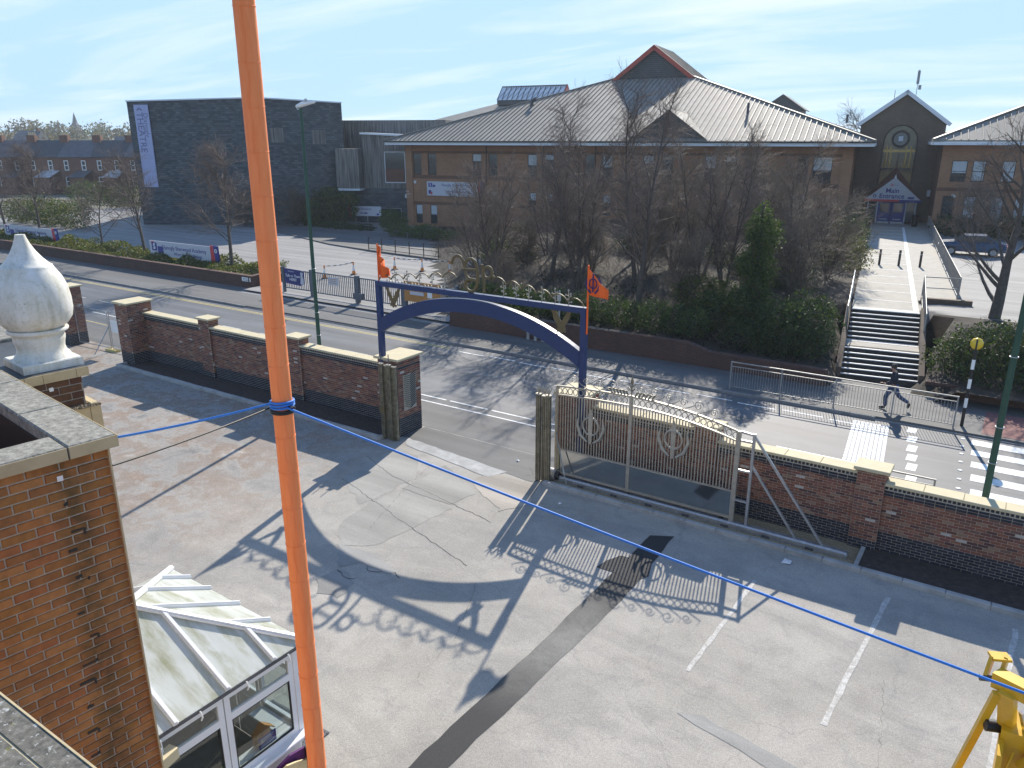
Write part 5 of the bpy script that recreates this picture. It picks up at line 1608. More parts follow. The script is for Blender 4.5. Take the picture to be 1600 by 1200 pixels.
for x0 in (-2.40, -1.70):
    d = MB().box(x0, x0 + .08, -.05, .0, .03, 2.38).box(x0 + .60, x0 + .68, -.05, .0, .03, 2.38).box(x0 + .08, x0 + .60, -.05, 0, .03, .15).box(x0 + .08, x0 + .60, -.05, 0, 1.0, 1.12).box(x0 + .08, x0 + .60, -.05, 0, 2.26, 2.38).box(x0 + .08, x0 + .6, -.035, -.02, .15, 1.0).box(x0 + .16, x0 + .52, -.05, -.01, .25, .9)
    d = d.build('door', M['upvc'], po)
    MB().box(x0 + .07, x0 + .61, -.028, -.022, 1.1, 2.28).build('door_glass', M['glass'], d)
    MB().box(x0 + (.03 if x0 > -2 else .62), x0 + (.05 if x0 > -2 else .64), -.1, -.05, .98, 1.15).build('handle', M['galv'], d)
MB().box(-3.4, -.08, -.05, .01, 2.385, eh - .128).build('door_head', M['upvc'], po)
# base panels, sill boards
MB().box(-.055, -.005, -pl_, -.08, 0, .88).build('base_panel', M['upvc'], po)
MB().box(-.99, -.08, -.05, -.002, 0, .88).build('base_panel', M['upvc'], po); MB().box(-3.4, -2.42, -.05, -.002, 0, .88).build('base_panel', M['upvc'], po)
MB().cbox(-.03, .17, -pl_, .12, .862, .905, .01).build('sill_board', M['upvc'], po)
MB().cbox(-.30, -.07, -pl_, -.1, .90, .94, .01).build('inner_sill', M['upvc'], po)
MB().cbox(-.95, -.31, -.35, -.06, .90, .94, .01).build('inner_sill', M['upvc'], po)
MB().box(-3.38, -.06, -3.88, -.06, 0.0, .02).build('floor', M['interior'], po)
MB().box(-3.43, -3.37, -pl_, -.05, 0, eh - .1).build('left_wall', M['upvc'], po)
MB().box(-3.43, .0, -pl_ - .1, -pl_, 0, 2.6).build('rear_wall', M['brick_school'], po)
MB().box(-2.9, -.9, -pl_ + .01, -pl_ + .05, 0, 2.1).build('inner_door', M['frame_dark'], po)
MB().tube([(.17, -2.35, eh - .05), (.20, -2.33, 1.9), (.19, -2.37, 1.2), (.2, -2.3, .3)], .008, 5).build('loose_wire', M['white'], po)
cm = thing('camera_housing', 'small cream camera housing fixed under the porch eaves beside the brick wall', 'camera', (-8.30, 4.25, 2.15), R(10))
MB().box(-.08, .08, -.15, .15, 0, .16).build('body', M['coping'], cm); MB().box(-.03, .03, -.13, -.05, .161, .3).build('bracket', M['white'], cm); MB().cyl(0, .1, -.02, -.001, .05, 10).build('lens', M['black'], cm)
# card house with notice on the inner sill
ch_ = thing('notice_box', 'small orange house shaped box with a blue notice standing on the porch window sill', 'notice', (-8.66, 6.02, .94), R(-1.5))
MB().prism([(-.16, 0), (.16, 0), (.16, .2), (0, .34), (-.16, .2)], -.09, -.075, axis='x').build('back_board', M['board_orange'], ch_)
MB().prism([(-.16, 0), (.16, 0), (.16, .2), (-.16, .2)], .06, .07, axis='x').build('notice_board', M['door_blue'], ch_)
MB().slab([(-.10, -.18, .2), (.03, -.18, .2), (.03, 0, .36), (-.10, 0, .36)], .012).build('lid', M['board_orange'], ch_); MB().slab([(-.10, 0, .36), (.03, 0, .36), (.03, .18, .2), (-.10, .18, .2)], .012).build('lid', M['board_orange'], ch_)
for k in range(5):
    MB().box(.0705, .073, -.13 + .01 * (k % 2), .12 - .02 * (k % 3), .165 - k * .033, .176 - k * .033).build('notice_line', M['white'], ch_)
pt = thing('pot_plant', 'dark leafy pot plant on the porch floor behind the glass', 'plant', (-9.1, 5.5, .02))
MB().lathe([(.09, 0), (.13, .22), (.135, .24), (.11, .24)], 14).build('pot', M['cream'], pt)
mat_ = MB().box(-10.3, -8.80, 6.78, 7.42, 0.003, .022)
mh = MB()
for i in range(24):
    for j in range(10):
        mh.cyl(-10.25 + i * .061 + (j % 2) * .03, 6.82 + j * .061, .0221, .0235, .017, 6)
mh.build('mat_holes', M['black'], tag(mat_.build('door_mat', M['slate_wet']), 'grey perforated rubber mat laid on the ground in front of the porch', 'mat'))
bd = thing('wooden_seat', 'pale plywood seat back with a purple panel by the porch corner', 'seat', (-8.12, 6.18, 0), R(-12))
MB().prism([(-.42, .3), (.28, .3), (.28, .72), (.22, .78), (.16, .78), (.12, .70), (.0, .76), (-.2, .80), (-.42, .70)], .0, .035, axis='x').build('plywood_back', M['wood_board'], bd)
MB().prism([(-.5, .4), (.16, .4), (.16, .86), (-.1, .86), (-.5, .66)], -.10, -.06, axis='x').build('purple_panel', M['purple'], bd)
MB().box(-.02, .04, .13, .19, .55, .92).build('bracket', M['black'], bd)
for y in (-.4, .2):
    MB().box(.0, .035, y, y + .05, 0, .3).build('leg', M['wood_board'], bd)

# ------------------------------------------------------------------ navy gateway arch with gold emblem
AX0, AX1, AY, AZ = -17.92, -10.08, 18.87, 5.47
ac = (AX0 + AX1) / 2
ar = thing('gateway_arch', 'navy steel gateway arch over the yard entrance with gold scallops, script emblem and eagles', 'arch', (ac, AY, 0))
hw = (AX1 - AX0) / 2
for s in (-1, 1):
    MB().box(s * hw - .085, s * hw + .085, -.085, .085, 0, AZ).build('post', M['blue_paint'], ar)
    MB().box(s * hw - .14, s * hw + .14, -.14, .14, .0, .03).build('base_plate', M['blue_paint'], ar)
MB().box(-hw + .086, hw - .086, -.083, .083, AZ - .17, AZ - .002).build('top_beam', M['blue_paint'], ar)
N = 40
topc = lambda x: 4.16 + (AZ - .22 - 4.16) * (1 - abs(x / hw) ** 2.15)
botc = lambda x: 3.66 + (AZ - .64 - 3.66) * (1 - abs(x / hw) ** 2.1)
mb = MB(); vs = []; fs = []
for k in range(N + 1):
    x = -hw + .086 + (2 * hw - .172) * k / N
    zt, zb = topc(x), botc(x)
    vs += [(x, -.10, zt), (x, .10, zt), (x, .10, zb), (x, -.10, zb)]
for k in range(N):
    a = 4 * k; b = a + 4
    for q in range(4):
        q2 = (q + 1) % 4
        fs.append((a + q, a + q2, b + q2, b + q))
mb.add(vs, fs); mb.build('arch_band', M['blue_paint'], ar)
# gold scalloped line
def scallops(x0, z0, x1, z1, n):
    for k in range(n):
        a = Vector((x0 + (x1 - x0) * k / n, 0, z0 + (z1 - z0) * k / n)); b = Vector((x0 + (x1 - x0) * (k + 1) / n, 0, z0 + (z1 - z0) * (k + 1) / n))
        pts = []
        for q in range(9):
            t = q / 8; p = a.lerp(b, t); p.z += .17 * math.sin(math.pi * t) ** .7; pts.append(p)
        mb = MB()
        for p, q2 in zip(pts, pts[1:]):
            mb.bar(p, q2, .028, .04, up=(0, 1, 0))
        mb.build('scallop', M['gold'], ar)
scallops(-hw + .02, AZ + .02, -.62, AZ + .42, 6)
scallops(.72, AZ + .44, hw - .02, AZ + .02, 6)
# script emblem in gold bar
def strip(pts, w=.11, name='script_stroke'):
    mb = MB()
    P = [Vector((x, 0, AZ + z)) for x, z in pts]
    mb.tube(P, [w / 2] * len(P), 8)
    o = mb.build(name, M['gold'], ar)
    return o
cx = -.05
def em(zx, zy):
    return ((zx - 320) / 277 + cx - .02, (465 + .108 * zx - zy) / 320)
def smooth(pts, n=6):
    out = []
    P = [pts[0]] + pts + [pts[-1]]
    for i in range(1, len(P) - 2):
        for k in range(n):
            t = k / n
            out.append(tuple(.5 * ((2 * P[i][d]) + (-P[i - 1][d] + P[i + 1][d]) * t + (2 * P[i - 1][d] - 5 * P[i][d] + 4 * P[i + 1][d] - P[i + 2][d]) * t * t + (-P[i - 1][d] + 3 * P[i][d] - 3 * P[i + 1][d] + P[i + 2][d]) * t ** 3) for d in (0, 1)))
    return out + [pts[-1]]
strip(smooth([em(*p) for p in [(122, 215), (140, 155), (185, 132), (230, 160), (258, 235)]]), .09)
strip(smooth([em(*p) for p in [(258, 245), (285, 182), (330, 168), (372, 200), (392, 275), (395, 360), (380, 440), (345, 485), (300, 480), (265, 440), (275, 385), (320, 368), (385, 380)]]), .10)
strip([em(228, 265), em(395, 275)], .07)
strip(smooth([em(*p) for p in [(262, 285), (280, 335), (320, 368)]]), .08)
strip(smooth([em(*p) for p in [(443, 222), (448, 300), (462, 400), (458, 500)]]), .08)
strip(smooth([em(500 + 46 * math.cos(t), 300 + 55 * math.sin(t)) for t in [2 * math.pi * k / 12 for k in range(13)]]), .085)
strip([em(540, 320), em(565, 350)], .08)
# flat eagle plates
def eagle(x, z, s):
    P = [(-.42, .72), (-.30, .66), (-.20, .50), (-.10, .34), (-.04, .22), (.02, .20), (.08, .30), (.16, .46), (.30, .62), (.44, .72), (.42, .58), (.36, .44), (.34, .30), (.24, .14), (.16, .02), (.12, -.06), (.20, -.10), (.16, -.22), (.06, -.18), (.0, -.26), (-.08, -.18), (-.18, -.20), (-.16, -.06), (-.12, .0), (-.22, .16), (-.30, .30), (-.34, .44), (-.40, .58)]
    MB().prism([(x + s * a, z + abs(s) * b) for a, b in P], -.02, .02, axis='y').build('eagle', M['gold'], ar)
eagle(-hw + .62, 4.80, .72); eagle(hw - .74, 4.82, -.82)
# little silver flower sprays standing on the beam
def spray(x):
    mb = MB().tube([(x, 0, AZ), (x + .02, 0, AZ + .16), (x - .01, 0, AZ + .40)], .012, 5)
    for k in range(7):
        a = 2.4 * k; z = AZ + .1 + .05 * k
        px, pz_ = x + .09 * math.cos(a), z + .02 * math.sin(a)
        mb.tube([(x, 0, z - .03), (px, .03 * math.sin(a), pz_)], .008, 4)
        mb.lathe([(.004, -.035), (.035, 0), (.004, .035)], 6, px, .03 * math.sin(a), pz_)
    mb.build('flower_spray', M['gate_silver'], ar)
for k in range(5):
    spray(-hw + .75 + k * .52)
for k in range(6):
    spray(1.15 + k * .45)
for k in range(20):
    x = -hw + .25 + k * .135
    if k % 4:
        MB().tube([(x - .05, 0, AZ), (x, 0, AZ + .07), (x + .05, 0, AZ)], .012, 5).build('small_curl', M['gate_silver'], ar)

def flag(name, label, x, y, z0, z1, furled):
    f = thing(name, label, 'flag', (x, y, z0), 0, 'orange flags on the arch posts')
    MB().tube([(0, 0, 0), (0, 0, z1 - z0)], .028, 8).build('staff', M['orange_flag'], f)
    top = z1 - z0 - .04
    n = 12; vs = []; fs = []
    if furled:
        L, hgt = .42, 1.0
    else:
        L, hgt = .60, .76
    pl = []
    for i in range(n + 1):
        t = i / n
        zt = top - (.9 * t + .05 * math.sin(t * 5)) * hgt * (.95 if not furled else 1.0)
        zb = top - hgt - (.12 * t + .03 * math.sin(t * 6))
        zt = max(zt, zb + .01)
        yw = .10 * math.sin(t * 7) * t + (.12 * math.sin(t * 16) if furled else 0)
        pl.append((L * t, yw, zt, zb))
    for x_, y_, zt, zb in pl:
        for q in range(5):
            z = zb + (zt - zb) * q / 4
            vs.append((x_, y_ + .02 * math.sin(z * 6), z))
    for i in range(n):
        for q in range(4):
            fs.append((i * 5 + q, (i + 1) * 5 + q, (i + 1) * 5 + q + 1, i * 5 + q + 1))
    o = MB().add(vs, fs, True).build('cloth', M['orange_flag'], f, fix=False)
    md = o.modifiers.new('thickness', 'SOLIDIFY'); md.thickness = .008
    # printed crest: ring, upright double edged sword, two curved blades
    if not furled:
        cxx, czz = .15, top - .46
        for s in (-1, 1):
            mb = MB()
            mb.tube([(cxx + .115 * math.cos(t), s * .03 + .03, czz + .135 * math.sin(t)) for t in [2 * math.pi * k / 16 for k in range(16)]], .018, 5, closed=True)
            mb.box(cxx - .016, cxx + .016, s * .03 + .02, s * .03 + .04, czz - .24, czz + .27)
            for q in (-1, 1):
                mb.tube([(cxx + q * .06, s * .03 + .03, czz - .27), (cxx + q * .17, s * .03 + .03, czz - .16), (cxx + q * .205, s * .03 + .03, czz + .02), (cxx + q * .16, s * .03 + .03, czz + .2)], [.022, .035, .03, .008], 6)
            mb.build('printed_crest', M['navy_print'], f)
    return f
flag('orange_flag', 'small orange flag hanging folded on the left post of the navy arch', AX0 + .02, AY, AZ - .1, 6.70, True)
flag('orange_flag', 'orange pennant with dark blue crest on the right post of the arch', AX1 + .12, AY - .05, 4.72, 6.68, False)

# ------------------------------------------------------------------ old concertina gate bundles either side of the gateway
def gate_bundle(label, x, y, ztop, ns, spikes):
    g = thing('folded_gate', label, 'gate', (x, y, 0), 0, 'weathered gate leaves folded beside the gateway')
    for i in range(ns):
        xx = -.30 + i * .17; dyy = .07 * (i % 2)
        leaf = MB()
        leaf.box(xx - .075, xx + .075, dyy - .04, dyy + .04, .02, ztop - .06 * (i % 2))
        for q in (-.055, 0, .055):
            leaf.box(xx + q - .014, xx + q + .014, dyy - .062, dyy - .041, .04, ztop - .05 - .06 * (i % 2))
        lf = leaf.build('leaf', M['gate_gold'], g)
        MB().box(xx - .085, xx + .085, dyy - .07, dyy + .05, ztop - .06 * (i % 2), ztop + .03 - .06 * (i % 2)).build('cap', M['gate_silver'], lf)
        if spikes and i in (0, 2):
            MB().tube([(xx, dyy, ztop), (xx, dyy, ztop + .38)], .016, 6).build('rod', M['slate_wet'], lf)
        if not spikes:
            for q in range(4):
                a = q * 1.7 + i
                MB().tube([(xx, dyy, ztop + .02), (xx + .06 * math.cos(a), dyy + .06 * math.sin(a), ztop + .16), (xx + .12 * math.cos(a), dyy + .1 * math.sin(a), ztop + .24 + .05 * (q % 2))], [.014, .02, .004], 5).build('leaf_finial', M['gate_silver'], lf)
    return g
lb = gate_bundle('folded weathered brass gate leaves with upright rods before the left gate pier', -17.28, 18.42, 2.72, 4, True)
MB().box(-.41, -.20, -.085, -.066, .98, 1.2).build('latch_plate', M['gold'], lb)
gate_bundle('folded weathered brass gate leaves with flower tips at the sliding gate end', -10.98, 18.42, 2.80, 3, False)

# ------------------------------------------------------------------ sliding gate
gt = thing('sliding_gate', 'silver sliding gate of upright bars with ring band, scrollwork crest and two sword emblems', 'gate', (-8.05, 18.72, 0))
gx0, gx1 = -2.78, 2.68
def gtop(x):
    t = (x + .3) / 3.1
    return 3.16 - (.16 if x < -.3 else .42) * abs(t) ** 2
MB().box(gx0 - .04, gx0 + .04, -.03, .03, .30, gtop(gx0)).build('stile', M['gate_silver'], gt)
MB().box(-.44, -.34, -.035, .035, .22, gtop(-.4) + .04).build('stile', M['gate_silver'], gt)
MB().box(gx1 - .06, gx1 + .06, -.04, .04, .16, gtop(gx1) + .03).build('stile', M['gate_silver'], gt)
def rail_curve(dz, w, h, name):
    mb = MB(); n = 28
    P = [Vector((gx0 + (gx1 - gx0) * k / n, 0, gtop(gx0 + (gx1 - gx0) * k / n) + dz)) for k in range(n + 1)]
    for a, b in zip(P, P[1:]):
        mb.bar(a, b, w, h)
    mb.build(name, M['gate_silver'], gt)
rail_curve(0, .06, .05, 'top_rail'); rail_curve(-.27, .05, .04, 'second_rail')
MB().box(gx0 + .04, gx1 - .06, -.025, .025, 1.06, 1.11).build('bottom_rail', M['gate_silver'], gt)
nb = 62
for k in range(nb):
    x = gx0 + (gx1 - gx0) * (k + .5) / nb
    if -.46 < x < -.32:
        continue
    MB().box(x - .014, x + .014, -.014, .014, 1.11, gtop(x) - .29).build('bar', M['gate_silver'], gt)
ring = MB().tube([(.075 * math.cos(t), 0, .085 * math.sin(t)) for t in [2 * math.pi * k / 12 for k in range(12)]], .014, 5, closed=True).mesh('ring', M['gate_silver'])
nr = 31
for k in range(nr):
    x = gx0 + (gx1 - gx0) * (k + .5) / nr
    if abs(x + .39) > .1:
        inst('ring', ring, gt, (x, 0, gtop(x) - .135))
MB().box(gx0 + .04, gx1 - .06, -.012, .008, .36, 1.058).build('lower_sheet', M['steel_sheet'], gt)
MB().box(gx0 + .04, gx1 - .06, -.03, .03, .28, .355).build('base_rail', M['gate_silver'], gt)
# scroll crest
def spiral(cx_, cz_, r, turns, flip, n=22):
    return [(cx_ + flip * r * (1 - .8 * k / n) * math.cos(turns * 2 * math.pi * k / n), 0, cz_ + r * (1 - .8 * k / n) * math.sin(turns * 2 * math.pi * k / n)) for k in range(n + 1)]
for k in range(11):
    x = gx0 + .55 + k * .42
    if abs(x + .38) < .25:
        continue
    side = -1 if x < -.38 else 1
    big = .15 if k % 3 else .19
    mb = MB().tube(spiral(x, gtop(x) + .06 + big, big * .75, 1.4, side), .012, 5)
    mb.tube([(x - side * .05, 0, gtop(x) + .02), (x + side * .16, 0, gtop(x) + .10), (x + side * .3, 0, gtop(x + side * .3) + .22), (x + side * .24, 0, gtop(x) + .3)], [.012, .016, .012, .005], 5)
    mb.build('scroll', M['gate_silver'], gt)
for s in (-1, 1):
    mb = MB()
    for k in range(6):
        x = -.39 + s * (.10 + k * .10)
        mb.tube([(x, 0, gtop(x) + .01), (x + s * .07, .02, gtop(x) + .14), (x + s * .16, 0, gtop(x) + .12 + .03 * (k % 2))], [.02, .035, .006], 5)
    mb.build('leaf_spray', M['gate_gold'], gt)
fi = MB().tube([(-.39, 0, 3.18), (-.39, 0, 3.62)], .018, 6).tube([(-.39, 0, 3.5), (-.39, 0, 3.58), (-.39, 0, 3.80)], [.01, .05, .004], 6)
for s in (-1, 1):
    fi.tube([(-.39, 0, 3.3), (-.39 + s * .10, 0, 3.42), (-.39 + s * .17, 0, 3.38)], [.02, .018, .006], 5); fi.tube([(-.39, 0, 3.42), (-.39 + s * .12, 0, 3.56)], [.018, .006], 5)
fi.build('finial', M['gate_gold'], gt)
def sword_emblem(cx_, cz_):
    e = MB().tube([(cx_ + .25 * math.cos(t), -.04, cz_ + .27 * math.sin(t)) for t in [2 * math.pi * k / 20 for k in range(20)]], .03, 6, closed=True)
    e = e.build('emblem', M['gate_silver'], gt)
    MB().prism([(cx_ - .05, cz_ - .55), (cx_ + .05, cz_ - .55), (cx_ + .065, cz_ - .2), (cx_ + .075, cz_ + .35), (cx_, cz_ + .55), (cx_ - .075, cz_ + .35), (cx_ - .065, cz_ - .2)], -.06, -.035, axis='y').build('sword', M['gate_silver'], e)
    for s in (-1, 1):
        MB().tube([(cx_ + s * .10, -.045, cz_ - .50), (cx_ + s * .32, -.045, cz_ - .33), (cx_ + s * .43, -.045, cz_ - .02), (cx_ + s * .38, -.045, cz_ + .28)], [.035, .055, .05, .012], 6).build('curved_blade', M['gate_silver'], e)
sword_emblem(-1.62, 2.03); sword_emblem(.92, 2.18)
# bare steel tail frame
def fb(p, q, w=.055):
    MB().bar(p, q, w).build('tail_strut', M['galv'], gt)
fb((3.08, 0, .14), (3.08, 0, 2.80), .07)
for z in (2.79, 2.55, 1.72, .86):
    fb((2.74, 0, z), (3.045, 0, z + (-.03 if z > 2.7 else 0)))
fb((3.10, 0, 2.72), (5.05, 0, .18)); fb((3.10, 0, 1.90), (4.4, 0, .16))
for p, q in (((-2.74, -.1, 1.62), (-2.25, -.28, .12)), ((-2.45, .08, 1.05), (-2.02, .2, .14))):
    MB().bar(p, q, .03).build('stay', M['galv'], gt)
for x in (-.39, 2.4):
    MB().tube([(x, -.04, .2), (x, .04, .2)], .07, 12).build('wheel', M['black'], gt)
trk = thing('gate_track', 'long grey steel track beam with a round roller housing under the sliding gate', 'track', (-10.9, 18.66, 0))
MB().cbox(.0, 8.5, -.06, .15, .03, .22, .04).build('beam', M['galv'], trk)
MB().tube([(-.14, .04, .20), (.12, .04, .20)], .19, 18).build('roller_housing', M['rail_steel'], trk)
MB().tube([(.122, .04, .20), (.24, .04, .20)], .15, 18).build('roller', M['bin'], trk)
for k in range(7):
    MB().box(.9 + k * 1.1, 1.1 + k * 1.1, -.085, -.0605, .03, .12).build('track_clip', M['slate_wet'], trk)

# ------------------------------------------------------------------ street furniture
def lamp_post(x, y, h, label, fac):
    l = thing('street_lamp', label, 'street lamp', (x, y, 0), 0, 'green street lamps behind the yard wall')
    MB().tube([(0, 0, 0), (0, 0, 1.6)], .105, 14).build('base_tube', M['green_pole'], l)
    MB().tube([(0, 0, 1.6), (0, 0, 1.75), (0, 0, h - .15)], [.105, .08, .055], 14).build('column', M['green_pole'], l)
    for z in (2.7, 3.6, 5.3):
        MB().tube([(.09 * math.cos(t), .09 * math.sin(t), z) for t in [2 * math.pi * k / 12 for k in range(12)]], .012, 5, closed=True).build('clamp_band', M['galv'], l)
    hd = MB().tube([(-fac * .18, 0, h - .1), (fac * .12, 0, h - .02), (fac * .75, 0, h + .03)], [.07, .09, .03], 10).build('lamp_head', M['white'], l)
    MB().cyl(fac * .3, 0, h + .03, h + .16, .05, 10).build('photocell', M['galv'], hd)
    MB().cyl(-fac * .1, 0, h - .2, h - .05, .07, 10).build('spigot', M['galv'], l)
    return l
lamp_post(-22.45, 20.12, 11.2, 'tall dark green street lamp with white head behind the left wall', 1)
lamp_post(.20, 20.25, 11.0, 'thick dark green lamp column rising behind the right wall at the picture edge', 1)
MB().tube([(.10, -.11, 3.1), (.22, -.12, 3.15), (.22, -.12, 3.45)], .02, 6)
be = thing('crossing_beacon', 'black and white banded crossing beacon with an amber globe beside the zebra crossing', 'beacon', (-.86, 31.0, 0))
for k in range(8):
    MB().cyl(0, 0, k * .36, (k + 1) * .36, .058, 14).build('pole_band', M['white'] if k in (2, 4, 6) else M['black'], be)
bg = MB().lathe([(.03, -.21), (.14, -.17), (.205, -.06), (.205, .06), (.14, .17), (.03, .21)], 20, 0, 0, 3.10).build('globe', M['amber'], be)
MB().tube([(.0, -.21, 2.9), (0, -.22, 3.1), (0, -.15, 3.28)], .03, 6).build('globe_strap', M['black'], bg)

def guard_rail(label, x0, x1, y, top, npanel, group='pedestrian guard rails'):
    g = thing('guard_rail', label, 'railing', (x0, y, 0), 0, group)
    W = (x1 - x0) / npanel
    for k in range(npanel + 1):
        MB().box(k * W - .025, k * W + .025, -.025, .025, 0, top).build('post', M['rail_steel'], g)
    bar = MB().box(-.007, .007, -.007, .007, .16, top - .22).mesh('bar', M['rail_steel'])
    for k in range(npanel):
        a, b = k * W + .026, (k + 1) * W - .026
        MB().box(a, b, -.02, .02, top - .045, top - .002).build('top_rail', M['rail_steel'], g)
        MB().box(a, b, -.012, .012, top - .22, top - .19).build('mid_rail', M['rail_steel'], g)
        MB().box(a, b, -.012, .012, .13, .16).build('bottom_rail', M['rail_steel'], g)
        n = int((b - a) / .105)
        for q in range(n):
            inst('bar', bar, g, (a + (q + .5) * (b - a) / n, 0, 0))
    return g
guard_rail('grey pedestrian guard rail along the far kerb in front of the steps', -9.35, -1.1, 30.55, 1.22, 4)
guard_rail('dark guard rail showing over the wall left of the right hand pier, near kerb', -5.2, -2.93, 22.2, 1.22, 2)
guard_rail('dark guard rail showing over the wall right of the right hand pier, near kerb', -2.22, -.98, 22.2, 1.22, 1)

# school driveway gates in blue grey steel
gf = thing('driveway_gates', 'long blue grey barred driveway gates closed across the school entrance', 'gate', (-41.4, 34.45, .25), R(-.2))
def leafgate(x0, x1, z0, z1):
    MB().box(x0, x1, -.03, .03, z1 - .07, z1).build('top_rail', M['grey_steel'], gf)
    MB().box(x0, x1, -.03, .03, z0, z0 + .07).build('bottom_rail', M['grey_steel'], gf)
    n = int((x1 - x0) / .16)
    me = MB().box(-.018, .018, -.018, .018, z0 + .07, z1 - .07).mesh('bar', M['grey_steel'])
    for q in range(n):
        inst('bar', me, gf, (x0 + (q + .5) * (x1 - x0) / n, 0, 0))
leafgate(.1, 2.6, .15, 1.45); leafgate(3.05, 6.7, .1, 1.5); leafgate(7.05, 10.6, .1, 1.5); leafgate(10.95, 14.4, .1, 1.55)
for x, w, z0 in ((0, .08, -.25), (2.82, .20, -.2), (6.87, .16, -.1), (10.78, .16, -.1), (14.5, .10, -.25)):
    MB().box(x - w, x + w, -.08, .08, z0, 1.6).build('gate_post', M['grey_steel'], gf)
MB().box(6.6, 7.3, -.12, .12, .1, .5).build('lock_box', M['grey_steel'], gf)
MB().tube([(6.87, -.1, -.2), (6.87, .1, -.2)], .1, 12).build('wheel', M['black'], gf); MB().tube([(2.9, -.1, -.15), (2.9, .1, -.15)], .09, 12).build('wheel', M['black'], gf)
bn2 = thing('fence_banner', 'navy banner advertising tours tied to the driveway gate bars, left of the lamp post', 'banner', (-40.2, 34.36, .75))
MB().prism([(-.95, .02), (.55, -.06), (.95, .12), (.95, .85), (.7, .98), (-.95, 1.02)], -.02, .0, axis='y').build('cloth', M['sign_navy'], bn2)
letters('Talk to Them\nHERE!', .26, M['white'], bn2, (-.15, -.026, .42), line=.95)
letters('Everyone', .15, M['sign_grey'], bn2, (-.3, -.026, .85))
MB().prism([(.55, .1), (.72, .02), (.9, .12), (.88, .4), (.8, .62), (.86, .85), (.6, .85), (.62, .5)], -.03, -.021, axis='y').build('picture', M['sign_grey'], bn2)
nb2 = thing('gate_notice', 'small white notice plate with faded print on the middle leaf of the driveway gates', 'sign', (-36.6, 34.4, 1.05))
MB().box(-.45, .45, -.02, .0, 0, .5).build('plate', M['sign_grey'], nb2)
for k in range(3):
    MB().box(-.35, .3, -.026, -.021, .12 + k * .12, .15 + k * .12).build('print_line', M['board_orange'], nb2)
ob = thing('gate_board', 'orange wooden notice board on the right leaf of the driveway gates', 'sign', (-29.0, 34.36, .75))
MB().box(-1.55, 1.2, -.04, .0, 0, 1.2).build('board', M['board_orange'], ob)
MB().box(-1.1, -.05, -.05, -.041, .42, .62).build('printed_band', M['sign_grey'], ob); letters('JOIN US', .22, M['sign_red'], ob, (-.3, -.046, .95))
MB().box(.25, .6, -.06, -.041, .35, .75).build('letter_box', M['white'], ob)
hp = thing('height_post', 'dark post of the right hand driveway gate beside the retaining wall end', 'post', (-26.55, 34.3, 0))
MB().box(-.09, .09, -.09, .09, 0, 2.0).build('post', M['grey_steel'], hp); MB().box(-.11, .11, -.11, .11, 2.0, 2.04).build('cap', M['grey_steel'], hp)

def cone(x, y, z, label):
    c = thing('traffic_cone', label, 'cone', (x, y, z), random.uniform(0, 3), 'traffic cones in the school driveway')
    MB().cbox(-.2, .2, -.2, .2, 0, .05, .01).build('foot', M['black'], c)
    MB().cyl(0, 0, .05, .30, .15, 16, .105).build('lower_band', M['cone_orange'], c)
    MB().cyl(0, 0, .30, .72, .105, 16, .055).build('sleeve', M['white'], c)
    MB().cyl(0, 0, .72, .98, .055, 12, .05).build('topper', M['cone_orange'], c)
cps = [(-43.0, 39.6, .12), (-42.4, 42.0, .13), (-41.3, 45.4, .15), (-38.9, 45.9, .16), (-36.4, 46.2, .2)]
for p, l in zip(cps, ['nearest to the gates, left of the navy banner notice', 'second from the left, linked by striped bar', 'third from the left, behind the arch flag', 'fourth from the left in the shaded driveway', 'furthest right, seen beside the gold script emblem']):
    cone(*p, 'orange and white traffic cone, ' + l)
def barrier(a, b, label):
    t = thing('barrier_bar', label, 'barrier', (a[0], a[1], a[2] + .93), 0, 'striped bars linking the cones')
    d = Vector((b[0] - a[0], b[1] - a[1], b[2] - a[2])); n = 10
    for k in range(n):
        p = d * (k / n); q = d * ((k + 1) / n)
        MB().tube([(p.x, p.y, p.z - .08 * math.sin(math.pi * k / n)), (q.x, q.y, q.z - .08 * math.sin(math.pi * (k + 1) / n))], .035, 6).build('stripe', M['black'] if k % 2 else M['sign_grey'], t)
barrier(cps[0], cps[1], 'short black and white bar between the two left cones')
barrier(cps[2], cps[3], 'long black and white bar between the third and fourth cones')
barrier(cps[3], cps[4], 'black and white bar reaching the rightmost cone, in shade')

# dark railing along the school forecourt and a low knee rail
def railing(label, pts, top, step, m, rails=(1.0,), bars=False, name='railing', cat='railing', group=None, loop=False):
    r = thing(name, label, cat, pts[0], 0, group)
    o = Vector(pts[0])
    for a, b in zip(pts, pts[1:]):
        a = Vector(a) - o; b = Vector(b) - o; L = (b - a).length; n = max(1, int(L / step))
        for k in range(n + 1):
            p = a.lerp(b, k / n)
            MB().box(p.x - .03, p.x + .03, p.y - .03, p.y + .03, p.z - .1, p.z + top).build('post', m, r)
        for f in rails:
            MB().tube([a + Vector((0, 0, top * f)), b + Vector((0, 0, top * f))], .028, 6).build('rail', m, r)
        if bars:
            n2 = int(L / .18)
            me = MB().tube([(-.075, 0, .18), (.075, 0, top * .5), (-.075, 0, top - .06)], .018, 4).mesh('wavy_bar', m)
            an = math.atan2(b.y - a.y, b.x - a.x)
            for k in range(n2):
                p = a.lerp(b, (k + .5) / n2)
                inst('wavy_bar', me, r, p, an)
    return r
railing('black post and rail fence along the forecourt kerb by the low hedges', [(-50, 51.6, .36), (-41.2, 50.8, .36)], 1.15, 1.5, M['black'], (1.0, .5, .12))
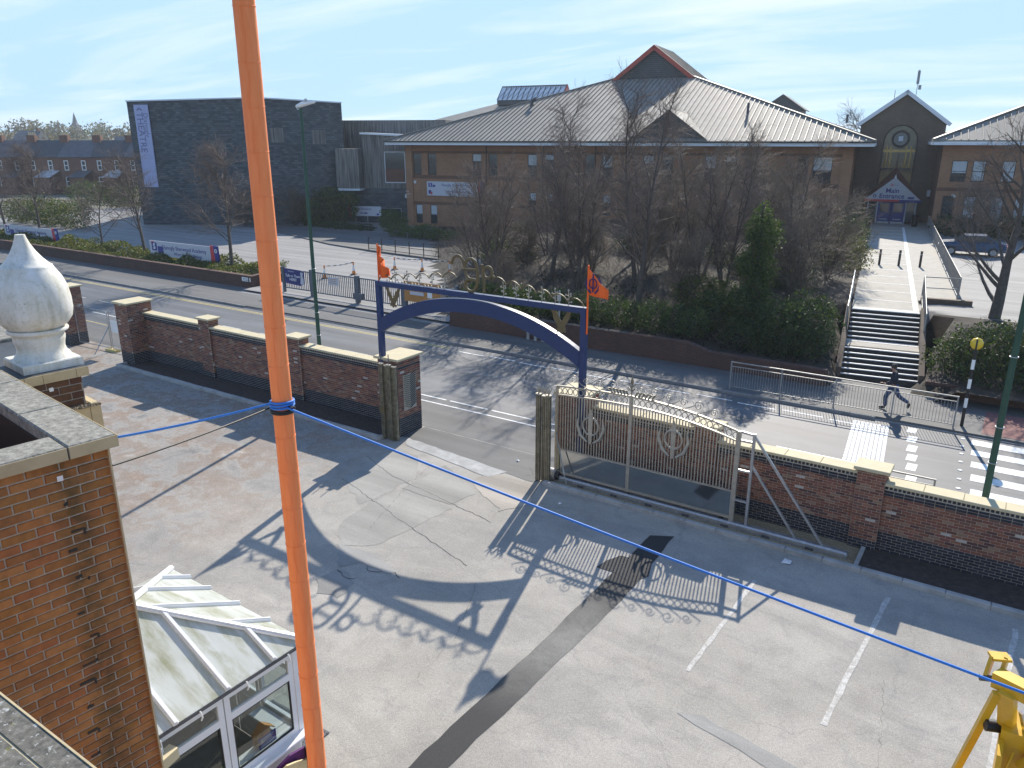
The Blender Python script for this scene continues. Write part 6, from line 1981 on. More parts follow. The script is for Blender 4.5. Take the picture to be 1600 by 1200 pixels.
railing('low grey knee rail in front of the shrubs below the school entrance sign', [(-70.5, 64.5, .36), (-60, 62.5, .36), (-52.5, 59.8, .36)], .55, 2.2, M['rail_steel'], (1.0,))
def WKp(u, v, z):
    return WK(u, v, z)
railing('dark ornamental railing on the right of the entrance walk, running back to the building', [WKp(3.35, 9.5, 2.1), WKp(3.3, 46, 2.1)], 1.15, 3.0, M['rail_steel'], (1.0, .1), True)
railing('short dark ornamental railing beside the top of the steps, right side', [WKp(1.66, 3.2, 1.35), WKp(1.66, 8.8, 2.25)], 1.1, 1.9, M['rail_steel'], (1.0, .1), True)
railing('grey handrail beside the top of the steps, left side', [WKp(-1.64, 3.4, 1.4), WKp(-1.64, 9.0, 2.25)], 1.1, 1.9, M['galv'], (1.0, .5, .12))
railing('dark return railing joining the two ornamental railings', [WKp(1.7, 9.3, 2.1), WKp(3.3, 9.4, 2.1)], 1.1, 1.5, M['rail_steel'], (1.0, .5))
tag(MB().box(-1.3, 1.0, -.15, .15, 0, 2.3).build('path_retaining_wall', M['brick_brown'], None, WK(2.9, 8.3, 0), PHI), 'brown brick retaining wall end below the side path railing', 'wall')
lab = ['left bollard of the three across the entrance walk', 'middle bollard of the three across the entrance walk', 'right bollard of the three, on the white edge strip of the walk']
for k, (x, y) in enumerate([(-7.86, 55.5), (-6.72, 55.7), (-5.5, 55.9)]):
    b = thing('bollard', 'dark square ' + lab[k], 'bollard', (x, y, 2.1), PHI, 'bollards on the entrance walk')
    MB().box(-.07, .07, -.07, .07, 0, .98).build('post', M['black'], b); MB().cbox(-.075, .075, -.075, .075, .98, 1.03, .02).build('cap', M['bin'], b)
    MB().box(-.072, .072, -.072, -.0705, .78, .86).build('band', M['rail_steel'], b)
tr = thing('litter_bin', 'black litter bin beside the porch doors at the end of the walk', 'bin', S(6.0, 5.2, 2.1), PHI)
MB().cyl(0, 0, 0, .95, .26, 14, .28).build('body', M['bin'], tr); MB().lathe([(.29, .95), (.27, 1.05), (.1, 1.15)], 14).build('hood', M['bin'], tr)

# ------------------------------------------------------------------ retaining walls on the far side
def retain(label, pts, ztop, z0=-.1, th=.3, step=None):
    """pts: list of (x, y, ztop); coping follows"""
    w = thing('retaining_wall', label, 'wall', (pts[0][0], pts[0][1], 0), 0, 'low brick walls on the far pavement')
    ox, oy = pts[0][0], pts[0][1]
    for (xa, ya, za), (xb, yb, zb) in zip(pts, pts[1:]):
        d = Vector((xb - xa, yb - ya, 0)); L = d.length; an = math.atan2(d.y, d.x)
        o = MB().prism([(0, z0), (L, z0), (L, zb - .08), (0, za - .08)], 0, th, axis='y').build('wall', M['brick_retain'], w, (xa - ox, ya - oy, 0), an)
        n = max(1, int(L / .9))
        for k in range(n):
            x0, x1 = L * k / n + .004, L * (k + 1) / n - .004
            za_, zb_ = za + (zb - za) * x0 / L, za + (zb - za) * x1 / L
            MB().prism([(x0, za_ - .08), (x1, zb_ - .08), (x1, zb_), (x0, za_)], -.03, th + .03, axis='y').build('coping_brick', M['brick_retain'] if True else None, o)
    return w
retain('long low dark brick wall holding the ivy bed on the far left pavement', [(-112, 34.4, .88), (-44.7, 34.4, .86), (-45.9, 38.2, .80)], .85)
retain('brick retaining wall under the dark hedge, stepping down to the right', [(-26.2, 33.15, 1.06), (-12.3, 33.15, 1.04), (-11.2, 33.15, .74), (-6.1, 33.15, .70)], 1.0)
retain('short low brick wall under the shrub right of the steps', [(-2.5, 34.4, .55), (6, 34.4, .5)], .5)
sn = thing('street_sign', 'small white street name plate on the corner of the low dark wall', 'sign', (-45.25, 34.36, .45))
MB().box(-.46, .46, -.02, .0, 0, .28).build('plate', M['white'], sn)
for k in range(2):
    MB().box(-.34, .30 - .1 * k, -.025, -.021, .07 + k * .1, .10 + k * .1).build('print_line', M['black'], sn)

def road_sign(label, x, y, z, w, h, an, txt):
    s = thing('school_sign', label, 'sign', (x, y, z), an, 'school name boards on the ivy bed')
    MB().box(-w / 2, w / 2, -.04, .04, .15, h).build('panel', M['sign_grey'], s)
    for xx in (-w * .38, w * .38):
        MB().box(xx - .05, xx + .05, .045, .12, -.5, h - .1).build('post', M['rail_steel'], s)
    MB().prism([(w / 2 + .01, .05), (w / 2 + .55, .05), (w / 2 + .35, h + .08), (w / 2 + .01, h + .08)], -.05, .05, axis='y').build('end_panel', M['sign_red'], s)
    MB().prism([(w / 2 + .56, .05), (w / 2 + .95, .05), (w / 2 + .90, h + .08), (w / 2 + .36, h + .08)], -.048, .048, axis='y').build('end_panel', M['sign_blue'], s)
    MB().tube([(w / 2 + .66 + .12 * math.cos(t), -.055, h - .3 + .12 * math.sin(t)) for t in [2 * math.pi * k / 10 for k in range(10)]], .04, 5, closed=True).build('logo', M['white'], s)
    letters('Djanogly Sherwood Academy', .46, M['sign_blue'], s, (.55, -.047, h * .66))
    letters('Where Everyone Belongs', .34, M['sign_blue'], s, (1.0, -.047, h * .33))
    lg = MB().box(-w / 2 + .3, -w / 2 + .95, -.05, -.041, h * .42, h * .9).build('logo', M['sign_blue'], s)
    letters('S', .62, M['white'], lg, (-w / 2 + .62, -.054, h * .66), bold=.02)
    MB().box(-w / 2 + .28, -w / 2 + .6, -.049, -.0405, h * .8, h * .97).build('logo', M['sign_red'], s)
    MB().box(-w / 2 + 1.05, -w / 2 + 1.75, -.05, -.041, h * .28, h * .7).build('logo', M['sign_blue'], s)
road_sign('grey school name board on the ivy bed, nearer to the driveway gates', -56.1, 36.6, .75, 7.6, 1.35, R(2), 0)
road_sign('grey school name board on the ivy bed at the far left picture edge', -80.9, 36.9, .55, 8.6, 1.35, R(2), 0)
st_ = thing('entrance_sign', 'pale main entrance direction sign with arrow on two posts among the shrubs', 'sign', (-64.6, 66.6, .3), R(20))
MB().box(-1.85, 1.85, -.04, .03, 1.15, 2.25).build('panel', M['sign_grey'], st_); MB().box(-2.15, -1.86, -.045, .035, 1.0, 2.3).build('end_panel', M['sign_red'], st_)
for x in (-1.4, .1):
    MB().box(x - .05, x + .05, .031, .1, 0, 2.2).build('post', M['rail_steel'], st_)
letters('Main Entrance', .38, M['sign_blue'], st_, (-.4, -.046, 1.95))
MB().prism([(-.8, 1.42), (-.1, 1.42), (-.1, 1.34), (.25, 1.47), (-.1, 1.6), (-.1, 1.52), (-.8, 1.52)], -.05, -.041, axis='y').build('arrow', M['sign_blue'], st_)
MB().box(1.3, 1.6, -.05, -.041, 1.25, 1.45).build('logo', M['sign_blue'], st_)
for k, (x, y) in enumerate([(-20.9, 33.0), (-20.45, 33.0), (-20.0, 33.0)]):
    m_ = thing('marker_post', 'small post with pale plate by the brick wall, ' + ('left of three', 'middle of three', 'right of three')[k], 'marker post', (x, y, 0), 0, 'marker posts by the brick wall')
    MB().box(-.07, .07, -.06, .06, 0, .62).build('post', M['kerb'], m_); MB().box(-.13, .13, -.08, -.061, .5, .78).build('plate', M['banner_lilac'], m_)
sp_ = thing('sign_pole', 'thin grey sign pole in front of the hedge seen through the arch', 'pole', (-19.0, 32.9, 0))
MB().cyl(0, 0, 0, 2.75, .045, 10).build('pole', M['galv'], sp_); MB().lathe([(.05, 2.75), (.05, 2.78), (.01, 2.8)], 10).build('cap', M['galv'], sp_)
MB().box(-.11, .11, -.06, -.046, 2.3, 2.6).build('small_plate', M['galv'], sp_)
kn = thing('bank_notice', 'small white notice board on the dark bank behind the cones', 'sign', (-33.4, 45.2, .9), R(10))
MB().box(-.6, .6, -.02, .02, .3, .75).build('board', M['sign_grey'], kn)
for x in (-.4, .4):
    MB().box(x - .03, x + .03, .021, .06, -.5, .7).build('post', M['rail_steel'], kn)
# temporary mesh fence panel across the left opening of the yard
tf = thing('temporary_fence', 'temporary steel fence panel with a white sheet closing the opening left of the wall', 'fence', (-39.4, 19.45, 0), R(4))
MB().tube([(0, 0, .15), (0, 0, 1.85), (.12, 0, 2.0), (2.5, 0, 2.0)], .022, 8).build('frame', M['galv'], tf)
MB().tube([(2.5, 0, 2.0), (2.62, 0, 1.85), (2.62, 0, .15), (0, 0, .15)], .022, 8).build('frame', M['galv'], tf)
MB().tube([(2.75, 0, .15), (2.75, 0, 1.9), (2.9, 0, 2.0), (5.0, 0, 2.0), (5.1, 0, 1.9), (5.1, 0, .15), (2.75, 0, .15)], .022, 8).build('frame', M['galv'], tf)
mb = MB()
for k in range(50):
    mb.bar((.05 + k * .1, 0, .15), (.05 + k * .1, 0, 2.0), .004)
stuff(mb.build('mesh_wires', M['galv'], tf))
MB().box(2.85, 3.55, -.03, -.024, 1.0, 1.6).build('white_sheet', M['white'], tf)
MB().bar((2.7, 0, 1.3), (2.9, -1.1, .1), .03).build('brace', M['galv'], tf)
MB().cbox(2.3, 3.1, -.16, .14, 0, .12, .02).build('foot_block', M['yellow_line'], tf); MB().cbox(4.7, 5.4, -.12, .14, 0, .12, .02).build('foot_block', M['black'], tf)

# ------------------------------------------------------------------ yellow boom lift at the lower right
bl_ = thing('boom_lift', 'yellow articulated boom lift with its arms folded in the lower right corner', 'lift', (1.2, 8.6, 0))
Y = M['yellow_machine']
def L_(p):
    return (p[0] - 1.2, p[1] - 8.6, p[2])
MB().bar(L_((.50, 8.46, 4.60)), L_((2.9, 7.3, 4.75)), .17, .17).build('upper_arm', Y, bl_)
kn_ = MB().bar(L_((.415, 8.50, 4.55)), L_((.44, 8.62, 4.72)), .035, .16).bar(L_((.545, 8.56, 4.55)), L_((.57, 8.68, 4.72)), .035, .16).bar(L_((.42, 8.60, 4.74)), L_((.59, 8.68, 4.74)), .14, .03)
kn_.build('knuckle', Y, bl_)
MB().tube([L_((.36, 8.42, 4.56)), L_((.60, 8.52, 4.56))], .035, 10).build('pivot_pin', M['slate_wet'], bl_)
MB().bar(L_((.53, 8.30, 4.52)), L_((.20, 9.45, 1.6)), .075, .06).build('tie_rod', Y, bl_)
MB().bar(L_((.62, 8.30, 4.56)), L_((.70, 8.52, 3.95)), .15, .10).build('link_arm', Y, bl_)
MB().tube([L_((.50, 8.44, 4.0)), L_((.92, 8.60, 4.0))], .065, 12).build('pivot_pin', M['black'], bl_)
MB().bar(L_((.84, 8.50, 4.12)), L_((.98, 9.0, 1.2)), .40, .34).build('lower_arm', Y, bl_)
MB().bar(L_((.66, 8.32, 3.95)), L_((.78, 8.75, 1.3)), .05, .40).build('arm_flange', Y, bl_)
MB().bar(L_((.95, 8.2, 3.9)), L_((1.5, 8.4, 3.3)), .25, .3).build('side_box', Y, bl_)
MB().bar(L_((.78, 8.36, 4.35)), L_((1.0, 8.55, 3.6)), .05).build('hydraulic_ram', M['hyd'], bl_)
MB().tube([L_((.78, 8.28, 3.9)), L_((.73, 8.22, 3.65)), L_((.80, 8.30, 3.45)), L_((.76, 8.35, 3.1))], .014, 6).build('hose', Y, bl_)
ch2 = MB().cbox(-.9, 1.3, -.1, 1.9, .45, 1.25, .04).build('chassis', Y, bl_)
for x in (-.75, 1.15):
    for y in (.15, 1.6):
        w = MB().tube([(x - .14, y, .40), (x + .14, y, .40)], .40, 20).build('wheel', M['tyre'], bl_)
        MB().tube([(x - .15, y, .40), (x + .15, y, .40)], .2, 14).build('hub', Y, w)

# ------------------------------------------------------------------ parked blue car on the upper car park
def car(label, x, y, z, an, m):
    c = thing('parked_car', label, 'car', (x, y, z), an)
    side = [(-2.1, .35), (-2.15, .75), (-1.95, .9), (-1.2, .98), (-.65, 1.42), (.75, 1.45), (1.55, .98), (2.05, .88), (2.12, .4), (1.75, .3), (-1.75, .3)]
    mb = MB(); rows = []
    for yy, ins in ((-.86, .0), (-.80, .0), (.80, .0), (.86, .0)):
        rows.append([(px * (1 if abs(yy) < .85 else .985), yy * (1 if pz < .95 else .86), pz) for px, pz in side])
    n = len(side); vs = [p for r_ in rows for p in r_]; fs = []
    for i in range(3):
        for k in range(n):
            k2 = (k + 1) % n
            fs.append((i * n + k, i * n + k2, (i + 1) * n + k2, (i + 1) * n + k))
    fs += [tuple(range(n - 1, -1, -1)), tuple(range(3 * n, 4 * n))]
    mb.add(vs, fs); mb.build('body', m, c)
    MB().prism([(-1.1, 1.0), (-.68, 1.36), (.72, 1.38), (1.35, 1.0)], -.775, -.745, axis='y').build('side_window', M['pane'], c)
    MB().prism([(-1.1, 1.0), (-.68, 1.36), (.72, 1.38), (1.35, 1.0)], .745, .775, axis='y').build('side_window', M['pane'], c)
    MB().slab([(-1.17, -.62, 1.02), (-.68, -.6, 1.43), (-.68, .6, 1.43), (-1.17, .62, 1.02)], .02).build('windscreen', M['pane'], c)
    MB().slab([(1.5, -.62, 1.03), (.78, -.6, 1.46), (.78, .6, 1.46), (1.5, .62, 1.03)], .02).build('rear_screen', M['pane'], c)
    for px in (-1.3, 1.3):
        for s in (-1, 1):
            w = MB().tube([(px, s * .68, .32), (px, s * .88, .32)], .32, 18).build('wheel', M['tyre'], c)
            MB().tube([(px, s * .87, .32), (px, s * .89, .32)], .2, 12).build('rim', M['galv'], w)
    for s in (-1, 1):
        MB().box(-2.17, -2.1, s * .6 - .17, s * .6 + .17, .62, .78).build('headlight', M['white'], c)
        MB().box(2.06, 2.13, s * .62 - .15, s * .62 + .15, .62, .8).build('tail_light', M['sign_red'], c)
    return c
car('dark blue car parked behind the bare tree at right', -3.2, 64.5, 2.05, R(4), M['car_blue'])

# litter
for (x, y, l) in [(-3.62, 17.75, 'crumpled white paper on the ground in front of the gravel strip'), (-9.9, 17.4, 'tiny white scrap on the yard near the sliding gate'), (-12.6, 19.3, 'small white scrap lying on the gateway tarmac')]:
    s_ = .11 if y > 17.6 and y < 18 else .05
    mb = MB()
    mb.add([(-s_, -s_, 0), (s_, -s_ * .8, .02), (s_ * .9, s_, .01), (-s_ * .7, s_ * .8, .04), (0, 0, .05)], [(0, 1, 4), (1, 2, 4), (2, 3, 4), (3, 0, 4)])
    tag(mb.build('litter', M['litter'], None, (x, y, .012)), l, 'litter')

# ------------------------------------------------------------------ pedestrian
pr = thing('person', 'person in dark jacket and blue jeans striding past the steps', 'person', (-3.35, 31.55, .004), R(0))
def skin_body(name, verts, edges, rad, m, parent, lv=2, root=0):
    me = bpy.data.meshes.new(name)
    me.from_pydata(verts, edges, [])
    o = link(bpy.data.objects.new(name, me))
    md = o.modifiers.new('skin', 'SKIN'); md.use_smooth_shade = True
    for i, r in enumerate(rad):
        me.skin_vertices[0].data[i].radius = (r, r) if not isinstance(r, tuple) else r
        me.skin_vertices[0].data[i].use_root = (i == root)
    sd = o.modifiers.new('sub', 'SUBSURF'); sd.levels = lv; sd.render_levels = lv
    dg = bpy.context.evaluated_depsgraph_get()
    m2 = bpy.data.meshes.new_from_object(o.evaluated_get(dg))
    bpy.data.objects.remove(o); bpy.data.meshes.remove(me)
    m2.materials.clear(); m2.materials.append(m)
    return inst(name, m2, parent)
# walking towards -x; x forward is negative
V = [(0, 0, .95), (0.0, 0, 1.12), (-.02, 0, 1.32), (-.03, 0, 1.47), (-.05, 0, 1.56), (-.075, 0, 1.66), (-.07, 0, 1.73),
     (-.03, -.10, .88), (-.20, -.10, .50), (-.17, -.10, .10), (-.36, -.10, .05),
     (.05, .10, .88), (.25, .10, .52), (.62, .10, .33), (.60, .10, .16),
     (-.02, -.20, 1.42), (-.02, -.24, 1.15), (-.24, -.20, 1.03), (-.34, -.18, 1.05),
     (-.02, .20, 1.42), (.06, .24, 1.15), (-.12, .22, .95), (-.2, .2, .93)]
E_ = [(0, 1), (1, 2), (2, 3), (3, 4), (4, 5), (5, 6), (0, 7), (7, 8), (8, 9), (9, 10), (0, 11), (11, 12), (12, 13), (13, 14), (2, 15), (15, 16), (16, 17), (17, 18), (2, 19), (19, 20), (20, 21), (21, 22)]
rd = [(.10, .12), (.095, .115), (.105, .135), .075, .055, .095, .075, .095, .065, .045, .04, .095, .065, .045, .04, .07, .052, .035, .03, .07, .052, .035, .03]
body = skin_body('body', V, E_, rd, M['skin'], pr)
def sub(ids, extra, m, name):
    mp = {v: i for i, v in enumerate(ids)}
    ed = [(mp[a], mp[b]) for a, b in E_ if a in mp and b in mp]
    rr = []
    for v in ids:
        r = rd[v]; rr.append((r[0] + extra, r[1] + extra) if isinstance(r, tuple) else (r + extra, r + extra))
    return skin_body(name, [V[v] for v in ids], ed, rr, m, pr)
sub([0, 1, 2, 15, 16, 17, 19, 20, 21], .04, M['jacket'], 'jacket')
sub([0, 7, 8, 9, 11, 12, 13], .022, M['jeans'], 'jeans')
for (a, b) in (((-.17, -.10, .09), (-.38, -.10, .045)), ((.63, .10, .32), (.60, .10, .12))):
    MB().tube([a, tuple((Vector(a) + Vector(b)) / 2), b], [.055, .06, .035], 10).build('shoe', M['shoe'], pr)
MB().lathe([(.04, -.10), (.098, -.04), (.108, .03), (.085, .09), (.02, .115)], 16, -.055, 0, 1.70).build('hair', M['hair'], pr)
fc = MB().tube([(-.165, 0, 1.68), (-.185, 0, 1.645), (-.165, 0, 1.64)], [.01, .016, .01], 6)
fc.build('nose', M['skin'], pr)
for s in (-1, 1):
    MB().lathe([(.003, -.012), (.012, 0), (.003, .012)], 8, -.16, s * .035, 1.685).build('eye', M['black'], pr)
    MB().lathe([(.005, -.03), (.02, 0), (.005, .03)], 8, -.07, s * .10, 1.66).build('ear', M['skin'], pr)
MB().box(-.165, -.155, -.025, .025, 1.60, 1.608).build('mouth', M['sign_red'], pr)
for s, hx_, hz in ((-1, -.36, 1.055), (1, -.22, .925)):
    yh = -.18 if s < 0 else .2
    hb_ = MB()
    for q in range(4):
        hb_.tube([(hx_, yh - .03 + q * .02, hz), (hx_ - .05, yh - .03 + q * .02, hz + .0), (hx_ - .085 - .008 * (q in (1, 2)), yh - .03 + q * .02, hz - .015)], [.011, .010, .007], 6)
    hb_.tube([(hx_ + .02, yh + .035, hz), (hx_ - .02, yh + .055, hz + .015)], [.012, .008], 6)
    hb_.build('fingers', M['skin'], pr)

# ------------------------------------------------------------------ vegetation
def segs_mesh(name, segs, m, n):
    """tapered prisms along segments (p0, p1, r0, r1)"""
    A = np.array([s[0] for s in segs], float); B = np.array([s[1] for s in segs], float)
    ra = np.array([s[2] for s in segs]); rb_ = np.array([s[3] for s in segs])
    D = B - A; L = np.linalg.norm(D, axis=1, keepdims=True); D = D / np.maximum(L, 1e-6)
    up = np.where(np.abs(D[:, 2:3]) < .9, np.array([[0, 0, 1.]]), np.array([[1., 0, 0]]))
    u = np.cross(D, up); u /= np.linalg.norm(u, axis=1, keepdims=True)
    v = np.cross(D, u)
    k = len(segs); V = np.zeros((k, 2 * n, 3))
    for q in range(n):
        t = 2 * math.pi * q / n
        o = u * math.cos(t) + v * math.sin(t)
        V[:, q] = A + o * ra[:, None]; V[:, n + q] = B + o * rb_[:, None]
    base = (np.arange(k) * 2 * n)[:, None]
    F = []
    for q in range(n):
        q2 = (q + 1) % n
        F.append(np.concatenate([base + q, base + q2, base + n + q2, base + n + q], axis=1))
    return np_mesh(name, V.reshape(-1, 3), np.concatenate(F), m, smooth=True)

def grow_tree(seed, H, spread, stems=1, first=.22, dens=1.0, droop=0.0, asc=.9, thick=1.0):
    """returns (limb segments, twig segments)"""
    r = random.Random(seed)
    limbs, twigs = [], []
    def path(p, d, L, n, r0, r1, wob, out, lift):
        pts = [p]
        for i in range(n):
            d = (d + Vector((r.uniform(-wob, wob), r.uniform(-wob, wob), r.uniform(-wob, wob) * .6 + lift))).normalized()
            q = pts[-1] + d * (L / n)
            t0, t1 = i / n, (i + 1) / n
            out.append((tuple(pts[-1]), tuple(q), r0 + (r1 - r0) * t0, r0 + (r1 - r0) * t1))
            pts.append(q)
        return pts, d
    def side(d, ang):
        a = d.orthogonal().normalized(); a.rotate(Matrix.Rotation(r.uniform(0, 6.283), 3, d))
        return (d * math.cos(ang) + a * math.sin(ang)).normalized()
    def interp(pts, t):
        x = t * (len(pts) - 1); i = min(int(x), len(pts) - 2)
        return pts[i].lerp(pts[i + 1], x - i), (pts[i + 1] - pts[i]).normalized()
    for s in range(stems):
        lean = Vector((r.uniform(-.12, .12), r.uniform(-.12, .12), 1)) if stems == 1 else Vector((.28 * math.cos(s * 6.28 / stems + seed), .28 * math.sin(s * 6.28 / stems + seed), 1))
        hh = H * (1 if stems == 1 else r.uniform(.8, 1.0))
        tr_, _ = path(Vector((0, 0, -.3)), lean.normalized(), hh, 10, .016 * H * thick * (1 if stems == 1 else .7), .012, .07, limbs, .03)
        n1 = int((17 if stems == 1 else 12) * dens)
        for i in range(n1):
            t = first + (1 - first) * (i + r.random() * .6) / n1
            p, d = interp(tr_, min(t, .98))
            L1 = hh * spread * (1.05 - .72 * t) * r.uniform(.75, 1.15)
            dd = side(d, r.uniform(.65, 1.1) * asc)
            b1, _ = path(p, dd, L1, 6, .0052 * H * thick * (1.1 - t * .6), .010, .12, limbs, .07 - droop)
            n2 = int(r.randint(6, 9) * dens)
            for j in range(n2):
                p2, d2 = interp(b1, .15 + .83 * (j + r.random() * .7) / n2)
                L2 = L1 * r.uniform(.28, .48)
                b2, _ = path(p2, side(d2, r.uniform(.5, .95)), L2, 4, .013, .007, .16, twigs, .05 - droop)
                for k in range(r.randint(4, 6)):
                    p3, d3 = interp(b2, r.uniform(.15, 1))
                    L3 = r.uniform(.35, .85) * (.6 + .06 * H)
                    b3, _ = path(p3, side(d3, r.uniform(.4, .9)), L3, 2, .008, .005, .2, twigs, .04 - droop)
                    for q in range(r.randint(1, 3)):
                        p4, d4 = interp(b3, r.uniform(.3, 1))
                        path(p4, side(d4, r.uniform(.4, .9)), r.uniform(.2, .5), 1, .0055, .0038, .2, twigs, .03)
    return limbs, twigs
TREES = {}
def tree_kind(key, twig='twig', **kw):
    l, t = grow_tree(**kw)
    TREES[key] = (segs_mesh('trunk', l, M['bark'], 6), segs_mesh('crown', t, M[twig], 3))
tree_kind('tall', seed=3, H=10.5, spread=.36, stems=1, first=.16, dens=1.1, asc=.75)
tree_kind('multi', seed=8, H=9.5, spread=.34, stems=4, first=.2, dens=.95, asc=.75)
tree_kind('multi2', seed=15, H=9.0, spread=.38, stems=3, first=.15, dens=1.1, asc=.85, twig='twig_pale')
tree_kind('round', seed=21, H=7.0, spread=.55, stems=1, first=.26, dens=1.15, asc=.8)
tree_kind('round2', seed=33, H=6.5, spread=.58, stems=1, first=.25, dens=1.0, asc=.85)
tree_kind('spread', seed=41, H=6.5, spread=.62, stems=1, first=.22, dens=1.0, asc=1.0)
tree_kind('heavy', seed=66, H=7.2, spread=.62, stems=1, first=.16, dens=.85, asc=1.05, thick=2.3)
tree_kind('bush', seed=52, H=4.2, spread=.55, stems=5, first=.08, dens=.8, asc=1.0, twig='twig_pale')
def tree(kind, label, x, y, z, s=1.0, rz=0.0, group=None, name='bare_tree', sz=None):
    t = thing(name, label, 'tree', (x, y, z), rz, group)
    t.scale = (s, s, s if sz is None else sz)
    inst('trunk', TREES[kind][0], t); inst('crown', TREES[kind][1], t)
    return t
GB = 'bare trees on the bank in front of the school'
spec = [('bush', -27.8, 43.5, 1.5, .8, 'low twiggy bush between the first two bank trees'),
        ('bush', -22.6, 43.0, 1.8, .85, 'low twiggy bush behind the forked bank tree'),
        ('bush', -19.5, 44.2, 1.9, .8, 'low twiggy bush behind the straight tree'),
        ('bush', -14.6, 38.6, 1.6, .85, 'low twiggy bush right of the thick dark trunk'),
        ('bush', -24.8, 36.6, 1.2, .6, 'low twiggy bush just above the ragged hedge'),
        ('bush', -30.5, 55.0, 1.9, 1.35, 'bare bush close to the school wall, left of the others'),
        ('bush', -25.5, 58.0, 2.0, 1.4, 'bare bush close to the school wall, second from left'),
        ('multi2', -20.0, 57.5, 2.0, .75, 'small bare tree close to the middle of the school wall'),
        ('bush', -15.2, 56.0, 2.0, 1.4, 'bare bush close to the school wall, right of the middle'),
        ('bush', -34.5, 49.5, 1.2, 1.2, 'bare bush on the left slope of the bank beside the white bank notice'),
        ('bush', -13.0, 48.5, 2.0, 1.3, 'bare bush at the back of the bank, right part'),
        ('multi2', -30.6, 42.0, .7, .80, 'bare grey tree at the left edge of the bank, next to the wall banner'),
        ('multi', -26.6, 38.0, 1.25, .92, 'bare many stemmed tree directly above the gold script emblem'),
        ('tall', -24.0, 40.5, 1.6, .95, 'tall bare tree second along the bank, behind the arch'),
        ('multi', -21.0, 38.4, 1.5, 1.02, 'tall bare forked tree above the right part of the arch'),
        ('tall', -18.6, 41.0, 1.7, 1.0, 'straight bare tree in front of the gablet, behind the orange pennant'),
        ('tall', -16.35, 36.6, 1.3, .98, 'bare tree with the thickest dark trunk, right of the orange pennant'),
        ('multi2', -15.6, 43.2, 2.0, .95, 'bare tree behind the thick trunked tree, below the gablet'),
        ('multi', -13.4, 41.0, 1.9, .88, 'bare tree left of the ivy clad trunk'),
        ('multi2', -11.3, 45.2, 2.0, .88, 'bare tree in front of the pale wall lettering'),
        ('bush', -9.6, 48.5, 2.0, 1.15, 'low bare bush in front of the right end of the school wall'),
        ('bush', -9.7, 41.0, 1.9, 1.05, 'low bare bush left of the walk, behind the big dark shrub'),
        ('multi2', -28.5, 47.5, 1.4, .82, 'bare tree standing further back, between the banner and the first bank trees'),
        ('bush', -25.0, 45.5, 1.9, 1.2, 'bare bush at the back of the bank, left part'),
        ('bush', -18.6, 46.5, 2.0, 1.25, 'bare bush at the back of the bank, middle part'),
        ('tall', -22.0, 48.0, 2.0, .85, 'slim bare tree at the back of the bank, closest to the school wall')]
for i, (k, x, y, z, s, lb) in enumerate(spec):
    tree(k, lb, x, y, z, s, i * 1.7, GB)
GL = 'bare street trees on the ivy bed'
for i, (k, x, y, z, s, lb) in enumerate([('round', -50.2, 37.0, .6, 1.42, 'bare round headed tree on the ivy bed, nearest the orange pole'),
        ('round2', -62.0, 37.2, .6, 1.40, 'bare round headed tree left of the nearer school name board'),
        ('spread', -67.5, 36.6, .6, 1.0, 'smaller bare tree in the middle of the ivy bed'),
        ('round', -78.8, 37.0, .6, 1.40, 'bare tree beside the end of the far left school name board'),
        ('round2', -86.5, 37.4, .6, 1.45, 'bare tree at the very left edge of the picture')]):
    tree(k, lb, x, y, z, s, i * 2.1 + .4, GL, sz=s * .84)
tree('heavy', 'bare tree with heavy spreading limbs right of the steps, beyond the amber beacon', -.75, 41.6, 1.6, 1.18, 2.2)
tree('multi2', 'pale bare tree at the right picture edge in front of the classroom wing', 2.6, 50.0, 2.0, .92, .6)
tree('bush', 'tangled bare bush below the classroom windows', -3.5, 74.0, 2.0, 1.1, .9)
tree('bush', 'second tangled bare bush below the classroom windows, further right', 1.5, 72.5, 2.0, 1.1, 2.9)
tree('spread', 'bare tree top showing over the roof beside the entrance gable', -22.0, 128.0, .5, 1.9, 1.1)
tree('bush', 'reddish bare bush between the lamp post and the theatre wall', -71.5, 62.0, .3, 1.0, 1.3)
tree('bush', 'bare bush at the foot of the theatre, left of the orange pole', -75.5, 58.0, .3, 1.0, .2)

# leaves as small folded quads with their own greens
def leaves(n, sampler, size, cols, squash=1.0):
    P = sampler(n)
    n = len(P)
    a = rng.normal(size=(n, 3)); a[:, 2] = np.abs(a[:, 2]) * .8; a /= np.linalg.norm(a, axis=1, keepdims=True)      # leaf normals lean upwards
    u = np.cross(a, rng.normal(size=(n, 3))); u /= np.linalg.norm(u, axis=1, keepdims=True)
    v = np.cross(a, u)
    s = size * rng.uniform(.6, 1.35, (n, 1))
    V = np.stack([P - u * s, P - v * s * .55 + a * s * .12, P + u * s, P + v * s * .55 + a * s * .12], 1).reshape(-1, 3)
    F = np.arange(n * 4).reshape(n, 4)
    c = np.array(cols)[rng.integers(0, len(cols), n)] * rng.uniform(.75, 1.25, (n, 1))
    col = np.concatenate([np.repeat(c, 4, axis=0), np.ones((n * 4, 1))], axis=1)
    return V, F, col
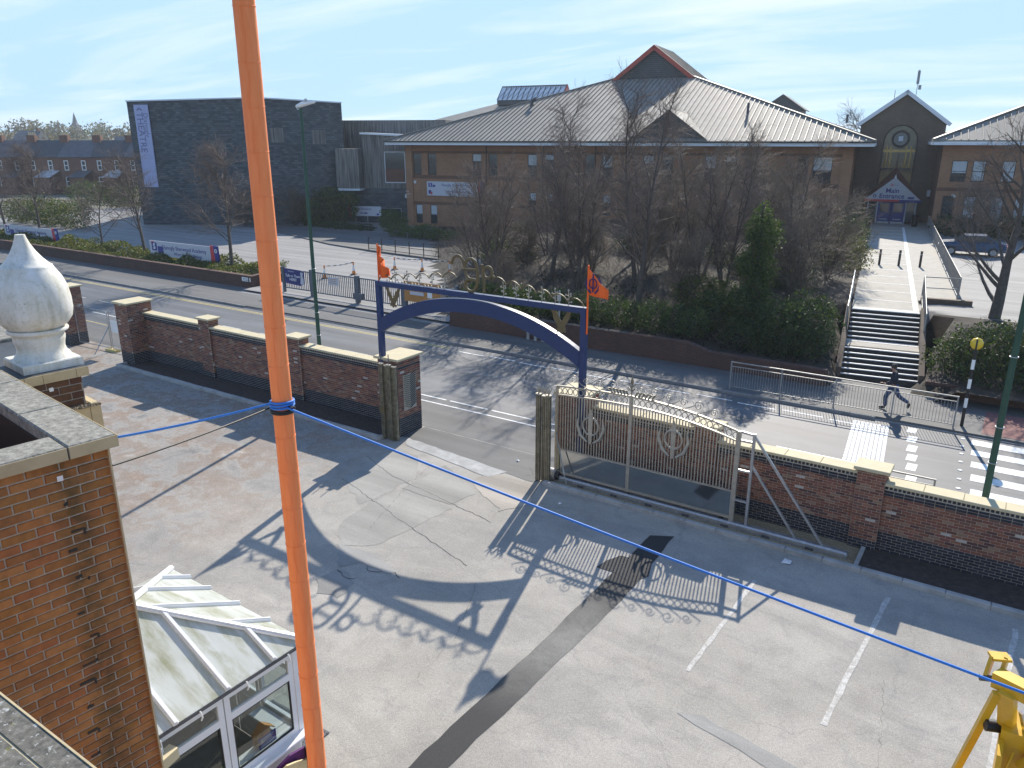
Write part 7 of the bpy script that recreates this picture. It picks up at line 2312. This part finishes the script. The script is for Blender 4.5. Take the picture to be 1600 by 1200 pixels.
def clump_sampler(ells, shell=.55):
    """points in the outer part of several ellipsoids (cx, cy, cz, rx, ry, rz), broken up by lobes"""
    vol = np.array([e[3] * e[4] + e[4] * e[5] + e[3] * e[5] for e in ells]); vol = vol / vol.sum()
    def f(n):
        idx = rng.choice(len(ells), n, p=vol)
        E = np.array(ells)[idx]
        d = rng.normal(size=(n, 3)); d /= np.linalg.norm(d, axis=1, keepdims=True)
        rr = shell + (1.08 - shell) * rng.random((n, 1)) ** .6
        bumpy = 1 + .16 * np.sin(d[:, :1] * 9 + E[:, :1] * 3) * np.cos(d[:, 1:2] * 8 + E[:, 1:2]) + .1 * np.sin(d[:, 2:3] * 13 + E[:, 2:3] * 5)
        P = E[:, :3] + d * E[:, 3:6] * rr * bumpy
        return P[P[:, 2] > -.05]
    return f
GREEN_D = [(.042, .075, .028), (.055, .092, .034), (.030, .056, .024), (.075, .112, .042)]
GREEN_M = [(.07, .12, .034), (.095, .15, .042), (.052, .09, .030), (.115, .16, .05)]
GREEN_Y = [(.10, .13, .038), (.14, .16, .05), (.08, .105, .03), (.16, .16, .068), (.06, .09, .026)]
IVY = [(.11, .14, .038), (.16, .18, .055), (.08, .11, .032), (.20, .19, .08)]
def shrub(name, label, x, y, z, ells, n, size, cols, cat='shrub', group=None, stem=True):
    t = thing(name, label, cat, (x, y, z), 0, group)
    V, F, c = leaves(n, clump_sampler(ells), size, cols)
    link(bpy.data.objects.new('foliage', np_mesh('foliage', V, F, M['leaf'], c)), t)
    if stem:
        l = []
        r = random.Random(int(abs(x * 31 + y * 17)))
        for e in ells[:10]:
            for k in range(6):
                q = Vector((e[0] + r.uniform(-.7, .7) * e[3], e[1] + r.uniform(-.7, .7) * e[4], e[2] + r.uniform(0, .8) * e[5]))
                b = Vector((e[0] + r.uniform(-.15, .15), e[1] + r.uniform(-.15, .15), -.1))
                mid = b.lerp(q, .5) + Vector((r.uniform(-.1, .1), r.uniform(-.1, .1), .1))
                l += [(tuple(b), tuple(mid), .022, .014), (tuple(mid), tuple(q), .014, .004)]
        link(bpy.data.objects.new('stems', segs_mesh('stems', l, M['bark'], 4)), t)
    return t
def row_ells(x0, x1, y, h, w, n, seed=0):
    r = random.Random(seed + int(x0 * 10)); out = []
    for k in range(n):
        x = x0 + (x1 - x0) * (k + .5) / n
        hh = h * r.uniform(.75, 1.15)
        out.append((x, y + r.uniform(-.2, .2), hh * .5, (x1 - x0) / n * .75, w * r.uniform(.8, 1.15), hh * .56))
    return out
# the big dark shrubs by the steps
shrub('big_shrub', 'large dark glossy evergreen shrub left of the steps, behind the guard rail', -8.4, 35.3, .6, [(-1.5, .6, 1.0, 1.4, 1.2, 1.2), (-.3, .2, 1.1, 1.4, 1.3, 1.4), (.9, .2, 1.2, 1.2, 1.3, 1.45), (.2, -.5, .7, 1.9, 1.0, .95), (.5, 1.2, 1.6, 1.3, 1.1, 1.1), (-1.9, -.4, .6, 1.0, .9, .8)], 13000, .062, GREEN_D)
shrub('big_shrub', 'large dark evergreen shrub right of the steps, behind the amber beacon', .1, 35.9, .4, [(-2.15, .2, .75, .75, 1.0, .85), (-1.5, .4, .9, 1.0, 1.1, 1.1), (-.3, .1, 1.0, 1.4, 1.2, 1.3), (1.2, .2, 1.1, 1.5, 1.3, 1.35), (2.8, .4, 1.0, 1.4, 1.2, 1.2), (.4, -.9, .6, 2.2, .8, .75), (-.4, 1.4, 1.5, 1.6, 1.1, .8)], 13000, .062, GREEN_D + [(.05, .065, .02)])
shrub('hedge', 'dark low hedge on top of the retaining wall, under the orange pennant', -16.5, 34.7, .95, row_ells(-3.6, 4.4, 0, 1.3, .95, 8), 11000, .055, GREEN_D + GREEN_M[:2], 'hedge')
shrub('hedge', 'ragged dark hedge above the brick wall seen through the arch', -23.2, 34.8, .95, row_ells(-2.8, 3.2, 0, 1.45, .95, 6, 3), 8000, .06, GREEN_D + GREEN_M, 'hedge')
shrub('big_shrub', 'rounded mid green shrub between the hedge and the ivy clad trunk', -11.9, 36.4, 1.1, [(-.4, 0, .8, 1.1, 1.0, 1.0), (.7, .2, 1.0, 1.0, .9, 1.1)], 5000, .06, GREEN_D + GREEN_Y[:1])
shrub('laurel', 'spotted pale leaved shrub behind the hedge, right of the thick trunk', -14.0, 38.6, 1.5, [(0, 0, .8, 1.2, 1.0, 1.0), (1.3, .3, .7, 1.0, .9, .9)], 4200, .06, GREEN_M + GREEN_Y)
shrub('laurel', 'yellowish shrub beside the walk below the right corner of the school', -9.3, 53.0, 2.0, [(0, 0, .9, 1.3, 1.2, 1.2), (-1.4, .5, .8, 1.1, 1.0, 1.0)], 4200, .07, GREEN_Y)
shrub('big_shrub', 'dark clipped shrub left of the walk near the porch', -11.2, 61.5, 2.05, [(0, 0, .9, 1.3, 1.4, 1.2), (-.2, 2.6, 1.0, 1.3, 1.5, 1.3), (.3, -2.8, .8, 1.2, 1.5, 1.1)], 7000, .08, GREEN_D)
shrub('big_shrub', 'tall dark shrub against the end of the school by the entrance', -13.4, 71.5, 2.05, [(0, 0, 1.0, 1.2, 1.5, 1.4), (.4, 2.4, 1.1, 1.2, 1.3, 1.4)], 4500, .09, GREEN_D + GREEN_M)
iv = shrub('ivy_tree', 'upright trunk completely clad in green ivy left of the steps', -10.6, 37.4, 1.0, [(0, 0, k * .58 + .3, .85 - .045 * k + .16 * ((k * 7) % 3), .8 - .04 * k, .6) for k in range(10)] + [(.25, .1, 4.6, .8, .7, .8), (-.3, 0, 3.2, .75, .6, .7)], 12000, .058, GREEN_M + GREEN_D[:2], 'tree')
link(bpy.data.objects.new('trunk', segs_mesh('trunk', [((0, 0, -.3), (.05, 0, 3), .17, .13), ((.05, 0, 3), (-.05, .05, 6.2), .13, .05)], M['bark'], 8)), iv)
for (x, y, rx, n, cols, lb) in [(-13.2, 47.2, 1.6, 4200, GREEN_D, 'dark evergreen shrub far back on the bank, right of the thick trunk'), (-10.8, 44.2, 1.3, 3600, GREEN_D + GREEN_M[:1], 'dark evergreen shrub behind the ivy clad trunk'),
        (-17.8, 50.5, 1.5, 3400, GREEN_D, 'dark evergreen shrub at the back of the bank, middle'), (-29.6, 44.0, 1.6, 3800, GREEN_D + GREEN_M[:1], 'dull green shrub at the left end of the bank, behind the script emblem'),
        (-36.5, 54.5, 1.7, 3400, GREEN_D + GREEN_Y[:1], 'dull green shrub on the left slope of the bank by the forecourt rail'), (-23.5, 52.0, 1.4, 3000, GREEN_D, 'dark evergreen shrub at the back of the bank, left of the middle')]:
    shrub('big_shrub', lb, x, y, gz(x, y) - .1, [(0, 0, .8, rx, rx * .8, 1.0), (rx * .7, .3, .6, rx * .6, rx * .6, .75), (-rx * .7, -.2, .6, rx * .65, rx * .6, .8)], n, .065, cols)
# shrubs round the forecourt
shrub('laurel', 'large pale green spreading shrub in front of the timber clad link', -68.5, 64.0, .35, [(0, 0, 1.8, 2.6, 2.2, 1.9), (-2.6, 0, 1.4, 1.8, 1.7, 1.4), (2.0, .6, 2.2, 2.0, 1.8, 1.7), (.6, .3, 3.4, 1.5, 1.3, 1.0), (3.6, .5, 3.2, 1.3, .8, .5)], 9500, .11, GREEN_Y + GREEN_D)
shrub('hedge', 'bright green rounded hedge mound right of the entrance sign', -57.5, 63.6, .35, [(0, 0, .9, 1.7, 1.3, 1.2), (-1.4, .8, 1.2, 1.3, 1.2, 1.2)], 4200, .08, GREEN_M + GREEN_Y[:2], 'hedge')
shrub('hedge', 'long low green hedge under the ground floor windows', -51.0, 60.8, .4, row_ells(-4.2, 4.6, 0, 1.2, 1.3, 5), 6500, .08, GREEN_M, 'hedge')
shrub('hedge', 'dark shrub bed behind the knee rail below the entrance sign', -66.0, 63.6, .3, row_ells(-4.5, 5.5, -.8, .8, 1.0, 6), 5000, .08, GREEN_D, 'hedge')
shrub('hedge', 'dark evergreen hedge closing the far left of the car park, below the terrace', -112, 66.0, .2, row_ells(-14, 22, 0, 3.2, 2.6, 9, 5), 20000, .11, GREEN_D + IVY[:1], 'hedge')
shrub('hedge', 'lighter strip of clipped hedge in front of the terrace', -118, 78.0, .2, row_ells(-6, 22, 0, 3.4, 1.6, 7, 6), 14000, .11, GREEN_Y + GREEN_M, 'hedge')
shrub('hedge', 'rounded dark bushes at the left picture edge behind the school name board', -96, 47.0, .2, row_ells(-10, 6, 0, 3.0, 2.2, 5, 8), 15000, .09, GREEN_D + IVY, 'hedge')
shrub('hedge', 'dark hedge below the classroom windows at right', -1.5, 77.0, 2.05, row_ells(-5.2, 9, 0, 1.7, 1.4, 7, 4), 6500, .10, GREEN_D + GREEN_M[:1], 'hedge')
# ivy and ground cover on the left bed: nobody could count it
def bed_sampler(x0, x1, y0, y1, z, hmax):
    def f(n):
        x = rng.uniform(x0, x1, n); y = rng.uniform(y0, y1, n)
        h = hmax * (.35 + .65 * np.clip((y - y0) / (y1 - y0) * 1.4, 0, 1)) * (.55 + .45 * np.sin(x * 1.3 + np.sin(y * 2 + x * .4)) * np.cos(x * .37 + y))
        zz = z + np.abs(h) * rng.random(n) ** .45
        return np.stack([x, y, zz], 1)
    return f
V, F, c = leaves(30000, bed_sampler(-95, -44.95, 34.75, 38.0, .62, 1.0), .085, IVY + GREEN_Y)
stuff(link(bpy.data.objects.new('ivy_ground_cover', np_mesh('ivy_ground_cover', V, F, M['leaf'], c))))
def bank_sampler(n):
    x = rng.uniform(-46, -6.6, n); y = rng.uniform(33.6, 67, n)
    keep = [bank_edge(b) + .6 < a < walk_x(b, -1) - .5 for a, b in zip(x, y)]
    x, y = x[keep], y[keep]
    dn = np.sin(x * .8 + y * .5) * np.cos(y * .9 - x * .3) + .9 * (36.5 - y) / 3 > -.75
    x, y = x[dn], y[dn]
    z = np.array([gz(a, b) for a, b in zip(x, y)])
    return np.stack([x, y, z + rng.random(len(x)) ** 2 * .35], 1)
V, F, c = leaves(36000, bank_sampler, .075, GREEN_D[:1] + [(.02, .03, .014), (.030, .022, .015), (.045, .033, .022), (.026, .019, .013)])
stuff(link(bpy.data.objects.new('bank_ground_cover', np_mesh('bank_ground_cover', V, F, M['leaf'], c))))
# pot plant leaves
V, F, c = leaves(160, clump_sampler([(0, 0, .42, .2, .2, .22)], .2), .06, GREEN_M)
link(bpy.data.objects.new('foliage', np_mesh('foliage', V, F, M['leaf'], c)), pt)

# dead twiggy undergrowth on the bank
def undergrowth():
    r = random.Random(5); segs = []
    for k in range(2000):
        x = r.uniform(-45, -7); y = r.uniform(34.2, 66)
        if not bank_edge(y) + .8 < x < walk_x(y, -1) - .6:
            continue
        p = Vector((x, y, gz(x, y) - .05)); 
        for q in range(5):
            d = Vector((r.uniform(-1, 1), r.uniform(-1, 1), r.uniform(.5, 1.6))).normalized(); a = p
            L = r.uniform(.25, .6)
            for s in range(3):
                b = a + d * L; segs.append((tuple(a), tuple(b), .007 - s * .002, .005 - s * .0015)); a = b
                d = (d + Vector((r.uniform(-.5, .5), r.uniform(-.5, .5), r.uniform(-.3, .2)))).normalized()
    return segs
stuff(link(bpy.data.objects.new('bare_undergrowth', segs_mesh('bare_undergrowth', undergrowth(), M['twig_pale'], 3))))

# far wooded town ridge on the left horizon
M['ridge'] = mat('far_ridge', (0.07, 0.068, 0.045), 0.95, var=0.3, vscale=0.03)
def polar(a, d, z):
    return (-math.sin(math.radians(a)) * d, math.cos(math.radians(a)) * d, z)
def ridge(a0, a1, d0, d1, z0, z1):
    n = 40; mb = MB(); vs = []; fs = []
    for i in range(n + 1):
        a = a0 + (a1 - a0) * i / n
        vs += [polar(a, d0, z0), polar(a, (d0 + d1) / 2, z0 + (z1 - z0) * (.6 + .1 * math.sin(a * .9))), polar(a, d1, z1 + 1.5 * math.sin(a * .7)), polar(a, d1 + 120, z1 - 4)]
    for i in range(n):
        for q in range(3):
            fs.append((i * 4 + q, i * 4 + q + 1, (i + 1) * 4 + q + 1, (i + 1) * 4 + q))
    return structure(mb.add(vs, fs, True).build('hills', M['ridge']))
ridge(44, 92, 210, 700, -.3, 13.5)
def far_wood(ntree, per, d0, d1, a0, a1, h, cols):
    Vs, Fs, Cs = [], [], []; nv = 0
    for k in range(ntree):
        d = d0 + (d1 - d0) * rng.random() ** .8; a = rng.uniform(a0, a1)
        x, y, _ = polar(a, d, 0); s = rng.uniform(.6, 1.3) * h
        zg = -.3 + 13.0 * max(0, min(1, (d - 210) / 490)) if a > 44 else 0
        ell = [(x + rng.uniform(-.5, .5) * s, y + rng.uniform(-.5, .5) * s, zg + s * rng.uniform(.35, .6), s * rng.uniform(.35, .6), s * rng.uniform(.35, .6), s * rng.uniform(.35, .5)) for q in range(3)]
        base = np.array(cols[rng.integers(0, len(cols))])
        V, F, c = leaves(per, clump_sampler(ell, .4), .42 * d / 300, [tuple(base), tuple(base * 1.2), tuple(base * .8)])
        Vs.append(V); Fs.append(F + nv); Cs.append(c); nv += len(V)
    return np.concatenate(Vs), np.concatenate(Fs), np.concatenate(Cs)
V, F, c = far_wood(230, 170, 225, 640, 47, 86, 9.5, [(.10, .085, .06), (.085, .08, .05), (.08, .09, .04), (.12, .10, .075), (.06, .065, .045), (.13, .12, .06)])
stuff(link(bpy.data.objects.new('far_woodland', np_mesh('far_woodland', V, F, M['leaf'], c))))
V, F, c = far_wood(60, 120, 190, 420, -30, 40, 8.0, [(.10, .085, .06), (.085, .08, .05), (.06, .065, .045)])
stuff(link(bpy.data.objects.new('far_woodland', np_mesh('far_woodland', V, F, M['leaf'], c))))
def far_house(x, y, w, h, an, label):
    o = thing('distant_house', label, 'house', (x, y, 0), an, 'roofs on the far ridge')
    MB().box(-w / 2, w / 2, -4, 4, 0, h).build('wall', M['brick_house'], o)
    MB().prism([(-4.6, h), (4.6, h), (0, h + 3.6)], -w / 2 - .3, w / 2 + .3, axis='x').build('roof', M['slate_wet'], o)
    MB().box(w / 2 - 1.5, w / 2 - .5, -.5, .5, h + 2, h + 4.6).build('chimney', M['brick_house'], o)
far_house(-330, 158, 9, 9.4, R(28), 'small dark gabled roof among the far trees left of the church spire')
far_house(-300, 180, 9, 7.4, R(35), 'small distant house roof among the far trees below the church spire')
far_house(-286, 208, 5, 11.0, R(30), 'distant pale block among the trees just left of the theatre')

# ------------------------------------------------------------------ the thin haze of the day
hz_m = bpy.data.materials.new('haze'); hz_m.use_nodes = True
hz_m.node_tree.nodes.clear()
hz_o = hz_m.node_tree.nodes.new('ShaderNodeOutputMaterial'); hz_v = hz_m.node_tree.nodes.new('ShaderNodeVolumePrincipled')
hz_v.inputs['Color'].default_value = (0.82, 0.90, 1.0, 1); hz_v.inputs['Density'].default_value = 0.00028
hz_v.inputs['Anisotropy'].default_value = 0.3
hz_m.node_tree.links.new(hz_v.outputs[0], hz_o.inputs['Volume'])
stuff(MB().box(-1310, 1310, -310, 1310, -1.4, 31.0).build('haze', hz_m))
